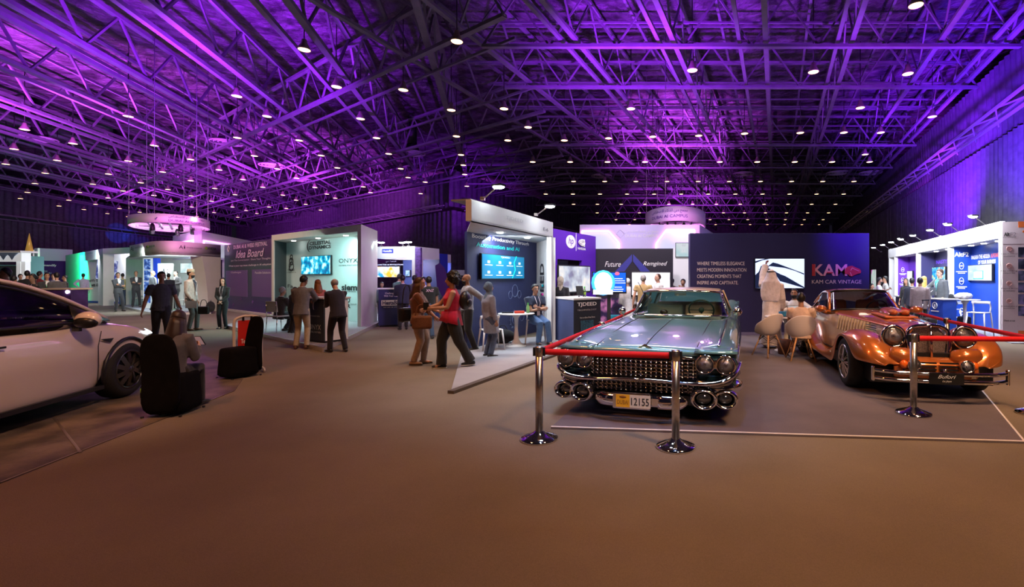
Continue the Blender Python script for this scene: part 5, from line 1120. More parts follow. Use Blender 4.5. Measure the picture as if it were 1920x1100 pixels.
# centre body: narrow bonnet widening to the cabin
def ost(y, hb_, zc, ze, hw, zs, zb):   # bonnet half width, centre height, edge height, flank half width
    return (y, [(0, zc), (hb_*.4, zc-.006), (hb_*.75, zc-.03), (hb_, ze), (hb_+(hw-hb_)*.5, ze-.07), (hw, zs), (hw+.01, (zs+zb)/2), (hw, zb)])
S = [ost(.52, .20, .90, .86, .24, .70, .40), ost(.62, .25, .93, .885, .29, .72, .38), ost(1.0, .33, .955, .91, .38, .74, .34), ost(1.6, .44, .985, .935, .50, .76, .30), ost(2.2, .53, 1.005, .95, .60, .78, .28), ost(2.65, .585, 1.015, .955, .66, .80, .26), ost(2.85, .60, .78, .94, .68, .80, .26), ost(3.4, .62, .70, .93, .70, .80, .26), ost(4.2, .58, .85, .95, .66, .8, .28), ost(4.7, .5, .90, .9, .58, .74, .3), ost(5.1, .38, .7, .7, .44, .6, .34)]
shell(S, 'body', CHAMP, car, 2, front=(.51, .6), back=(5.15, .5))
# orange bonnet skin over the top
bn_ = []
for y, pr_p in S[:6]:
    q = pr_p[:5]; q = [(x, z+.012) for x, z in q]; q[4] = (q[3][0]+.03, q[3][1]-.03); bn_.append([(-x, y+.0, z) for x, z in reversed(q[1:])]+[(x, y, z) for x, z in q])
MB().grid(bn_).build('bonnet', ORA, car, sub=2, solid=.012)
for s in (-1, 1):
    MB().tube(smooth([(s*.23, .72, .92), (s*.36, 1.25, .955), (s*.45, 1.7, .965)], 4), .003, 4).build('bonnet_seam', BLACK, car)
    # sweeping wings: front fender, running board, rear fender in one skin
    prof = [(.16, .50, .06, .55), (.20, .62, .12, .66), (.36, .76, .17, .70), (.52, .81, .19, .71), (.68, .845, .20, .715), (.95, .85, .215, .72), (1.2, .79, .21, .72), (1.34, .71, .205, .72), (1.5, .61, .20, .72), (1.8, .46, .19, .72), (2.2, .365, .18, .73), (2.8, .33, .17, .73), (3.3, .40, .17, .73), (3.6, .58, .18, .73), (3.9, .75, .20, .73), (4.25, .80, .20, .72), (4.6, .74, .19, .70), (4.9, .55, .17, .66), (5.05, .42, .1, .6)]
    rows = []
    for y, zt_, w_, xc in prof:
        zl = {True: .46}.get(y < .3, None) or (.46 if (.3 <= y < 1.42) else .24 if y < 3.45 else .44 if y < 4.7 else .34)
        for yc_ in (.95, 4.22):
            if abs(y-yc_) < .41: zl = max(zl if yc_ > 2 or y < .5 else .24, .345+(.41**2-(y-yc_)**2)**.5)
        zl = min(zl, zt_-.07)
        rows.append([(s*(xc-w_-.14), y, zt_-.14 if zt_ > .5 else zt_-.01), (s*(xc-w_), y, zt_-.035), (s*(xc-w_*.5), y, zt_-.008), (s*xc, y, zt_), (s*(xc+w_*.55), y, zt_-.02), (s*(xc+w_*.88), y, zt_-.075 if zt_ > .45 else zt_-.04), (s*(xc+w_), y, (zt_+zl)/2), (s*(xc+w_*.98), y, zl)])
    fr0 = [(s*(xc2), .145, .50) for xc2 in (.42, .50, .53, .56, .6, .62, .64, .64)]
    MB().grid([[(p[0], .15, .46+(p[2]-.46)*.15) for p in rows[0]]]+rows+[[(p[0], 5.07, .34) for p in rows[-1]]]).build('wing', ORA, car, sub=2, solid=.02)
    for yw, sp in ((.95, 12), (4.22, 12)): wheel(car, s*.79, yw, .355, .215, s, mat('alloy', (.66, .62, .60), .2, 1), sp)
    # headlamp buckets on stalks
    bx = MB().lathe([(.02, -.34), (.07, -.28), (.125, -.12), (.15, .0), (.152, .02), (.13, .02)], (s*.425, .40, .80), 26, axis=(0, -1, 0)).build('lamp_bucket', ORA, car)
    headlamp(car, (s*.425, .375, .80), .135)
    # side louvres on the bonnet flank
    lv = MB()
    for k in range(11):
        y = 1.35+k*.095; xx = .455+(y-1.6)*.158; lv.beam((s*(xx+.055), y, .66+.004*k), (s*(xx+.012), y+.02, .90+.004*k), .045, .036)
    lv.build('side_louvre', mat('louvre_cream', (.75, .64, .5), .25, .5), car)
    lv = MB()
    for k in range(6): lv.beam((s*(.425), 1.0, .72+.03*k), (s*.475, 1.3, .725+.03*k), .014)
    lv.build('side_slot', CHROME, car)
    MB().ell((s*.915, 1.62, .40), (.006, .05, .014)).build('side_marker', CHROME, car)
    MB().lathe([(.002, -.02), (.062, 0), (.055, .03), (.002, .05)], (s*.42, .05, .50), 18, axis=(0, -1, 0)).build('indicator', mat('amber_lens', (.9, .20, .02), .2, coat=1, emit=.25), car) if False else None
    MB().ell((s*.40, .10, .475), (.052, .045, .055)).build('indicator', mat('amber_lens', (.9, .16, .015), .2, coat=1), car)
    MB().beam((s*.40, .11, .36), (s*.40, .12, .43), .02).build('lamp_stem', CHROME, car)
    headlamp(car, (s*.30, .04, .475), .07, name='fog_light'); MB().lathe([(.01, -.2), (.06, -.12), (.074, 0)], (s*.30, .05, .475), 18, axis=(0, -1, 0)).build('fog_light_shell', ORA, car)
    MB().tube(smooth([(s*.26, .30, .52), (s*.36, .22, .56), (s*.52, .25, .60)], 4), [.10, .12, .12, .12, .12, .11, .1, .09, .08], 12).build('front_fairing', ORA, car)
    mr = MB().lathe([(.02, -.10), (.07, -.04), (.085, .03), (.075, .05)], (s*.80, 2.72, 1.02), 18, axis=(0, 1, 0), sx=1.25, sy=.8).build('door_mirror', ORA, car); MB().beam((s*.62, 2.78, .97), (s*.78, 2.75, 1.0), .03).build('mirror_arm', ORA, mr)
# grille shell
gs = smooth([(-.20, .36, .52), (-.235, .36, .62), (-.25, .38, .78), (-.235, .40, .88), (-.15, .40, .935), (0, .34, .955), (.15, .40, .935), (.235, .40, .88), (.25, .38, .78), (.235, .36, .62), (.20, .36, .52), (0, .28, .50), (-.20, .36, .52)], 4)
MB().tube(gs, .026, 8).build('grille_surround', mat('violet_reflection_chrome', (.62, .55, .66), .1, 1), car)  # purple reflection put into the chrome's colour
for s in (-1, 1):
    q = [(0, .33, .51), (s*.20, .40, .53), (s*.235, .42, .80), (s*.14, .44, .92), (0, .38, .94)]; MB().add(q, [(0, 1, 2, 3, 4)]).build('grille_mesh', mat('grille_mesh_bronze', (.20, .15, .14), .35, .8, noise=.8, nscale=130, bump=.8, bscale=140), car)
MB().tube([(0, .28, .50), (0, .31, .95)], .016, 8).build('grille_bar', MATS['violet_reflection_chrome'], car)
MB().lathe([(.26, 0), (.25, .1), (.2, .2)], (0, .50, .73), 8, axis=(0, 1, 0), sx=.95, sy=.85).build('grille_shell', ORA, car)
# lower nose with slots, bumper and plate
MB().grid([[(x, y0_-.04*math.cos(x*3), z) for x in [-.5+k*.1 for k in range(11)]] for z, y0_ in ((.56, .34), (.52, .22), (.46, .17), (.34, .16), (.28, .2))]).build('nose_panel', ORA, car, sub=1, solid=.02)
sl = MB()
for r in range(4):
    for sx in (-1, 1): sl.box((sx*.125, .11, .50-.042*r), (.21, .02, .02))
sl.build('air_slot', BLACK, car)
for z in (.395, .30): MB().tube(smooth([(-.77, .10, z), (-.6, -.02, z), (-.3, -.07, z), (0, -.08, z), (.3, -.07, z), (.6, -.02, z), (.77, .10, z)], 5), .024, 10).build('bumper_bar', CHROME, car)
for s in (-1, 1):
    MB().box((s*.77, .09, .35), (.03, .06, .19)).build('bumper_end', CHROME, car, bevel=.012)
    MB().beam((s*.35, .0, .34), (s*.35, .3, .34), .05).build('bumper_bracket', CHROME, car)
pp_ = MB().box((.0, -.10, .345), (.38, .02, .14)).build('plate', BLACK, car); text('Bufori', pp_, -.1, .35, .1, .395, TXTW, y=-.113, shear=.4); text('La Joya', pp_, -.05, .30, .05, .33, TXTW, y=-.113, shear=.4)
MB().lathe([(.02, 0), (.03, .02), (.001, .04)], (0, -.06, .44), 10, axis=(0, -1, 0)).build('nose_badge', CHROME, car)
MB().box2((-.7, .4, .18), (.7, 5.0, .36)).build('underbody', BLACK, car)
MB().box2((-.72, .3, .20), (.72, 1.3, .60)).build('wheel_well', BLACK, car)
# bonnet scoop
sc = MB().box((0, 1.55, .998), (.46, .62, .03), rx=.03).build('scoop_base', mat('terracotta_trim', (.5, .14, .05), .4), car, bevel=.012)
MB().grid([[(-.17, 1.32, 1.0), (-.13, 1.30, 1.06), (0, 1.29, 1.07), (.13, 1.30, 1.06), (.17, 1.32, 1.0)], [(-.17, 1.5, 1.01), (-.14, 1.5, 1.10), (0, 1.5, 1.12), (.14, 1.5, 1.10), (.17, 1.5, 1.01)], [(-.16, 1.8, 1.02), (-.12, 1.8, 1.11), (0, 1.8, 1.13), (.12, 1.8, 1.11), (.16, 1.8, 1.02)]]).build('bonnet_scoop', ORA, car, sub=2, solid=.02)
for s in (-1, 1): MB().ell((s*.08, 1.36, 1.06), (.06, .12, .045)).build('scoop_intake', MATS['terracotta_trim'], car)
# cabin
cw = smooth([(-.60, 2.92, .97), (-.5, 2.78, 1.0), (-.2, 2.70, 1.02), (.2, 2.70, 1.02), (.5, 2.78, 1.0), (.60, 2.92, .97)], 5); tp = smooth([(-.51, 3.32, 1.30), (-.42, 3.22, 1.335), (-.17, 3.17, 1.35), (.17, 3.17, 1.35), (.42, 3.22, 1.335), (.51, 3.32, 1.30)], 5)
OG = glass_mat('smoked_glass', (.45, .45, .42), .07, .02)
MB().grid([cw, tp]).build('windscreen', OG, car); MB().tube(cw, .016, 6).build('windscreen_seal', BLACK, car); MB().tube(tp, .02, 6).build('windscreen_seal', BLACK, car)
rf = []
for k in range(11):
    t_ = k/10; yy = 3.15+1.75*t_; zz = 1.355+.02*math.sin(math.pi*min(1, t_*1.6))-.42*max(0, t_-.35)**1.5*1.15; hw_ = .535-.06*t_
    rf.append([(x*hw_, yy+.14*abs(x)**3*(1-t_), zz-.05*abs(x)**2.5-(.05 if abs(x) > .96 else 0)) for x in [-1, -.96, -.85, -.6, -.3, 0, .3, .6, .85, .96, 1]])
MB().grid(rf).build('roof', ORA, car, sub=1, solid=.03)
for s in (-1, 1):
    MB().tube([(s*.60, 2.93, .96), (s*.52, 3.30, 1.29)], .03, 8).build('front_pillar', ORA, car)
    MB().grid([[(s*.63, 3.0, .96), (s*.53, 3.34, 1.27)], [(s*.65, 3.6, .95), (s*.535, 3.75, 1.29)], [(s*.64, 4.15, .95), (s*.50, 4.15, 1.19)]]).build('side_window', OG, car)
    MB().grid([[(s*.645, 4.13, .92), (s*.505, 4.12, 1.21)], [(s*.60, 4.6, .90), (s*.49, 4.5, 1.08)], [(s*.5, 4.95, .82), (s*.43, 4.9, .86)]]).build('rear_pillar', ORA, car, solid=.03)
    MB().tube([(s*.66, 2.95, .945), (s*.68, 3.5, .94), (s*.66, 4.2, .94)], .022, 6).build('door_sill_trim', ORA, car)
    pad((s*.3, 3.75, .92), (.42, .16, .46), mat('tan_leather', (.5, .16, .04), .5), 'seat', car)
pad((0, 2.95, .93), (1.08, .34, .08), MATS['tan_leather'], 'dashboard', car, .03); steering(car, (.3, 3.2, 1.0), .18, BLACK, .5)
pad((0, 4.5, .84), (.9, .5, .12), mat('olive_leather', (.35, .32, .05), .5), 'rear_shelf', car, .03)
NEO = car
# ---------------------------------------------------------------- white electric car at the left
ph_ = math.radians(194.5); Ow = Vector((-7.68, 7.09, .006))
WP = mat('pearl_white_paint', (.74, .64, .59), .3, .0, coat=1.0)
car = thing('electric_car', 'white electric crossover with black wheels parked on bare concrete at the left edge', 'car', Ow, ph_)
def wst(y, zc, ze, hw, zsh, zs, zb, arch=0):
    k = .075 if y < 1.6 else .03; zc += k; ze += k; zsh += k*.9
    return (y, [(0, zc), (.35, zc-.01), (.62, (zc*.5+ze*.5)), (.80, ze), (hw-.05, zsh), (hw, zs), (hw-.012, zs-.16), (hw-.03, .48 if not arch else max(.48, zb+arch)), (hw-.05, zb+.06+arch), (hw-.08, zb+arch)])
S = [wst(.06, .62, .60, .72, .56, .5, .24), wst(.18, .74, .72, .84, .68, .58, .2), wst(.42, .83, .81, .92, .77, .66, .2), wst(.56, .87, .85, .945, .83, .72, .2, .32), wst(.86, .93, .91, .95, .87, .76, .2, .42), wst(1.16, .985, .96, .95, .90, .75, .2, .32), wst(1.30, 1.01, .985, .95, .93, .74, .2, 0),
     wst(1.5, 1.02, 1.0, .955, .96, .74, .21), wst(1.75, .80, .93, .96, 1.0, .75, .21), wst(2.4, .7, .9, .96, 1.04, .76, .21), wst(3.2, .7, .9, .96, 1.07, .78, .21), wst(3.45, .75, .95, .96, 1.08, .8, .2, .30), wst(3.76, .85, 1.0, .96, 1.09, .82, .2, .42), wst(4.06, 1.0, 1.05, .955, 1.08, .82, .2, .3), wst(4.4, 1.1, 1.08, .92, 1.04, .8, .25), wst(4.72, .95, .92, .85, .88, .7, .3)]
shell(S, 'body', WP, car, 2, front=(.03, .45), back=(4.76, .6))
rail = smooth([(.82, 1.10, 1.07), (.79, 1.35, 1.20), (.74, 1.7, 1.37), (.68, 2.1, 1.52), (.64, 2.5, 1.60), (.62, 2.9, 1.625), (.63, 3.5, 1.57), (.66, 4.0, 1.44), (.72, 4.5, 1.15)], 4)
TG = glass_mat('tinted_car_glass', (.55, .52, .50), .0, .03)
for s in (-1, 1):
    rl = [Vector((s*p.x, p.y, p.z)) for p in rail]
    MB().tube(rl, [.05]*len(rl), 8, flat=.55).build('roof_rail', WP, car)
    MB().tube([p+Vector((s*.03, .02, -.055)) for p in rl], .018, 6).build('window_trim', BLACK, car)
    belt = [(s*(.90+.03*min(1, t_*3)), 1.25+3.15*t_, 1.05+.08*t_) for t_ in [k/12 for k in range(13)]]
    top = []
    for b_ in belt:
        i = min(range(len(rl)), key=lambda k: abs(rl[k].y-b_[1]-.1)); top.append((rl[i].x+s*.035, rl[i].y, max(b_[2]+.005, rl[i].z-.06)))
    MB().grid([belt, [(Vector(a)+Vector(b))/2+Vector((s*.02, 0, 0)) for a, b in zip(belt, top)], top]).build('side_window', TG, car)
    MB().tube(belt, .016, 6).build('belt_trim', BLACK, car)
    MB().grid([[(s*.91, 1.15, 1.045), (s*.84, 1.2, 1.10)], [(s*.945, 1.75, 1.05), (s*.80, 1.62, 1.27)]]).build('quarter_panel', BLACK, car, solid=.01)
    MB().beam((s*.93, 3.05, 1.06), (s*.69, 3.1, 1.55), .07, .04).build('door_pillar', BLACK, car)
    mr = MB().ell((s*1.07, 1.74, 1.10), (.125, .085, .10), 20, 12).build('door_mirror', WP, car); MB().beam((s*.93, 1.74, 1.0), (s*1.03, 1.79, 1.0), .03, .06).build('mirror_arm', BLACK, mr); MB().ell((s*1.07, 1.765, 1.075), (.115, .085, .075), 16, 8).build('mirror_glass', BLACK, mr)
    for yw in (.87, 3.76):
        wheel(car, s*.84, yw, .365, .25, s, mat('black_alloy', (.09, .085, .09), .22, .8), 10, style='fan')
        MB().tube([(s*.945, yw+.44*math.cos(q), .345+.44*math.sin(q)) for q in [i*math.pi/14 for i in range(-1, 16)]], .022, 8).build('arch_trim', BLACK, car)
    MB().tube([(s*.957, 1.36, .93), (s*.965, 1.42, .75), (s*.955, 1.40, .5), (s*.93, 1.38, .27)], .004, 5).build('door_seam', BLACK, car); MB().tube([(s*.965, 3.12, 1.05), (s*.968, 3.08, .6), (s*.94, 3.1, .27)], .004, 5).build('door_seam', BLACK, car)
    MB().box((s*.968, 2.70, .90), (.012, .2, .022)).build('door_handle', BLACK, car, bevel=.005)
    MB().prism([(1.16, .82), (1.38, .83), (1.22, .77)], s*.955, s*.963, plane='yz').build('side_camera', BLACK, car)
    MB().box((s*.93, 2.3, .22), (.04, 2.0, .05)).build('sill_trim', BLACK, car)
    hl = MB().grid([[(s*.62, .09, .74), (s*.80, .14, .78), (s*.925, .40, .83)], [(s*.60, .12, .79), (s*.78, .20, .83), (s*.90, .48, .88)]]).build('headlight', mat('headlight_glow', (.8, .85, .9), .1, emit=2.5, ecol=(.8, .9, 1)), car, solid=.01)
ws = []
for t_ in [k/6 for k in range(7)]:
    z = 1.07+t_*.52; y = 1.10+t_*1.15; hw_ = .80-.14*t_; ws.append([(x*hw_, y-.14*(1-x*x), z+.03*(1-x*x)) for x in [-1, -.6, -.2, .2, .6, 1]])
MB().grid(ws).build('windscreen', TG, car)
rg = []
for t_ in [k/8 for k in range(9)]:
    y = 2.25+t_*2.1; zc = 1.61+.04*math.sin(math.pi*min(1, t_*1.2))-.42*max(0, t_-.55)**1.4; hw_ = .64; rg.append([(x*hw_, y, zc+.03*(1-x*x)) for x in [-1, -.5, 0, .5, 1]])
MB().grid(rg).build('glass_roof', mat('roof_glass', (.015, .02, .03), .05, coat=1), car, sub=1, solid=.02)
MB().grid([[(-.82, 1.0, 1.045), (0, .88, 1.06), (.82, 1.0, 1.045)], [(-.82, 1.14, 1.065), (0, 1.02, 1.085), (.82, 1.14, 1.065)]]).build('wiper_cowl', BLACK, car, solid=.02)
pad((0, 1.75, .98), (1.5, .4, .10), BLACK, 'dashboard', car, .03); steering(car, (.38, 2.05, 1.06), .18, BLACK, .4)
MB().box((0, 1.98, 1.08), (.40, .02, .24)).build('centre_screen', BLACK, car, bevel=.005)
for s in (-1, 1):
    pad((s*.4, 2.75, .98), (.48, .18, .6), mat('black_leather', (.02, .02, .022), .5), 'front_seat', car); pad((s*.4, 2.77, 1.35), (.26, .1, .16), MATS['black_leather'], 'head_rest', car, .04)
pad((0, 3.6, .95), (1.3, .2, .5), MATS['black_leather'], 'rear_seat', car)
MB().grid([[(.60, 2.0, 1.01), (.9, 1.9, 1.02)], [(.62, 3.2, 1.05), (.93, 3.2, 1.06)]]).build('door_card', mat('pale_door_card', (.75, .62, .4), .6), car, solid=.02)
MB().box2((-.8, .3, .15), (.8, 4.5, .35)).build('underbody', BLACK, car)
EV = car
# ================================================================ people
from mathutils import noise as MN
TS = bpy.data.scenes.new('workbench')
def remesh(mb, vox, smooth_it=2, fold=0.0, fs=9.0, seed=0.0):
    me = bpy.data.meshes.new('tmp'); me.from_pydata(mb.v, [], mb.f)
    bm = bmesh.new(); bm.from_mesh(me); bmesh.ops.recalc_face_normals(bm, faces=bm.faces); bm.to_mesh(me); bm.free()
    ob = bpy.data.objects.new('tmp', me); TS.collection.objects.link(ob)
    m = ob.modifiers.new('r', 'REMESH'); m.mode = 'VOXEL'; m.voxel_size = vox; m.use_smooth_shade = True
    if smooth_it: k = ob.modifiers.new('s', 'SMOOTH'); k.iterations = smooth_it; k.factor = .5
    TS.view_layers[0].update(); dg = TS.view_layers[0].depsgraph; out = bpy.data.meshes.new_from_object(ob.evaluated_get(dg))
    bpy.data.objects.remove(ob); bpy.data.meshes.remove(me)
    if fold:
        for v in out.vertices:
            c = v.co; n = MN.noise(Vector((c.x*fs+seed, c.y*fs, c.z*fs*.45)))+.5*MN.noise(Vector((c.x*fs*2.3, c.y*fs*2.3+seed, c.z*fs)))
            v.co = c+v.normal*fold*n
    return out
def mesh_obj(me, name, mats, par):
    me.materials.clear()
    for m in (mats if isinstance(mats, (list, tuple)) else [mats]): me.materials.append(m)
    o = bpy.data.objects.new(name, me); COL.objects.link(o); o.parent = par; return o
def ik(a, c, l1, l2, pole):
    a = Vector(a); c = Vector(c); d = c-a; L_ = d.length
    if L_ > (l1+l2)*.995: c = a+d.normalized()*(l1+l2)*.995; d = c-a; L_ = d.length
    k = (l1*l1-l2*l2+L_*L_)/(2*L_); h = math.sqrt(max(0, l1*l1-k*k)); dn = d.normalized()
    p = Vector(pole); p = p-dn*p.dot(dn); p = p.normalized() if p.length > 1e-5 else Vector((0, 1, 0))
    return a+dn*k+p*h, c
def ering(c, u, v, ru, rv, n=16, sq=1.0):
    c = Vector(c); out = []
    for k in range(n):
        a = 2*math.pi*k/n; ca, sa = math.cos(a), math.sin(a)
        out.append(c+u*ru*math.copysign(abs(ca)**sq, ca)+v*rv*math.copysign(abs(sa)**sq, sa))
    return out
SKINS = {'light': mat('skin_light', (.62, .36, .26), .5, noise=.06, nscale=12), 'tan': mat('skin_tan', (.45, .235, .15), .5, noise=.06, nscale=12), 'brown': mat('skin_brown', (.30, .145, .085), .5, noise=.06, nscale=12)}
EYEM = mat('eye_dark', (.02, .015, .012), .2); LIPM = mat('lip', (.36, .12, .10), .5); SCL = mat('eye_white', (.7, .66, .62), .3)
HAIRB = mat('hair_black', (.012, .010, .010), .45, noise=.4, nscale=40); HAIRN = mat('hair_brown', (.06, .028, .015), .45, noise=.4, nscale=40); HAIRG = mat('hair_grey', (.35, .33, .32), .5, noise=.3, nscale=40); HAIRR = mat('hair_auburn', (.28, .09, .03), .45, noise=.3, nscale=40); HAIRY = mat('hair_blond', (.62, .42, .10), .45, noise=.3, nscale=40)
def cloth(name, col, rough=.85): return mat('cloth_'+name, col, rough, noise=.12, nscale=18, sheen=.2, bump=.15, bscale=220)
PN = [0]
def person(u, v, face, H, label, pose=None, skin='tan', hair='short', hm=None, top=None, topk='shirt', legs=None, legk='trousers', shoe=None, beard=None,
           female=False, build=1.0, extra=(), loc=None, detail=0, glasses=False, z0=0.0, cat='person', group=None, vfold=.006, bag=None, tie=None, inner=None, lanyard=None, sole=None):
    """pose keys: ph pelvis height, lean, tw, aL/aR wrist targets, pL/pR elbow poles, fL/fR ankles, kL/kR knee poles, hy/hp head yaw/pitch, hand"""
    PN[0] += 1; po = dict(ph=.93, lean=0, side=0, aL=(.25, -.06, .80), aR=(-.25, -.06, .80), pL=(.3, 1, -.2), pR=(-.3, 1, -.2), fL=(.10, 0, .085), fR=(-.10, 0, .085), kL=(0, -1, 0), kR=(0, -1, 0), hy=0, hp=0, tw=0)
    po.update(pose or {}); s = H/1.75; p = loc if loc is not None else G(u, v); face = face-math.degrees(math.atan2(p[0], p[1]))
    vox = (.013, .021, .032)[detail]
    t = thing('person', label, cat, (p[0], p[1], z0), math.radians(face), group); kx = 1-.62*(1-math.cos(math.atan2(abs(p[0]), p[1]))); t.scale = (s*kx, s*kx, s); b = build
    Pv = Vector((0, 0, po['ph'])); R = Matrix.Rotation(math.radians(po['tw']), 3, 'Z') @ Matrix.Rotation(math.radians(-po['side']), 3, 'Y') @ Matrix.Rotation(math.radians(po['lean']), 3, 'X')
    ux, uy, uz = R @ Vector((1, 0, 0)), R @ Vector((0, 1, 0)), R @ Vector((0, 0, 1)); X, Y = Vector((1, 0, 0)), Vector((0, 1, 0))
    sw = (.165 if female else .19)
    Sh = {q: Pv+R @ Vector((q*sw*b**.5, .0, .447)) for q in (1, -1)}; Nk = Pv+R @ Vector((0, .005, .52))
    El, Wr, Kn, An, Hip = {}, {}, {}, {}, {}
    for q, a_, pl_n in ((1, 'aL', 'pL'), (-1, 'aR', 'pR')): El[q], Wr[q] = ik(Sh[q], po[a_], .29, .26, po[pl_n])
    for q, f_, k_ in ((1, 'fL', 'kL'), (-1, 'fR', 'kR')):
        Hip[q] = Pv+Matrix.Rotation(math.radians(po['tw']), 3, 'Z') @ Vector((q*.088, 0, -.02)); Kn[q], An[q] = ik(Hip[q], po[f_], .435, .42, po[k_])
    HR = R @ Matrix.Rotation(math.radians(-po['lean']*.7), 3, 'X') @ Matrix.Rotation(math.radians(po['hy']), 3, 'Z') @ Matrix.Rotation(math.radians(po['hp']), 3, 'X')
    Hc = Nk+R @ Vector((0, -.005, .05))+HR @ Vector((0, -.02, .095)); h3 = lambda x, y, z: Hc+HR @ Vector((x, y, z))
    # ---- body
    m = MB()
    m.rings([ering(Pv+uz*z, ux, uy, rx*b, ry*b) for z, rx, ry in ((-.06, .13, .10), (.05, .135, .10), (.18, .12, .09), (.32, .14, .10), (.42, .14, .09), (.48, .08, .06))])
    m.tube([Nk-uz*.06, Nk+R @ Vector((0, -.005, .05)), h3(0, .01, -.05)], [.062, .052, .05], 12)
    m.ell(h3(0, .01, .03), (.074, .092, .088), 16, 12, M=HR); m.ell(h3(0, -.022, -.035), (.056, .066, .075), 14, 10, M=HR); m.ell(h3(0, -.052, -.088), (.030, .028, .022), 10, 8, M=HR)
    m.tube([h3(0, -.082, .015), h3(0, -.098, -.012), h3(0, -.108, -.030), h3(0, -.085, -.036)], [.010, .013, .016, .012], 8)
    m.ell(h3(0, -.078, .03), (.045, .014, .012), 10, 6, M=HR)
    for q in (1, -1): m.ell(h3(q*.076, .005, -.005), (.010, .020, .032), 8, 6, M=HR)
    for q in (1, -1):
        m.tube([Sh[q]-ux*q*.03, Sh[q], El[q], El[q]*.5+Wr[q]*.5, Wr[q]], [.05*b, .052*b, .040*b, .036*b, .026], 10)
        m.tube([Hip[q], Hip[q]*.5+Kn[q]*.5, Kn[q], Kn[q]*.6+An[q]*.4+Y*.01, An[q]], [.075*b, .066*b, .046*b, .040*b, .032], 10)
        m.tube([An[q], An[q]+Vector((0, -.04, -.035)), An[q]+Vector((0, -.13, -.055))], [.036, .035, .025], 8)
    hands = []
    for q, hk in ((1, 'hL'), (-1, 'hR')):
        d = (Wr[q]-El[q]).normalized(); d = (d+Vector(po.get(hk, (0, 0, 0)))).normalized(); side = d.cross(Vector(po.get('n'+hk, (q, 0, 0))))
        side = side.normalized() if side.length > .2 else d.cross(Y).normalized(); nm = side.cross(d).normalized()
        c = Wr[q]+d*.045; m.tube([Wr[q]-d*.01, Wr[q]+d*.03, Wr[q]+d*.075, Wr[q]+d*.088], [.024, .036, .040, .034], 10, flat=.45, up=nm if abs(d.dot(nm)) < .9 else (0, 1, 0))
        hands.append((q, Wr[q], d, side, nm))
    me = remesh(m, vox, 1); out = MB(); out.add([v_.co for v_ in me.vertices], [tuple(f.vertices) for f in me.polygons], 0, True); bpy.data.meshes.remove(me)
    for q, w, d, side, nm in hands:
        cu = po.get('curl', .5)
        for k in range(4):
            o_ = side*(-.028+.0187*k); b0 = w+d*.075+o_; l = (.034, .04, .038, .030)[k]; inw = nm*(-q) if False else nm*(-1)
            p1 = b0+(d*math.cos(cu)+inw*math.sin(cu)*.5).normalized()*l; p2 = p1+(d*math.cos(cu*2)+inw*math.sin(cu*1.6)).normalized()*l*.8
            out.tube([b0, p1, p2], [.0095, .009, .007], 6)
        th0 = w+d*.03+side*.028*(1 if q > 0 else 1); out.tube([th0, th0+(d*.8+side*.7).normalized()*.035, th0+(d*1.0+side*.4).normalized()*.062], [.012, .010, .008], 6)
    for q in (1, -1):
        out.ell(h3(q*.030, -.079, .008), (.013, .007, .007), 8, 6, 2, M=HR); out.ell(h3(q*.030, -.084, .008), (.006, .004, .006), 8, 6, 1, M=HR)
        out.tube([h3(q*.014, -.087, .026), h3(q*.032, -.088, .031), h3(q*.050, -.078, .026)], [.004, .005, .003], 5, 1)
    out.tube([h3(-.022, -.080, -.060), h3(0, -.088, -.058), h3(.022, -.080, -.060)], [.004, .007, .004], 6, 3)
    out.build('body', [SKINS[skin], EYEM, SCL, LIPM], t)
    hm = hm or HAIRB
    # ---- hair and headwear
    def cap(name, m_, fn, lo, rr=1.08, nz=9, na=28, thick=.0, drop=None, jit=.0):
        rows = []
        for j in range(nz+1):
            rg = []
            for k in range(na):
                a = 2*math.pi*k/na; low = fn(a); el = math.pi/2-(math.pi/2-low)*j/nz; e_ = max(el, -math.pi/2)
                x = .079*rr*math.cos(e_)*math.sin(a); y = .012+.096*rr*math.cos(e_)*math.cos(a); z = .030+.095*rr*math.sin(e_)
                if jit:
                    n_ = MN.noise(Vector((x*35+PN[0], y*35, z*35))); x *= 1+jit*n_; y *= 1+jit*n_; z += jit*.05*n_
                rg.append(h3(x, y, z))
            rows.append(rg)
        mb_ = MB().rings(rows, 0, True, False)
        if drop:
            last = rows[-1]; prev = last; extra_rows = [last]
            for (dz, out_, bk) in drop:
                rg = []
                for k in range(na):
                    a = 2*math.pi*k/na; f_ = max(0, math.cos(a)*.5+.62 if bk else 1); p_ = last[k]
                    o = (p_-Hc); o = Vector((o.x, o.y, 0)).normalized() if Vector((o.x, o.y, 0)).length > 1e-4 else Y
                    w_ = 1 if math.cos(a) > -.35 else 0
                    bk2 = max(0, math.cos(a))*min(1, -dz/.2)*.055; wv = .006*math.sin(k*2.4)+.004*math.sin(k*5.1+dz*9); rg.append(p_+Vector((0, 0, dz*w_*(1+.05*math.sin(k*1.9))))+o*(out_+bk2+wv)*w_)
                extra_rows.append(rg)
            mb_.rings(extra_rows, 0, True, False)
        o = mb_.build(name, m_, t, solid=.008); return o
    hl = lambda a, f, sd, bk: f if math.cos(a) < -.45 else (sd if math.cos(a) < .25 else bk)
    def soft(f, sd, bk):
        def g_(a):
            c = math.cos(a); return f+(sd-f)*min(1, max(0, (c+.75)/.55)) if c < -.2 else sd+(bk-sd)*min(1, (c+.2)/.9)
        return g_
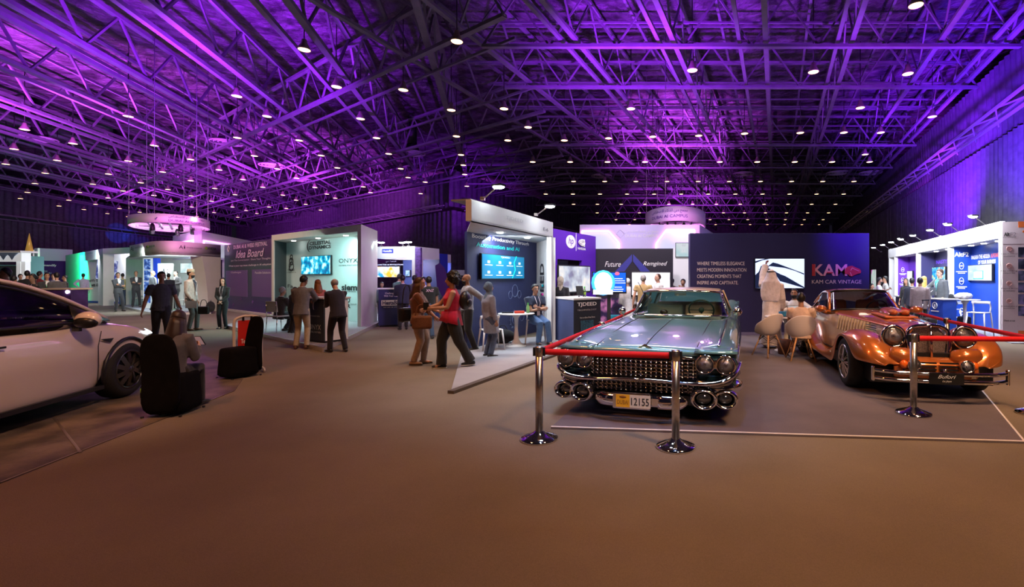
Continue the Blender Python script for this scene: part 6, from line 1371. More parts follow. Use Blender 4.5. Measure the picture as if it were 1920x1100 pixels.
    if hair == 'short': cap('hair', hm, soft(.55, -.05, -.85), 0, 1.09, jit=.05)
    elif hair == 'receding': cap('hair', hm, soft(1.15, .0, -.85), 0, 1.05, jit=.04)
    elif hair == 'balding':
        mb_ = MB()
        rows = []
        for j in range(5):
            rows.append([h3(.081*1.05*math.cos(e_)*math.sin(a), .012+.098*1.04*math.cos(e_)*math.cos(a), .03+.095*math.sin(e_)) for a, e_ in [(math.radians(-105+k*10.5), .35-j*.28) for k in range(21)]])
        mb_.grid(rows).build('hair', hm, t, solid=.008)
    elif hair == 'long': cap('hair', hm, soft(.75, -.15, -.25), 0, 1.13, jit=.06, drop=((-.07, .004, 0), (-.14, .010, 0), (-.21, .020, 0), (-.29, .026, 0), (-.36, .012, 0)))
    elif hair == 'bob': cap('hair', hm, soft(.75, -.2, -.3), 0, 1.14, jit=.07, drop=((-.06, .015, 0), (-.13, .01, 0)))
    elif hair == 'curly':
        mb_ = MB(); rg = random.Random(3)
        mb_.ell(h3(0, .035, .045), (.115, .115, .115), 16, 12, M=HR)
        for k in range(70):
            a = rg.uniform(0, 6.28); e_ = rg.uniform(-.9, 1.4); 
            if math.cos(a) < -.35 and e_ < .55: continue
            mb_.ell(h3(.115*math.cos(e_)*math.sin(a), .035+.115*math.cos(e_)*math.cos(a), .03+.12*math.sin(e_)), rg.uniform(.022, .042), 7, 5)
        me = remesh(mb_, .012, 0, .012, 45); mesh_obj(me, 'hair', hm, t)
    elif hair == 'bun': cap('hair', hm, soft(.7, -.3, -.9), 0, 1.08); MB().ell(h3(0, .13, .02), (.05, .045, .05), 10, 8, M=HR).build('hair_bun', hm, t)
    elif hair == 'kufi':
        cap('hair', HAIRB, soft(.5, -.1, -.85), 0, 1.06, jit=.04)
        MB().rings([ering(h3(0, .01, z), HR @ X, HR @ Y, rx, ry, 24) for z, rx, ry in ((.055, .086, .103), (.10, .084, .10), (.135, .076, .092), (.142, .03, .04))]).build('cap', cloth('cap_cream', (.62, .52, .38)), t)
    elif hair in ('hijab', 'ghutra'):
        hb_ = MB(); op = hair == 'hijab'
        hb_.ell(h3(0, .022, .028), (.092, .106, .108), 18, 12, M=HR)
        if op: hb_.tube([h3(0, .02, -.03), h3(0, .0, -.11), Nk+R @ Vector((0, -.01, -.03)), Nk+R @ Vector((0, -.01, -.14))], [.085, .075, .10, .14], 14); hb_.ell(h3(0, .10, .0), (.06, .05, .06), 10, 8, M=HR)
        else:
            hb_.rings([ering(q0, ux, uy, rx, ry, 18) for q0, rx, ry in ((h3(0, .02, .06), .10, .10), (h3(0, .03, -.03), .125, .11), (h3(0, .06, -.10), .155, .10), (Nk+uy*.06, .20, .09), (Nk+uy*.09-uz*.15, .225, .06), (Nk+uy*.11-uz*.32, .215, .045), (Nk+uy*.11-uz*.42, .18, .03))])
        me = remesh(hb_, .014, 2, .008, 14); o = mesh_obj(me, 'head_cloth', hm, t)
        # open the face: drop the front vertices back inside the head
        for v_ in me.vertices:
            lp = HR.transposed() @ (v_.co-Hc)
            if lp.y < -.045 and abs(lp.x) < .058 and -.10 < lp.z < .075: v_.co = v_.co+HR @ Vector((0, .05, 0))
        if not op: MB().tube([h3(.088*math.sin(a), .02+.105*math.cos(a), .085) for a in [i*math.pi/12 for i in range(24)]], .010, 6, closed=True).build('head_cord', BLACK, t)
    if beard: 
        mb_ = MB()
        mb_.grid([[h3(.066*rr*math.sin(a)*1.02, -.022-.075*rr*math.cos(a), z) for a in [math.radians(-78+k*13) for k in range(13)]] for z, rr in ((-.038, .98), (-.065, .98), (-.09, .86), (-.115, .6), (-.12, .2))]).build('beard', beard, t, solid=.008)
    if glasses:
        gm = MB()
        for q in (1, -1): gm.tube([h3(q*.032+.021*math.cos(a), -.094, .008+.016*math.sin(a)) for a in [i*math.pi/6 for i in range(12)]], .0025, 5, closed=True); gm.beam(h3(q*.053, -.09, .012), h3(q*.078, .0, .01), .004)
        gm.build('glasses', BLACK, t)
    # ---- upper garment
    top = top or cloth('dark_suit', (.03, .03, .035))
    if topk != 'none':
        g_ = MB(); lo = {'shirt': -.02, 'tshirt': -.08, 'polo': -.08, 'jacket': -.14, 'coat': -.38, 'thobe': -.86, 'blouse': -.12, 'sleeveless': -.1, 'abaya': -.86}[topk]
        k_ = {'jacket': 1.12, 'coat': 1.12, 'thobe': 1.12, 'abaya': 1.12}.get(topk, 1.03); wx = .15 if female else .165
        ch = .03 if female else 0
        rg = [(.0, wx*.98, .118), (.12, wx*.93 if not female else .13, .112), (.24, wx*.99 if not female else .14, .118+ch*.6), (.34, wx*1.05, .12+ch), (.41, wx*1.04, .112), (.455, wx*.90, .095), (.485, wx*.66, .08), (.515, .075, .068)]
        rows = []
        if topk in ('thobe', 'abaya', 'coat'):
            bottom = po['ph']+lo; n_ = 6
            for i in range(n_):
                tt = i/n_; z = lo+(-.0-lo)*tt; spread = (1-tt); cx = (An[1]+An[-1])/2 if topk != 'coat' else (Kn[1]+Kn[-1])/2
                c = Pv+Vector((0, 0, z)) ; cc = Vector((c.x+(cx.x-c.x)*spread*.8, c.y+(cx.y-c.y)*spread*.8, c.z)); rows.append(ering(cc, ux, uy, (wx*1.06+.05*spread)*b, (.125+.06*spread)*b, 18))
        else: rows.append(ering(Pv+uz*lo, ux, uy, wx*1.05*k_*b, .13*k_*b, 18))
        rows += [ering(Pv+uz*z, ux, uy, rx*k_*b, ry*k_*b, 18) for z, rx, ry in rg]; g_.rings(rows)
        sl_end = {'tshirt': .45, 'polo': .62, 'sleeveless': 0, 'blouse': 1.55}.get(topk, 1.9); r0 = .066*k_*b; 
        for q in (1, -1):
            if sl_end == 0: continue
            fw = Wr[q]*.94+El[q]*.06; pts_ = [Sh[q]-ux*q*.05-uz*.01, Sh[q]+ux*q*.005-uz*.004, (Sh[q]+El[q])/2, El[q], (El[q]+fw)/2, fw]; rr = [r0*.8, r0*1.0, r0*.95, r0*.86, r0*.76, r0*.66]
            if topk in ('thobe', 'abaya'): rr = [r0, r0*1.05, r0, r0*.98, r0, r0*1.0]
            if sl_end < 1: e_ = Sh[q]+(El[q]-Sh[q])*sl_end; pts_ = pts_[:2]+[(Sh[q]+e_)/2, e_]; rr = [r0, r0*1.07, r0*1.04, r0*1.05]
            elif sl_end < 1.7: pts_ = pts_[:4]+[El[q]+(fw-El[q])*.55]; rr = rr[:4]+[r0*.85]
            g_.tube(pts_, rr, 12)
        me = remesh(g_, max(vox, .014), 3, vfold*(1.4 if topk in ('thobe', 'abaya', 'coat', 'blouse', 'sleeveless') else 1), 8.5, PN[0]*3.1)
        gar = mesh_obj(me, {'jacket': 'jacket', 'coat': 'coat', 'thobe': 'robe', 'abaya': 'robe', 'tshirt': 't_shirt', 'blouse': 'blouse', 'polo': 'polo_shirt', 'sleeveless': 'flowing_top'}.get(topk, 'shirt'), top, t)
        cf = lambda x, z, y: Pv+ux*x+uz*z-uy*y
        if topk in ('jacket', 'coat') and inner is not False:
            f1 = .118*k_*b+.008
            inn = inner or cloth('white_shirt', (.75, .75, .76)); MB().add([cf(-.045, .50, .078*b+.012), cf(.045, .50, .078*b+.012), cf(.062, .42, f1+.004), cf(0, .17, f1+.018), cf(-.062, .42, f1+.004)], [(0, 1, 2, 3, 4)]).build('shirt_front', inn, gar, solid=.01)
            if tie: MB().add([cf(-.014, .485, f1*.9), cf(.014, .485, f1*.9), cf(.022, .25, f1+.02), cf(0, .2, f1+.022), cf(-.022, .25, f1+.02)], [(0, 1, 2, 3, 4)]).build('tie', tie, gar, solid=.006)
        if topk in ('polo', 'shirt', 'thobe', 'jacket'): MB().tube([Nk+R @ Vector((.064*math.sin(a), .002+.062*math.cos(a), -.012-.02*(1-math.cos(a)) if False else -.012)) for a in [i*math.pi/10 for i in range(20)]], .014, 6, closed=True).build('collar', top if topk != 'jacket' else (inner or MATS.get('cloth_white_shirt', top)), gar)
        if lanyard:
            y_ = .135*k_*b+.012; lm = MB(); 
            for q in (1, -1): lm.tube([cf(q*.05, .50, .08), cf(q*.045, .36, y_+.012), cf(q*.008, .16, y_+.004)], .006, 5, flat=.5)
            ln = lm.build('lanyard', lanyard, t); MB().box(cf(0, .115, y_+.012), (.075, .008, .10)).build('badge', mat('badge_card', (.8, .75, .78), .4), ln)
    # ---- lower garment
    legs = legs or cloth('dark_trousers', (.02, .02, .025))
    if legk != 'none' and topk not in ('thobe', 'abaya'):
        g_ = MB(); lw = {'trousers': 1.0, 'jeans': .92, 'wide': 1.28, 'slim': .9, 'shorts': 1.05}[legk]
        g_.rings([ering(Pv+Vector((0, 0, z))+uz*0, X if abs(po['tw']) < 1 else ux, Y if abs(po['tw']) < 1 else uy, rx*b, ry*b, 16) for z, rx, ry in ((-.12, .13, .10), (-.05, .165, .125), (.04, .155, .118), (.1, .145, .108))])
        for q in (1, -1):
            A_ = An[q]+Vector((0, 0, -.015)); ptl = [Hip[q]+Vector((0, 0, .02)), (Hip[q]+Kn[q])/2, Kn[q], (Kn[q]+A_)/2, A_]; rr = [.102*b, .092*b*lw, .072*b*lw, .068*lw, .062*lw*(1.25 if legk == 'wide' else 1)]
            if legk == 'shorts': ptl = ptl[:3]; rr = [.102, .1, .095]
            g_.tube(ptl, rr, 12)
        me = remesh(g_, max(vox, .014), 2, vfold*.8, 9, PN[0]*1.7); mesh_obj(me, 'shorts' if legk == 'shorts' else 'trousers', legs, t)
    shoe = shoe or cloth('black_leather', (.015, .013, .012), .35)
    for q in (1, -1):
        f_ = An[q]; dr_ = Vector(po.get('toe%d' % q, (q*.18, -1, 0))).normalized(); sd_ = Vector((-dr_.y, dr_.x, 0)).normalized(); up_ = dr_.cross(sd_)*-1 if False else Vector((0, 0, 1)); c = f_+Vector((0, 0, -.055))
        if 'tip%d' % q in po: up_ = Vector((0, 0, 1)); 
        rs = []
        for k_, w_, h_ in ((-.085, .018, .012), (-.075, .032, .034), (-.02, .038, .045), (.05, .042, .034), (.12, .043, .024), (.165, .03, .018), (.178, .012, .01)):
            cc = c+dr_*k_+Vector((0, 0, h_*.35)); rs.append(ering(cc, sd_, Vector((0, 0, 1)), w_, h_, 12))
        o = MB().rings(rs).build('shoe', shoe, t)
        if sole: MB().rings([ering(c+dr_*k_+Vector((0, 0, -.022)), sd_, Vector((0, 0, 1)), w_, .010, 12) for k_, w_ in ((-.09, .015), (-.075, .036), (.05, .045), (.13, .045), (.18, .015))]).build('sole', sole, o)
    t['_w'] = 1; del t['_w']
    M = Matrix.Translation((p[0], p[1], z0)) @ Matrix.Rotation(math.radians(face), 4, 'Z') @ Matrix.Diagonal((s*kx, s*kx, s, 1))
    return dict(o=t, W={q: M @ Wr[q] for q in Wr}, S={q: M @ Sh[q] for q in Sh}, M=M, chest=M @ (Pv+uz*.3), El={q: M @ El[q] for q in El})
C = cloth
SUIT = C('charcoal_suit', (.035, .035, .04)); NAVYS = C('navy_suit', (.018, .022, .045)); GREYS = C('grey_suit', (.16, .16, .18)); BLK = C('black_cloth', (.012, .012, .014)); WHT = C('white_cloth', (.75, .74, .73))
WSH = C('white_shirt', (.75, .75, .76)); JEAN = C('denim', (.05, .09, .17)); BEI_T = C('beige_trousers', (.50, .42, .30)); LANW = C('white_lanyard', (.7, .6, .68)); LANG = C('green_lanyard', (.05, .6, .25)); LANR = C('red_lanyard', (.6, .05, .06))
# ================================================================ the visitors
WSOLE = C('white_sole', (.7, .68, .65)); BRSH = C('brown_leather', (.12, .05, .025), .4)
fold = dict(aL=(-.07, -.24, 1.17), aR=(.07, -.22, 1.13), pL=(.55, .1, -1), pR=(-.55, .1, -1))
clasp = dict(aL=(.03, -.20, .93), aR=(-.03, -.20, .93), pL=(1, .5, 0), pR=(-1, .5, 0))
talk = dict(aL=(.16, -.30, 1.12), aR=(-.24, -.08, .80), pL=(1, .5, -.2))
walk = dict(fL=(.09, -.28, .085), fR=(-.09, .28, .12), aL=(.27, .12, .84), aR=(-.27, -.18, .86), lean=3)
def who(u, Y, vt, face, label, lo=1.52, hi=1.9, z0=0.0, **k):
    H = EYE-(vt-HZ)/F*Y-z0; H = max(lo, min(hi, H)); return person(0, 0, face, H, label, loc=GY(u, Y), z0=z0, **k)
yf = lambda v: F*EYE/(v-HZ)
FB_ = dict(detail=2)
# -- crowd behind the white car
who(12, 9.6, 499, -80, 'man in profile with short black hair, close behind the roof of the white car', top=BLK, topk='tshirt', beard=None, skin='tan', detail=1)
who(51, 17.0, 504, 165, 'man in black with a red collar band, seen from behind near the pink stand side', top=BLK, topk='tshirt', lanyard=None, **FB_)
who(62, 13.2, 511, -50, 'young woman with tied back black hair and white strap, looking left over the white car', top=BLK, topk='blouse', hair='bun', female=True, lanyard=LANW, **FB_)
who(74, 19.0, 506, 120, 'man in a dark red shirt before the purple stand panel', top=C('dark_red', (.22, .02, .03)), topk='shirt', pose=talk, **FB_)
who(88, 16.4, 509, 10, 'man in dark suit holding a glowing green strip, by the low starburst counter', top=SUIT, topk='jacket', lanyard=LANG, pose=talk, **FB_)
who(108, 15.9, 508, 195, 'man in dark grey jacket seen from behind at the low starburst counter', top=C('dark_grey_jacket', (.07, .065, .07)), topk='jacket', inner=False, pose=dict(lean=8, aL=(.16, -.35, 1.05)), **FB_)
who(38, 21.0, 512, 30, 'small dark figure between the white stand legs and the pink side', top=SUIT, topk='shirt', **FB_)
who(100, 20.5, 511, 0, 'pale faced visitor half hidden behind the starburst counter pair', top=GREYS, topk='shirt', skin='light', **FB_)
who(122, 20.5, 514, -70, 'dark clothed visitor at the left edge of the green wall', top=BLK, topk='shirt', **FB_)
who(26, 15.0, 515, 140, 'dark haired visitor bending behind the white car roof, left of the tied hair woman', lo=1.45, top=BLK, topk='tshirt', **FB_)
# -- around the corner stand
who(156, 26.0, 511, 178, 'man in lilac shirt, hand on hip, seen from behind by the green wall', top=C('lilac_shirt', (.45, .38, .52)), topk='shirt', pose=dict(aL=(.20, .02, 1.02), pL=(1, .3, .3), fL=(.15, 0, .085), fR=(-.13, 0, .085)), detail=1)
who(221, 22.9, 507, 25, 'man in dark suit and dark glasses with arms crossed, at the white corner column', top=SUIT, topk='jacket', glasses=True, tie=BLK, pose=dict(fold, fL=(.2, -.05, .085)), skin='brown', detail=1)
who(230, 27.4, 507, 190, 'man in pale yellow shirt and jeans behind the man with dark glasses', top=C('pale_yellow', (.62, .62, .25)), topk='tshirt', legs=JEAN, pose=talk, **FB_)
who(255, 24.8, 505, 8, 'balding man with folded arms, dark suit and open white shirt, before the small pale screen', top=SUIT, topk='jacket', hair='receding', pose=dict(fold, fL=(.16, 0, .085), fR=(-.14, 0, .085)), z0=.09, skin='tan', detail=1)
who(286, 22.6, 503, 70, 'bald man in dark suit facing right at the left of the grey roll-up banner', top=C('slate_suit', (.04, .045, .055)), topk='jacket', hair='none', z0=.09, pose=clasp, detail=1)
who(316, 21.9, 511, 170, 'man in navy jacket seen from behind, right of the man in the grey polo', top=NAVYS, topk='jacket', inner=False, z0=.09, detail=1)
who(330, 23.0, 504, -40, 'man in dark grey jacket facing left under the pale screens', top=C('dark_grey_jacket', (.07, .065, .07)), topk='jacket', z0=.09, pose=talk, skin='light', detail=1)
who(302, 10.8, 506, 12, 'man in slate grey polo shirt walking forward with arms swinging', top=C('slate_polo', (.085, .095, .125)), topk='polo', legs=C('dark_jeans', (.03, .035, .05)), skin='light', lo=1.7, pose=dict(walk, aL=(.36, -.10, .92), aR=(-.36, .04, .84)), build=1.12, detail=0)
K = who(357, yf(620), 503, 62, 'bearded man in cream jacket and embroidered cap holding a grey folder', top=C('cream_jacket', (.62, .52, .48)), topk='jacket', inner=C('navy_vest', (.02, .03, .06)), legs=C('grey_trousers', (.09, .085, .085)), hair='kufi', beard=HAIRB, shoe=BRSH, lanyard=LANW, pose=dict(aR=(-.2, -.16, .88), fL=(.1, -.12, .085)), detail=0)
who(418, yf(616.5), 519, -22, 'woman in black with white lanyard and glasses, hands clasped, before the purple message wall', top=BLK, topk='shirt', female=True, hair='long', legs=BLK, glasses=True, lanyard=LANW, pose=clasp, skin='light', lo=1.6, detail=0)
# -- portal stand
Sm = person(0, 0, 125, 1.72, 'grey haired man in dark suit seated on a metal chair at the portal stand', loc=G(523, 622, .09), z0=.09, top=C('brown_black_suit', (.04, .032, .03)), topk='jacket', hair='short', hm=HAIRG, pose=dict(ph=.50, lean=10, aL=(.12, -.42, .85), aR=(-.12, -.42, .85), fL=(.12, -.38, .085), fR=(-.1, -.12, .10)), detail=1)
who(565, yf(654), 513, 160, 'man in grey blazer and beige trousers leaning on the lettered dark counter', top=C('grey_blazer', (.17, .165, .18)), topk='jacket', inner=False, legs=BEI_T, shoe=BRSH, lanyard=None, pose=dict(lean=7, aL=(.15, -.42, 1.08), aR=(-.12, -.46, 1.10), pR=(-1, .4, -.4), fL=(.13, .0, .085), fR=(-.13, .02, .085), hy=-25, hp=15), build=1.0, skin='brown', detail=0)
who(634, yf(660), 517, 205, 'elderly balding man in navy suit leaning in from the right side of the counter', top=C('midnight_suit', (.02, .018, .035)), topk='jacket', inner=False, legs=C('midnight_trousers', (.015, .014, .025)), hair='balding', hm=HAIRG, skin='light', pose=dict(lean=14, aR=(-.12, -.52, 1.08), aL=(.1, -.45, 1.05), fL=(.14, -.12, .085), fR=(-.12, .12, .085), hp=18), build=1.02, detail=0)
who(598, 12.3, 524, 200, 'woman with auburn hair and coral patterned top, behind the counter between the two men', top=C('coral_floral', (.55, .14, .12)), topk='blouse', hair='long', hm=HAIRR, female=True, skin='light', pose=dict(lean=8, aR=(-.15, -.35, 1.05)), z0=.09, lo=1.5, detail=1)
who(546, 13.2, 541, 120, 'dark clothed person bent over a phone between the seated man and the grey blazer', top=BLK, topk='shirt', lo=1.3, z0=.09, pose=dict(lean=10, aL=(.1, -.35, 1.05), aR=(-.1, -.35, 1.05), hp=20), hair='short', detail=1)
# -- navy lettered counter
who(716, 17.0, 527, 5, 'seated attendant with white mask and dark cap behind the lettered counter', lo=1.45, top=C('grey_blue_shirt', (.12, .17, .2)), topk='shirt', pose=talk, **FB_)
who(745, 16.9, 511, 140, 'man in teal grey jacket and dark cap beside the colourful screen', top=C('teal_grey', (.07, .14, .14)), topk='jacket', inner=False, pose=dict(lean=10, aL=(.15, -.4, 1.1)), **FB_)
who(756, 14.9, 513, 190, 'man in navy suit leaning on the lettered counter, seen from behind', top=NAVYS, topk='jacket', inner=False, pose=dict(lean=10, aL=(.15, -.4, 1.08)), **FB_)
who(777, 15.9, 514, 150, 'dark haired man right of the navy suit at the lettered counter', top=C('olive_grey', (.08, .08, .07)), topk='shirt', **FB_)
Xm = who(804, 12.6, 516, 195, 'man in black shirt with pink letters across the back, between the two talking women', top=BLK, topk='polo', legs=JEAN, pose=talk, build=1.1, detail=1)
o = text('XNZ', Xm['o'], -.02, 1.30, .20, 1.37, C('pink_print', (.75, .45, .65)), y=0, shear=.2); o.rotation_euler = (0, 0, math.pi); o.location = (.10, .155, 0)
who(827, 18.5, 521, 60, 'man in grey blue shirt by the leaning purple banner', top=C('grey_blue_shirt', (.12, .17, .2)), topk='shirt', legs=JEAN, **FB_)
who(794, 15.2, 517, -40, 'fair visitor in white behind the man with pink letters', top=WHT, topk='shirt', skin='light', **FB_)
# -- two talking women and the man behind
Bw = who(783, yf(683), 517, 78, 'woman in brown satin blouse and beige trousers with long brown hair, handing out leaflets', top=C('brown_satin', (.17, .065, .035), .35), topk='blouse', legs=C('sand_trousers', (.36, .24, .17)), hair='long', hm=HAIRN, female=True, skin='light', shoe=C('tan_loafer', (.4, .25, .17), .5), sole=BLK, lo=1.6,
  pose=dict(aL=(.12, -.40, 1.03), aR=(-.14, -.44, .86), pR=(-.6, 1, -.2), fL=(.08, -.10, .085), fR=(-.08, .06, .085), lean=2), build=1.08, detail=0, vfold=.009)
Rw = who(846, yf(690), 509, -84, 'woman with curly black hair in a bright red flowing top and black trousers, mid stride', top=C('bright_red', (.60, .012, .06)), topk='sleeveless', legs=BLK, legk='wide', hair='curly', female=True, skin='tan', shoe=BLK, sole=WSOLE,
  pose=dict(aL=(.12, -.34, 1.10), aR=(-.14, -.42, 1.08), pL=(.4, 1, -.4), pR=(-.4, 1, -.4), fL=(.08, .34, .13), fR=(-.08, -.16, .085), kL=(0, -1, .0), lean=-2), build=1.08, detail=0, vfold=.014)
fl = MB(); prof_ = [(.185, .145, .02), (.205, .165, -.09), (.225, .19, -.2)]
fl.rings([[Vector((rx*math.cos(a)*(1+.10*math.sin(3*a)), ry*math.sin(a)*(1+.15*math.cos(4*a)), 1.02+z-.10*math.sin(a)*(-z*4)*.6)) for a in [i*math.pi/14 for i in range(28)]] for rx, ry, z in prof_], 0, True, False)
fl.build('top_hem', MATS['cloth_bright_red'], Rw['o'], solid=.008)
who(876, 10.6, 510, -75, 'bald bearded man in grey shirt behind the woman in red, arm stretched out', top=C('mid_grey_shirt', (.26, .25, .28)), topk='shirt', hair='none', beard=HAIRB, legs=BLK, skin='brown', pose=dict(aL=(.2, .38, 1.05), pL=(1, .5, -.3), fL=(.1, .15, .085)), build=1.15, detail=0)
who(886, 16.5, 511, 80, 'man in dark suit lifting a hand, small, behind the bearded man', top=SUIT, topk='jacket', pose=talk, skin='light', **FB_)
who(916, 9.7, 526, 120, 'pale hooded visitor in grey and red at the left end of the navy wall', top=C('pale_grey_robe', (.3, .3, .36)), topk='coat', hair='hijab', hm=C('grey_blue_scarf', (.16, .22, .3)), inner=C('red_print', (.5, .03, .05)), female=True, legs=C('slate', (.08, .1, .16)), lo=1.5, detail=1)
# -- navy wall stand
person(0, 0, 28, 1.80, 'seated man with folded arms, navy polo, glasses and jeans at the round white table', loc=GY(1003, 11.5), z0=.03, top=C('navy_polo', (.012, .018, .05)), topk='polo', legs=C('blue_jeans', (.05, .12, .28)), glasses=True, lanyard=LANW, shoe=BLK, pose=dict(fold, ph=.60, aL=(-.07, -.25, .86), aR=(.07, -.23, .82), fL=(.14, -.44, .085), fR=(-.12, -.38, .085)), skin='tan', build=1.1, detail=0)
who(1051, 12.75, 516, 172, 'woman in pale patterned headscarf and black jacket, seen from behind at the dark counter', top=BLK, topk='jacket', inner=False, hair='hijab', hm=C('sand_scarf', (.50, .42, .32)), female=True, pose=dict(hy=20), detail=0)
# -- lounge in front of the script wall
who(1177, 14.9, 522, 190, 'man in long white robe with white cap, seen from behind beside the turquoise stool', top=WHT, topk='thobe', hair='short', hm=WHT, lo=1.62, detail=1)
who(1165, 15.6, 552, 150, 'person in flowing black cloak behind the white robed man', top=BLK, topk='abaya', hair='hijab', hm=BLK, female=True, lo=1.3, **FB_)
TanM = who(1206, 13.6, 513, 176, 'man in tan t-shirt and white trousers with a black shoulder bag, seen from behind', top=C('tan_tee', (.48, .33, .15)), topk='tshirt', legs=WHT, hm=HAIRG, skin='light', pose=dict(aL=(.3, -.02, .85), aR=(-.27, -.2, .95)), detail=0, lo=1.7)
who(1193, 15.6, 513, 160, 'man in navy between the white robe and the tan t-shirt', top=NAVYS, topk='shirt', **FB_)
who(1234, 14.3, 511, -60, 'fair man in white shirt facing left before the bright white screen', top=WHT, topk='shirt', hair='receding', hm=HAIRN, skin='light', pose=dict(aR=(-.1, -.35, 1.1)), lo=1.74, detail=1)
who(1253, 18.0, 521, 100, 'dark haired visitor in the distance left of the slogan wall', top=SUIT, topk='shirt', **FB_)
who(1260, 16.6, 520, 170, 'visitor in dark brown jacket just left of the slogan wall, from behind', top=C('dark_brown', (.05, .025, .02)), topk='jacket', inner=False, **FB_)
who(1281, 15.0, 521, -20, 'man in dark suit raising a phone to his face by the slogan wall', top=SUIT, topk='jacket', pose=dict(aL=(.05, -.24, 1.46), aR=(-.08, -.24, 1.44), pL=(1, 0, -.5), pR=(-1, 0, -.5)), **FB_)
who(1285, 18.2, 514, 20, 'man half hidden behind the phone holder at the slogan wall edge', top=NAVYS, topk='shirt', **FB_)
# -- vintage car stand
RobM = person(0, 0, 172, 1.80, 'man in long white robe and headcloth reaching up to the wall screen', loc=GY(1446, 10.9), z0=.02, top=C('robe_white', (.80, .70, .66)), topk='thobe', hair='ghutra', hm=C('headcloth_white', (.80, .72, .74)), skin='tan', shoe=C('sandal_white', (.7, .6, .55)), pose=dict(aL=(.16, -.38, 1.93), pL=(1, .2, -.6), aR=(-.22, -.16, .88), fL=(.14, 0, .085), fR=(-.14, .02, .085)), detail=0, build=1.08)
person(0, 0, -8, 1.80, 'bearded man in white shirt seated at the round table facing the camera', loc=GY(1489, 11.6), z0=.02, top=WSH, topk='shirt', beard=HAIRB, hair='short', pose=dict(ph=.50, aL=(.26, -.36, .82), aR=(-.26, -.36, .82), pL=(1, .3, -.3), pR=(-1, .3, -.3), fL=(.1, -.40, .085), fR=(-.1, -.40, .085), hp=-6), skin='tan', legs=C('grey_trousers', (.09, .085, .085)), detail=0)
person(0, 0, 178, 1.76, 'man in cream t-shirt seated on the right shell chair, seen from behind', loc=GY(1502, 9.28), z0=.02, top=C('cream_tee', (.68, .50, .42)), topk='tshirt', hair='short', legs=C('shorts_sand', (.35, .27, .2)), legk='shorts', lanyard=None, shoe=C('white_trainer', (.7, .62, .58)), pose=dict(ph=.50, aL=(.14, -.36, .76), aR=(-.14, -.36, .76), pL=(.4, .5, -1), pR=(-.4, .5, -1), fL=(.2, -.32, .085), fR=(-.2, -.32, .085), hy=10), skin='tan', build=1.1, detail=0)
# -- booth row on the right
who(1648, 16.0, 518, 95, 'man in white t-shirt talking with raised hand in front of the booth row', top=WHT, topk='tshirt', beard=HAIRB, pose=dict(aL=(.14, -.36, 1.3), pL=(1, .3, -.5)), **FB_)
who(1660, 17.6, 516, -80, 'man in pale grey shirt facing the man with raised hand', top=C('pale_shirt', (.5, .5, .48)), topk='shirt', **FB_)
who(1699, 16.6, 520, -30, 'woman with long dark hair by the violet booth', top=BLK, topk='blouse', hair='long', female=True, hm=C('grey_brown_hair', (.08, .07, .06)), **FB_)
who(1710, 14.6, 519, 160, 'man in dark navy suit seen from behind, left of the mauve jacket', top=NAVYS, topk='jacket', inner=False, **FB_)
who(1725, 13.3, 518, 175, 'man in mauve grey jacket and jeans seen from behind beside the suitcase', top=C('mauve_jacket', (.27, .21, .23)), topk='jacket', inner=False, legs=C('dark_jeans', (.03, .035, .05)), lo=1.62, detail=0, build=1.05)
who(1732, 14.9, 516, 150, 'blond woman half hidden behind the mauve jacket', top=C('pale_shirt', (.5, .5, .48)), topk='blouse', hair='long', hm=HAIRY, female=True, **FB_)
LapM = who(1763, 14.5, 502, -48, 'tall man in grey blazer holding an open laptop at the blue icon counter', top=C('slate_blazer', (.10, .11, .125)), topk='jacket', inner=C('turquoise', (.05, .45, .42)), hair='short', hm=HAIRN, skin='light', legs=BEI_T, lanyard=LANW, pose=dict(aR=(-.14, -.34, 1.12), pR=(-1, .4, -.2), aL=(.26, -.05, .84)), hi=1.92, detail=0)
who(1634, 17.0, 530, 60, 'dark clothed visitor partly hidden by the right edge of the slogan wall', top=SUIT, topk='shirt', lo=1.4, **FB_)
# -- seated woman on her phone
SitW = person(0, 0, 148, 1.66, 'long haired woman in grey brown blazer seated on a black chair with a phone', loc=G(326, 774), top=C('taupe_blazer', (.085, .08, .095)), topk='jacket', inner=False, hair='long', hm=C('dark_auburn_hair', (.018, .008, .006), .4), female=True, skin='light', legs=BLK, pose=dict(ph=.50, lean=4, aR=(-.13, -.33, .78), aL=(.06, -.36, .80), pR=(-.35, .3, -1), pL=(.35, .3, -1), fL=(.1, -.42, .085), fR=(-.1, -.42, .085), hp=22), detail=0, build=1.0)
# ================================================================ barrier posts and belts
RED = mat('red_belt', (.85, .012, .02), .6, noise=.05, nscale=30)
def post(x, y, h, label, z0=0.0, grp='belt barrier posts'):
    t = thing('barrier_post', label, 'barrier post', (x, y, z0), 0, grp)
    MB().lathe([(.185, 0), (.19, .012), (.178, .028), (.12, .048), (.06, .070), (.045, .085), (.03, .09)], n=40).build('base', CHROME, t)
    MB().cyl((0, 0, .08), (0, 0, h-.01), .038, n=24).build('pole', STEEL, t)
    MB().lathe([(.041, h-.10), (.043, h-.095), (.043, h-.012), (.037, h), (.002, h+.002)], n=24).build('cap', STEEL, t)
    for s in (-1, 1): MB().box((s*.050, 0, h-.055), (.022, .035, .085)).build('belt_clip', BLACK, t, bevel=.004)
    return Vector((x, y, z0+h-.055))
def belt(a, b, label, sag=.0):
    a = Vector(a); b = Vector(b); n = 14; rows = []
    for i in range(n+1):
        t_ = i/n; p = a+(b-a)*t_-Vector((0, 0, sag*math.sin(math.pi*t_))); tilt = .004*math.sin(t_*9); rows.append([p+Vector((tilt, tilt, -.030)), p+Vector((0, 0, .030))])
    o = MB().grid(rows).build('barrier_belt', RED, solid=.003); return tag(o, label, 'barrier belt')
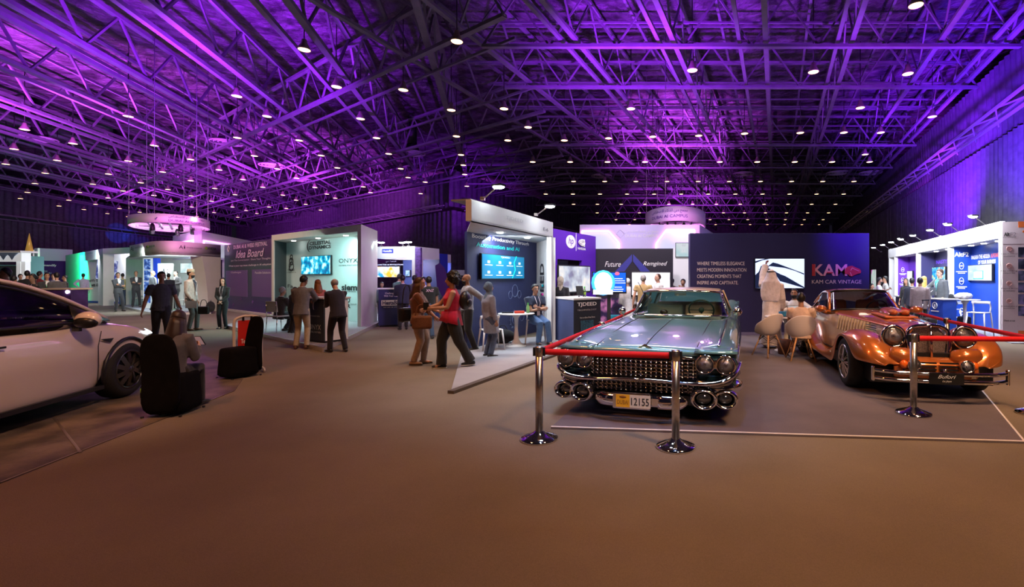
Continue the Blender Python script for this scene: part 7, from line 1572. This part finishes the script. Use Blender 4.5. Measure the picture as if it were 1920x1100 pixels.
def gp(u, v): p = G(u, v); return p.x, p.y
x1, y1 = gp(1011, 823); S1 = post(x1, y1, .925, 'chrome barrier post standing left of the pale teal car, its base lit violet')
x2, y2 = gp(1267, 838); S2 = post(x2, y2, .92, 'chrome barrier post standing right in front of the pale teal car grille')
x3, y3 = gp(1713, 779); S3 = post(x3, y3, .935, 'chrome barrier post in front of the copper coupe', z0=.02)
x4, y4 = gp(1940, 776); S4 = post(x4, y4, .935, 'chrome barrier post cut off by the right edge of the picture')
p5 = GY(1776, 8.9); S5 = post(p5.x, p5.y, .86, 'dark barrier post behind the right headlight of the copper coupe')
p6 = GY(1128, 8.0); S6 = post(p6.x, p6.y, .85, 'barrier post behind the left wing of the pale teal car', z0=.02)
p7 = GY(1206, 13.0); S7 = post(p7.x, p7.y, .9, 'far barrier post between the pale teal car and the script wall')
p8 = GY(1690, 12.0); S8 = post(p8.x, p8.y, .9, 'far barrier post behind the copper coupe')
belt(S1, S2, 'red belt stretched across the front of the pale teal car'); belt(S1, S6, 'red belt running back along the left side of the pale teal car'); belt(S6, S7, 'distant red belt between the dark counter and the pale teal car')
belt(S3, S4, 'red belt stretched to the right in front of the copper coupe'); belt(S5, S4, 'red belt slanting from the dark post to the right edge'); belt(S8, S5, 'red belt behind the bonnet of the copper coupe')
# ================================================================ chairs and tables
COV = mat('black_chair_cover', (.0045, .004, .0045), .95, spec=.15, noise=.3, nscale=10, bump=.2, bscale=120)
def covered_chair(loc, rz, label):
    """banquet chair in a floor length stretch cover; front towards -y"""
    t = thing('covered_chair', label, 'chair', loc, rz)
    def sq(cx, cy, z, hx, hy, n=24, p=.35): return ering((cx, cy, z), Vector((1, 0, 0)), Vector((0, 1, 0)), hx, hy, n, p)
    m = MB().rings([sq(0, -.02, 0, .245, .275), sq(0, -.02, .10, .235, .262), sq(0, -.02, .3, .222, .245), sq(0, -.02, .44, .22, .24), sq(0, -.02, .475, .21, .225), sq(0, -.02, .482, .12, .12)])
    for v_i in range(24):
        a = v_i; k = 1+.035*math.sin(v_i*2.1); x, y, z = m.v[v_i]; m.v[v_i] = (x*k, y*k, z)
    m.build('seat_cover', COV, t, sub=1)
    b = MB()
    b.rings([sq(0, .235+.09*z2, .02+z2*.0+zz, hx, hy, 24, .4) for zz, hx, hy, z2 in ((0, .235, .04, .3), (.3, .225, .04, .1), (.46, .22, .045, 0), (.62, .222, .035, .35), (.76, .215, .032, .6), (.86, .19, .03, .75), (.925, .13, .026, .85), (.94, .05, .015, .88))])
    b.build('back_cover', COV, t, sub=1)
    for sx in (-1, 1):
        for sy, yy in ((-1, -.25), (1, .24)): MB().cyl((sx*.225, yy, 0), (sx*.225, yy, .018), .018, n=10).build('foot_cap', DARK, t)
    return t
ps_ = SitW['o'].location if 'SitW' in globals() else G(326, 774); rz_ = SitW['o'].rotation_euler.z if 'SitW' in globals() else math.radians(188)
covered_chair((ps_.x, ps_.y, .006), rz_, 'black covered banquet chair under the woman with the phone').scale = (.84, .84, 1)
q = G(449, 706); covered_chair((q.x, q.y, .003), math.radians(-22), 'empty black covered banquet chair beside the red board').scale = (.86, .86, 1)
# phone in hand
if 'SitW' in globals():
    w_ = (SitW['W'][1]+SitW['W'][-1])/2; fw = SitW['M'].to_3x3() @ Vector((0, -1, 0)); o = MB().box((0, 0, 0), (.075, .012, .15), rx=-.7).build('phone', BLACK, loc=w_+fw*.12+Vector((.03, 0, .06)), rz=rz_); tag(o, 'dark phone held by the seated woman', 'phone')
    MB().box((0, .0085, 0.0), (.066, .002, .14), rx=-.7).build('phone_screen', mat('phone_glow', (.5, .3, .3), .3, emit=.4), o)
# red board in a white tube frame
q = G(466, 697); a0 = Plane(GY(439, q.y-.15), GY(490, q.y+.12)); t = a0.thing('red_sign_stand', 'red notice board clipped in a rounded white tube frame on small wheels', 'sign'); wd = a0.len; hh = EYE-(592-HZ)/F*q.y
FRW = mat('frame_white', (.75, .66, .56), .3)
fr_ = smooth([(0, 0, .08), (0, 0, hh*.5), (0, 0, hh-.13), (.03, 0, hh-.04), (.13, 0, hh), (wd/2, 0, hh), (wd-.13, 0, hh), (wd-.03, 0, hh-.04), (wd, 0, hh-.13), (wd, 0, hh*.5), (wd, 0, .08)], 5)
MB().tube(fr_, .022, 10).build('frame', FRW, t); MB().beam((0, 0, .1), (wd, 0, .1), .03).build('lower_bar', FRW, t)
RB = mat('red_board', (.62, .022, .018), .45, noise=.04); bd = MB().box2((.05, -.008, .16), (wd-.05, .008, hh-.07)).build('board', RB, t); text('Test Drive', t, .09, hh*.52, wd*.85, hh*.52+.075, TXTW, y=-.014, bold=.02); text('Autonomy', t, .16, hh*.42, wd*.6, hh*.42+.05, TXTP, y=-.014)
for x in (.12, wd-.14): MB().box((x, -.005, hh-.04), (.03, .03, .07)).build('clip', BLACK, t)
for x in (0, wd):
    MB().beam((x, -.22, .06), (x, .22, .06), .03).build('foot_bar', FRW, t)
    for y in (-.22, .22): MB().lathe([(.002, -.012), (.035, -.012), (.035, .012), (.002, .012)], (x, y, .035), 14, axis=(1, 0, 0)).build('castor', FRW, t)
# green bottle on the floor
q = G(269, 746); t = thing('water_bottle', 'small green capped drink bottle standing on the concrete by the car wheel', 'bottle', (q.x, q.y, .006))
MB().lathe([(.031, 0), (.033, .01), (.033, .12), (.028, .15), (.012, .185), (.012, .20)], n=18).build('bottle', glass_mat('clear_plastic', (.7, .85, .6), .1), t); MB().lathe([(.0335, .065), (.0335, .125)], n=18).build('label', mat('green_label', (.25, .5, .04), .4), t); MB().cyl((0, 0, .20), (0, 0, .222), .015, n=14).build('cap', mat('green_cap', (.05, .5, .08), .4), t)
# metal chair under the grey haired man
def metal_chair(loc, rz, label, grp=None):
    t = thing('metal_chair', label, 'chair', loc, rz, grp)
    MB().box((0, 0, .45), (.44, .42, .04)).build('seat', mat('white_seat', (.65, .62, .6), .5), t, bevel=.012); MB().box((0, .2, .72), (.42, .03, .3), rx=-.12).build('backrest', MATS['white_seat'], t, bevel=.01)
    for sx in (-1, 1):
        for sy in (-1, 1): MB().cyl((sx*.2, sy*.19, .44), (sx*.215, sy*.22, 0), .011, n=8).build('leg', CHROME, t)
        MB().cyl((sx*.2, .2, .44), (sx*.2, .22, .85), .011, n=8).build('back_post', CHROME, t)
    return t
if 'Sm' in globals(): metal_chair((Sm['o'].location.x, Sm['o'].location.y, .09), Sm['o'].rotation_euler.z, 'chrome legged chair under the grey haired man at the portal stand')
for u, v, rz, lab in ((262, 578, .4, 'white seated chair at the left end of the curved header stand platform'), (240, 572, 1.2, 'pale chair inside the corner stand beside the man with folded arms'), (338, 583, -.5, 'cream bar chair behind the man in the cream jacket')):
    q = G(u, v); metal_chair((q.x, q.y, .09 if u > 250 else 0), rz, lab)
# backpack on the platform, white shelf with desk lamp
q = G(383, 586, .09); t = thing('backpack', 'black backpack leaning at the foot of the curved pier', 'backpack', (q.x-.1, q.y+.45, .09), .3)
MB().ell((0, 0, .24), (.17, .12, .24), 16, 10).build('bag_body', BLK, t); MB().ell((0, -.09, .15), (.13, .05, .12), 12, 8).build('front_pocket', BLK, t); MB().tube([(0, 0, .47), (.04, .0, .52), (-.04, 0, .52), (0, 0, .47)], .01, 6).build('handle', BLK, t)
pq_ = Plane(GY(366, 23.4), GY(384, 23.0)); t = pq_.thing('shelf_counter', 'white shelf counter with small items under the right pale screen', 'counter'); part(t, 'top', WHITE, (0, -.3, 1.0), (pq_.len, .1, 1.04)); part(t, 'front_print', screen_mat('city_print', (.05, .15, .35), (.2, .4, .5), (.1, .5, .15), .7, 2, 8), (0, -.28, .09), (pq_.len, -.26, 1.0))
# ---------------------------------------------------------------- round white pedestal tables and pale chairs
TW = mat('table_white', (.80, .79, .80), .3)
def tulip(loc, h, r, label, name='round_table'):
    t = thing(name, label, 'table', loc)
    MB().lathe([(r*.98, -.018), (r, -.010), (r, .0), (r*.98, .006), (.005, .006)], (0, 0, h-.006), 40).build('table_top', TW, t)
    MB().lathe([(r*.55, 0), (r*.54, .012), (r*.3, .05), (.06, .16), (.038, .4), (.05, h*.85), (.12, h-.02)], n=30).build('pedestal', TW, t)
    return t
q = GY(968, 11.1); tulip((q.x, q.y, .03), .76, .42, 'round white pedestal table in front of the seated man with folded arms')
for dx, dy, nm, d, m, lab in ((.08, -.05, 'red_box', (.22, .14, .05), mat('red_box', (.6, .06, .03), .5), 'flat red box on the round table of the seated man'), (.26, .05, 'small_green_bottle', None, None, 'green bottle on the round table by the folded arms'), (-.2, .0, 'laptop', (.26, .18, .02), BLACK, 'closed dark laptop on the left of the round table')):
    if d: o = MB().box((0, 0, d[2]/2), d).build(nm, m, loc=(q.x+dx, q.y+dy, .792), rz=.3); tag(o, lab, nm.split('_')[-1])
    else:
        o = thing('drink_bottle', lab, 'bottle', (q.x+dx, q.y+dy, .792)); MB().lathe([(.035, 0), (.035, .14), (.014, .19), (.014, .21)], n=16).build('bottle', mat('green_plastic', (.25, .6, .2), .3), o); MB().cyl((0, 0, .21), (0, 0, .235), .018, n=12).build('cap', MATS['green_cap'], o)
def mono_chair(loc, rz, label, hgt=.46, grp=None, m=None):
    """moulded white chair with curved back and splayed legs"""
    t = thing('white_chair', label, 'chair', loc, rz, grp); m = m or TW
    MB().grid([[(x, y, hgt-.02*math.cos(x*6)*math.cos(y*5)) for x in [-.22, -.15, 0, .15, .22]] for y in [-.22, -.1, .05, .2]]).build('seat', m, t, sub=1, solid=.03)
    MB().grid([[(.23*math.sin(a), .10+.14*math.cos(a), z) for a in [math.radians(-100+k*25) for k in range(9)]] for z in (hgt+.2, hgt+.28)]).build('backrest', m, t, sub=1, solid=.025)
    for s in (-1, 1):
        MB().tube(smooth([(s*.19, .16, hgt-.01), (s*.2, .17, hgt+.12), (s*.2, .12, hgt+.23)], 4), .02, 8).build('back_post', m, t)
        for yy, e_ in ((-.18, -.24), (.18, .26)): MB().tube([(s*.19, yy, hgt-.01), (s*.24, e_, 0)], [.022, .014], 8).build('leg', m, t)
    return t
q = GY(921, 10.6); mono_chair((q.x, q.y, .03), .5, 'pale moulded chair at the left end of the navy wall stand')
q = GY(1004, 11.55); mono_chair((q.x, q.y, .03), math.radians(10), 'white moulded chair under the seated man with folded arms', hgt=.60)
t = thing('floor_bag', 'dark bag lying on the pale platform below the round table', 'bag', (GY(943, 11.6).x, 11.6, .03)); MB().ell((0, 0, .17), (.3, .16, .17), 16, 8).build('bag_body', BLK, t); MB().tube([(-.12, 0, .3), (-.05, 0, .42), (.05, 0, .42), (.12, 0, .3)], .012, 6).build('handle', BLK, t)
# dark lettered counter
pA = Plane(GY(1037, 12.4), GY(1076, 11.3)); pB = Plane(GY(1076, 11.3), GY(1126, 11.9)); t = thing('navy_counter', 'navy sided counter with dark front, white lettering and white top', 'counter', pA.B)
htop = 1.12
c3 = pB.B+(pA.A-pA.B)
poly = [(p_.x-pA.B.x, p_.y-pA.B.y) for p_ in (pA.A, pA.B, pB.B, c3)]
MB().prism(poly, .04, htop-.04, plane='xy').build('cabinet', mat('counter_navy', (.06, .08, .20), .5), t); 
seg(t, pB.A+Vector((0, -.012, 0)), pB.B+Vector((0, -.012, 0)), .04, htop-.04, .01, mat('counter_black', (.025, .028, .04), .35), 'front_panel')
cen = sum((Vector(p_) for p_ in poly), Vector((0, 0)))/4; MB().prism([tuple(cen+(Vector(p_)-cen)*1.03) for p_ in poly], htop-.04, htop, plane='xy').build('counter_top', TW, t)
MB().prism([tuple(cen+(Vector(p_)-cen)*.97) for p_ in poly], 0, .04, plane='xy').build('plinth', BLACK, t)
ptext(t, pB, 'TJDEED', 1081, 576, 1117, 567, TXTW, y=-.03, bold=.02); ptext(t, pB, 'TECHNOLOGY', 1081, 583, 1117, 580, MATS['faint_grey'], y=-.03); ptext(t, pB, 'Scan to Get a Free Demo', 1086, 597, 1114, 594, TXTW, y=-.03)
x, z = pB.at(1088, 622); x_, z_ = pB.at(1112, 599); onp(t, pB, MB().box2((x, -.022, z), (x_, -.014, z_)).build('printed_square', mat('print_teal', (.03, .09, .14), .4, noise=.7, nscale=30), t))
q = GY(1096, 12.3); o = thing('drink_bottle', 'green capped water bottle on the dark lettered counter', 'bottle', (q.x, q.y, htop)); MB().lathe([(.04, 0), (.04, .16), (.016, .21), (.016, .23)], n=16).build('bottle', MATS['clear_plastic'], o); MB().lathe([(.041, .05), (.041, .12)], n=16).build('label', MATS['green_label'], o); MB().cyl((0, 0, .23), (0, 0, .26), .02, n=12).build('cap', MATS['green_cap'], o)
q = GY(1087, 12.2); o = thing('tablet_stand', 'tilted tablet on a stand on the dark lettered counter', 'tablet', (q.x, q.y, htop), .3); MB().box((0, 0, .16), (.18, .015, .26), rx=-.5).build('tablet', BLACK, o); MB().box((0, .06, .06), (.05, .02, .14), rx=.4).build('foot', WHITE, o)
# ---------------------------------------------------------------- table group on the blue mat
tb = GY(1474, 10.45); tulip((tb.x, tb.y, .02), .75, .45, 'round white table with papers between the two vintage cars')
SHW = mat('shell_white', (.74, .68, .70), .4); WOOD = mat('beech_wood', (.55, .30, .14), .45, noise=.2, nscale=14)
def shell_chair(loc, rz, label):
    """armchair: moulded bucket, four splayed wooden legs and a wire brace"""
    t = thing('shell_armchair', label, 'chair', loc, rz); rows = []
    for j in range(8):
        rr = j/7; rg = []
        for k in range(25):
            a = math.radians(-180+k*15) ; c, s_ = math.cos(a), math.sin(a)   # a=0 is the back (+y)
            back = max(0, c); arm = max(0, 1-abs(c))**.8
            rim = .02+.42*back**1.2+.22*arm*(1 if c > -.4 else max(0, 1-(-.4-c)*3)); 
            rx = .30*rr**.65; ry = .27*rr**.65; rg.append((rx*s_, ry*c+.01, .44+rim*rr**2.6-.03*(1-rr)))
        rows.append(rg)
    MB().grid(rows).build('shell', SHW, t, sub=1, solid=.012)
    for sx in (-1, 1):
        for sy in (-1, 1): MB().tube([(sx*.10, sy*.10, .43), (sx*.23, sy*.23, 0)], [.019, .012], 10).build('leg', WOOD, t)
    w = MB()
    for sx, sy in ((1, 1), (1, -1), (-1, 1), (-1, -1)):
        w.beam((sx*.14, sy*.14, .31), (-sx*.06, sy*.16, .42), .008); w.beam((sx*.14, sy*.14, .31), (sx*.16, -sy*.06, .42), .008); w.beam((sx*.17, sy*.17, .22), (0, 0, .28), .008)
    w.build('wire_brace', BLACK, t); return t
q = GY(1441, 9.75); shell_chair((q.x, q.y, .02), math.radians(205), 'empty white shell armchair on wooden legs, left of the seated man in cream')
q = GY(1501, 9.30); shell_chair((q.x, q.y, .02), math.radians(172), 'white shell armchair on wooden legs under the man in the cream t-shirt')
q = GY(1489, 11.7); shell_chair((q.x, q.y, .02), math.radians(-8-21), 'white shell armchair under the bearded man at the far side of the table')
tz = .77
def item(name, dx, dy, d, m, label, cat, rz=0.0, z=tz, **k): o = MB().box((0, 0, d[2]/2), d).build(name, m, loc=(tb.x+dx, tb.y+dy, z), rz=rz, **k); return tag(o, label, cat)
o = item('tissue_box', -.06, -.12, (.24, .13, .11), mat('tissue_blue', (.03, .22, .45), .5, noise=.3, nscale=30), 'blue tissue box on the round table between the cars', 'tissue box', .2); MB().grid([[(-.05, .0, .11), (-.02, .02, .17), (.03, .0, .2)], [(.05, .01, .11), (.04, .0, .16), (.01, .03, .19)]]).build('tissue', WHITE, o, solid=.002)
item('dark_tray', -.1, -.2, (.42, .26, .02), mat('tray_brown', (.12, .05, .03), .4), 'dark folder lying under the blue tissue box', 'folder', .1, tz-.012); 
o = thing('laptop', 'open laptop with bright screen before the bearded man', 'laptop', (tb.x+.20, tb.y+.08, tz), .15); MB().box((0, .1, .008), (.32, .22, .016)).build('keyboard_base', STEEL, o); MB().box((0, .0, .12), (.32, .012, .22), rx=.15).build('lid', STEEL, o); MB().box((0, -.009, .12), (.29, .004, .19), rx=.15).build('lid_print', mat('laptop_glow', (.5, .6, .65), .4, emit=.5), o)
q = GY(1470, 10.0); t = thing('waste_basket', 'brown waste basket under the table between the cars', 'basket', (q.x, q.y, .02)); MB().lathe([(.11, 0), (.12, .01), (.14, .30), (.13, .30), (.11, .03)], n=20).build('basket_body', mat('basket_brown', (.14, .05, .03), .6, noise=.2), t)
# ---------------------------------------------------------------- right booths
q = rowp(13.6); tulip((q.x-.38, q.y, .02), .98, .36, 'tall round white table in front of the royal blue booth', 'high_table')
o = thing('white_bag', 'crumpled white bag on the tall round table', 'bag', (q.x-.42, q.y, 1.0)); me = remesh(MB().ell((0, 0, .09), (.26, .14, .10), 14, 8), .02, 1, .02, 12, 3) ; mesh_obj(me, 'bag_cloth', mat('white_bag_cloth', (.8, .8, .82), .7), o)
q = rowp(12.85); mono_chair((q.x-.30, q.y, .02), math.radians(-60), 'white high stool right of the tall table by the end panel', hgt=.68)
q = rowp(14.6); mono_chair((q.x-.45, q.y, .02), math.radians(90), 'white high chair carrying the black backpack in the royal blue booth', hgt=.66)
t = thing('backpack', 'black backpack hanging on the white high chair', 'backpack', (q.x-.45, q.y-.05, .70), .3); MB().ell((0, 0, .2), (.2, .13, .22), 16, 10).build('bag_body', BLK, t); MB().ell((-.02, -.11, .14), (.14, .05, .12), 12, 8).build('front_pocket', BLK, t)
q = rowp(14.05); t = thing('floor_backpack', 'black bag standing on the floor under the tall round table', 'bag', (q.x-.30, q.y-.1, .02)); MB().box((0, 0, .24), (.34, .2, .46)).build('bag_body', BLK, t, bevel=.06); MB().tube([(-.05, 0, .47), (0, 0, .52), (.05, 0, .47)], .01, 6).build('handle', BLK, t)
pc = Plane(GY(1739, 14.0), GY(1768, 13.4)); t = pc.thing('icon_counter', 'royal blue counter with white icons beside the mauve jacket', 'counter'); zt = 1.02
part(t, 'front_panel', cols[0], (0, 0, .03), (pc.len, .4, zt-.03)); part(t, 'counter_top', TW, (-.03, -.03, zt-.03), (pc.len+.03, .45, zt))
mb = MB()
for k in range(2):
    cz = .82-k*.42; mb.tube([(pc.len/2+.09*math.cos(a), -.008, cz+.09*math.sin(a)) for a in [i*math.pi/6 for i in range(12)]], .012, 5, closed=True); mb.box((pc.len/2, -.006, cz-.16), (.3, .006, .03)); mb.box((pc.len/2, -.006, cz), (.05, .006, .08))
mb.build('icon_print', TXTW, t)
if 'LapM' in globals():
    w_ = LapM['W'][-1]; t = thing('laptop', 'open grey laptop held up by the tall man in the grey blazer', 'laptop', (w_.x-.02, w_.y-.14, w_.z-.02), math.radians(-20)); MB().box((0, 0, .0), (.34, .02, .23), rx=.2).build('lid', STEEL if False else mat('laptop_grey', (.12, .13, .15), .4, .3), t); MB().box((0, .11, -.12), (.34, .23, .014)).build('keyboard_base', MATS['laptop_grey'], t)
    MB().beam((.03, -.016, -.02), (.09, -.016, .04), .012).build('lid_mark', TXTW, t)
q = GY(1741, 12.7); t = thing('suitcase', 'dark rolling suitcase with raised chrome handle beside the mauve jacket', 'suitcase', (q.x, q.y, .0), .4); MB().box((0, 0, .30), (.38, .24, .5)).build('case_body', BLK, t, bevel=.04)
for s in (-1, 1): MB().cyl((s*.11, .08, .52), (s*.11, .08, 1.0), .010, n=8).build('handle_rod', CHROME, t); MB().lathe([(.002, -.02), (.035, -.02), (.035, .02), (.002, .02)], (s*.15, .08, .035), 12, axis=(1, 0, 0)).build('wheel', BLACK, t)
MB().box((0, .08, 1.01), (.26, .03, .03)).build('handle_grip', BLACK, t)
q = GY(1763, 11.9); t = thing('waste_bin', 'plain grey bin on the floor in front of the booth row', 'bin', (q.x, q.y, .02)); MB().lathe([(.11, 0), (.125, .01), (.155, .30), (.16, .31), (.145, .30), (.11, .03)], n=22).build('bin_body', mat('bin_grey', (.28, .28, .31), .5), t)
q = GY(1752, 11.7); t = thing('duffel_bag', 'flat dark grey bag on the floor left of the grey bin', 'bag', (q.x-.25, q.y, .0)); MB().ell((0, 0, .12), (.3, .15, .12), 16, 8).build('bag_body', mat('bag_grey', (.10, .10, .12), .7), t); MB().tube([(-.1, 0, .2), (0, 0, .3), (.1, 0, .2)], .01, 6).build('handle', BLACK, t)
pw_ = Plane(rowp(18.2)+Vector((-1.2, 0, 0)), rowp(16.4)+Vector((-1.1, 0, 0))); t = pw_.thing('low_navy_counter', 'low navy counter behind the crowd in the booth row', 'counter'); part(t, 'front_panel', NAVY, (0, 0, 0), (pw_.len, .4, .9)); part(t, 'counter_top', TW, (-.03, -.03, .9), (pw_.len+.03, .45, .94))
# ================================================================ things people carry
def handbag(loc, rz, d, m, label, strap=.35, name='handbag'):
    t = thing(name, label, 'bag', loc, rz); o = MB().box((0, 0, 0), d).build('bag_body', m, t, bevel=min(d)*.3); MB().tube(smooth([(-d[0]*.35, 0, d[2]*.45), (-d[0]*.22, 0, d[2]*.5+strap*.8), (0, 0, d[2]*.5+strap), (d[0]*.22, 0, d[2]*.5+strap*.8), (d[0]*.35, 0, d[2]*.45)], 5), .010, 6).build('strap', m, t); return t
LEA = mat('black_leather_bag', (.015, .012, .012), .35, noise=.2); BRL = mat('brown_suede', (.18, .07, .03), .7, noise=.15)
if 'Bw' in globals():
    c = Bw['o'].location; handbag((c.x-.22, c.y+.05, .92), 1.2, (.34, .13, .26), LEA, 'black shoulder bag on the near hip of the woman in brown satin', .42); handbag((c.x+.17, c.y-.22, .80), .3, (.34, .12, .24), BRL, 'brown suede tote hanging in front of the woman in brown satin', .2)
    w_ = Bw['W'][1]; o = MB().box((0, 0, 0), (.14, .02, .2), rx=.3).build('leaflet', WHT, loc=(w_.x+.08, w_.y, w_.z+.03), rz=.2); tag(o, 'white leaflets held between the two talking women', 'leaflet')
if 'Rw' in globals():
    c = Rw['o'].location; t = thing('backpack', 'small black leather backpack on the woman in red', 'backpack', (c.x+.235, c.y+.04, 1.20), 1.5); MB().ell((0, 0, 0), (.14, .10, .17), 18, 12).build('bag_body', LEA, t); MB().ell((0, -.08, -.04), (.10, .04, .08), 12, 8).build('front_pocket', LEA, t); MB().tube([(.06, .03, -.15), (.08, .02, -.25), (.06, .0, -.32)], .006, 5).build('strap_end', LEA, t)
    w_ = Rw['W'][1]; o = MB().box((0, 0, 0), (.09, .02, .13), rx=.2).build('notebook', BLACK, loc=(w_.x-.10, w_.y-.02, w_.z+.04), rz=.3); tag(o, 'dark notebook in the hand of the woman in red', 'notebook')
if 'K' in globals():
    w_ = K['W'][-1]; o = MB().box((0, 0, -.1), (.30, .015, .22)).build('folder', mat('folder_grey', (.35, .34, .36), .5), loc=(w_.x+.03, w_.y-.07, w_.z-.04), rz=.25); tag(o, 'light grey folder in the hand of the man with the embroidered cap', 'folder')
    c = K['o'].location; handbag((c.x+.36, c.y+.05, .62), .2, (.28, .10, .24), LEA, 'black bag carried by the man with the embroidered cap', .2)
if 'TanM' in globals():
    c = TanM['o'].location; t = thing('shoulder_bag', 'small black shoulder bag at the hip of the man in the tan t-shirt', 'bag', (c.x+.13, c.y-.20, .98), .1); MB().box((0, 0, 0), (.26, .08, .15)).build('bag_body', LEA, t, bevel=.02); MB().tube(smooth([(-.1, 0, .07), (-.16, -.0, .25), (-.26, .02, .46), (-.28, .10, .50)], 4), .010, 6).build('strap', LEA, t)
bpy.data.scenes.remove(TS); bpy.data.scenes.remove(TXS)
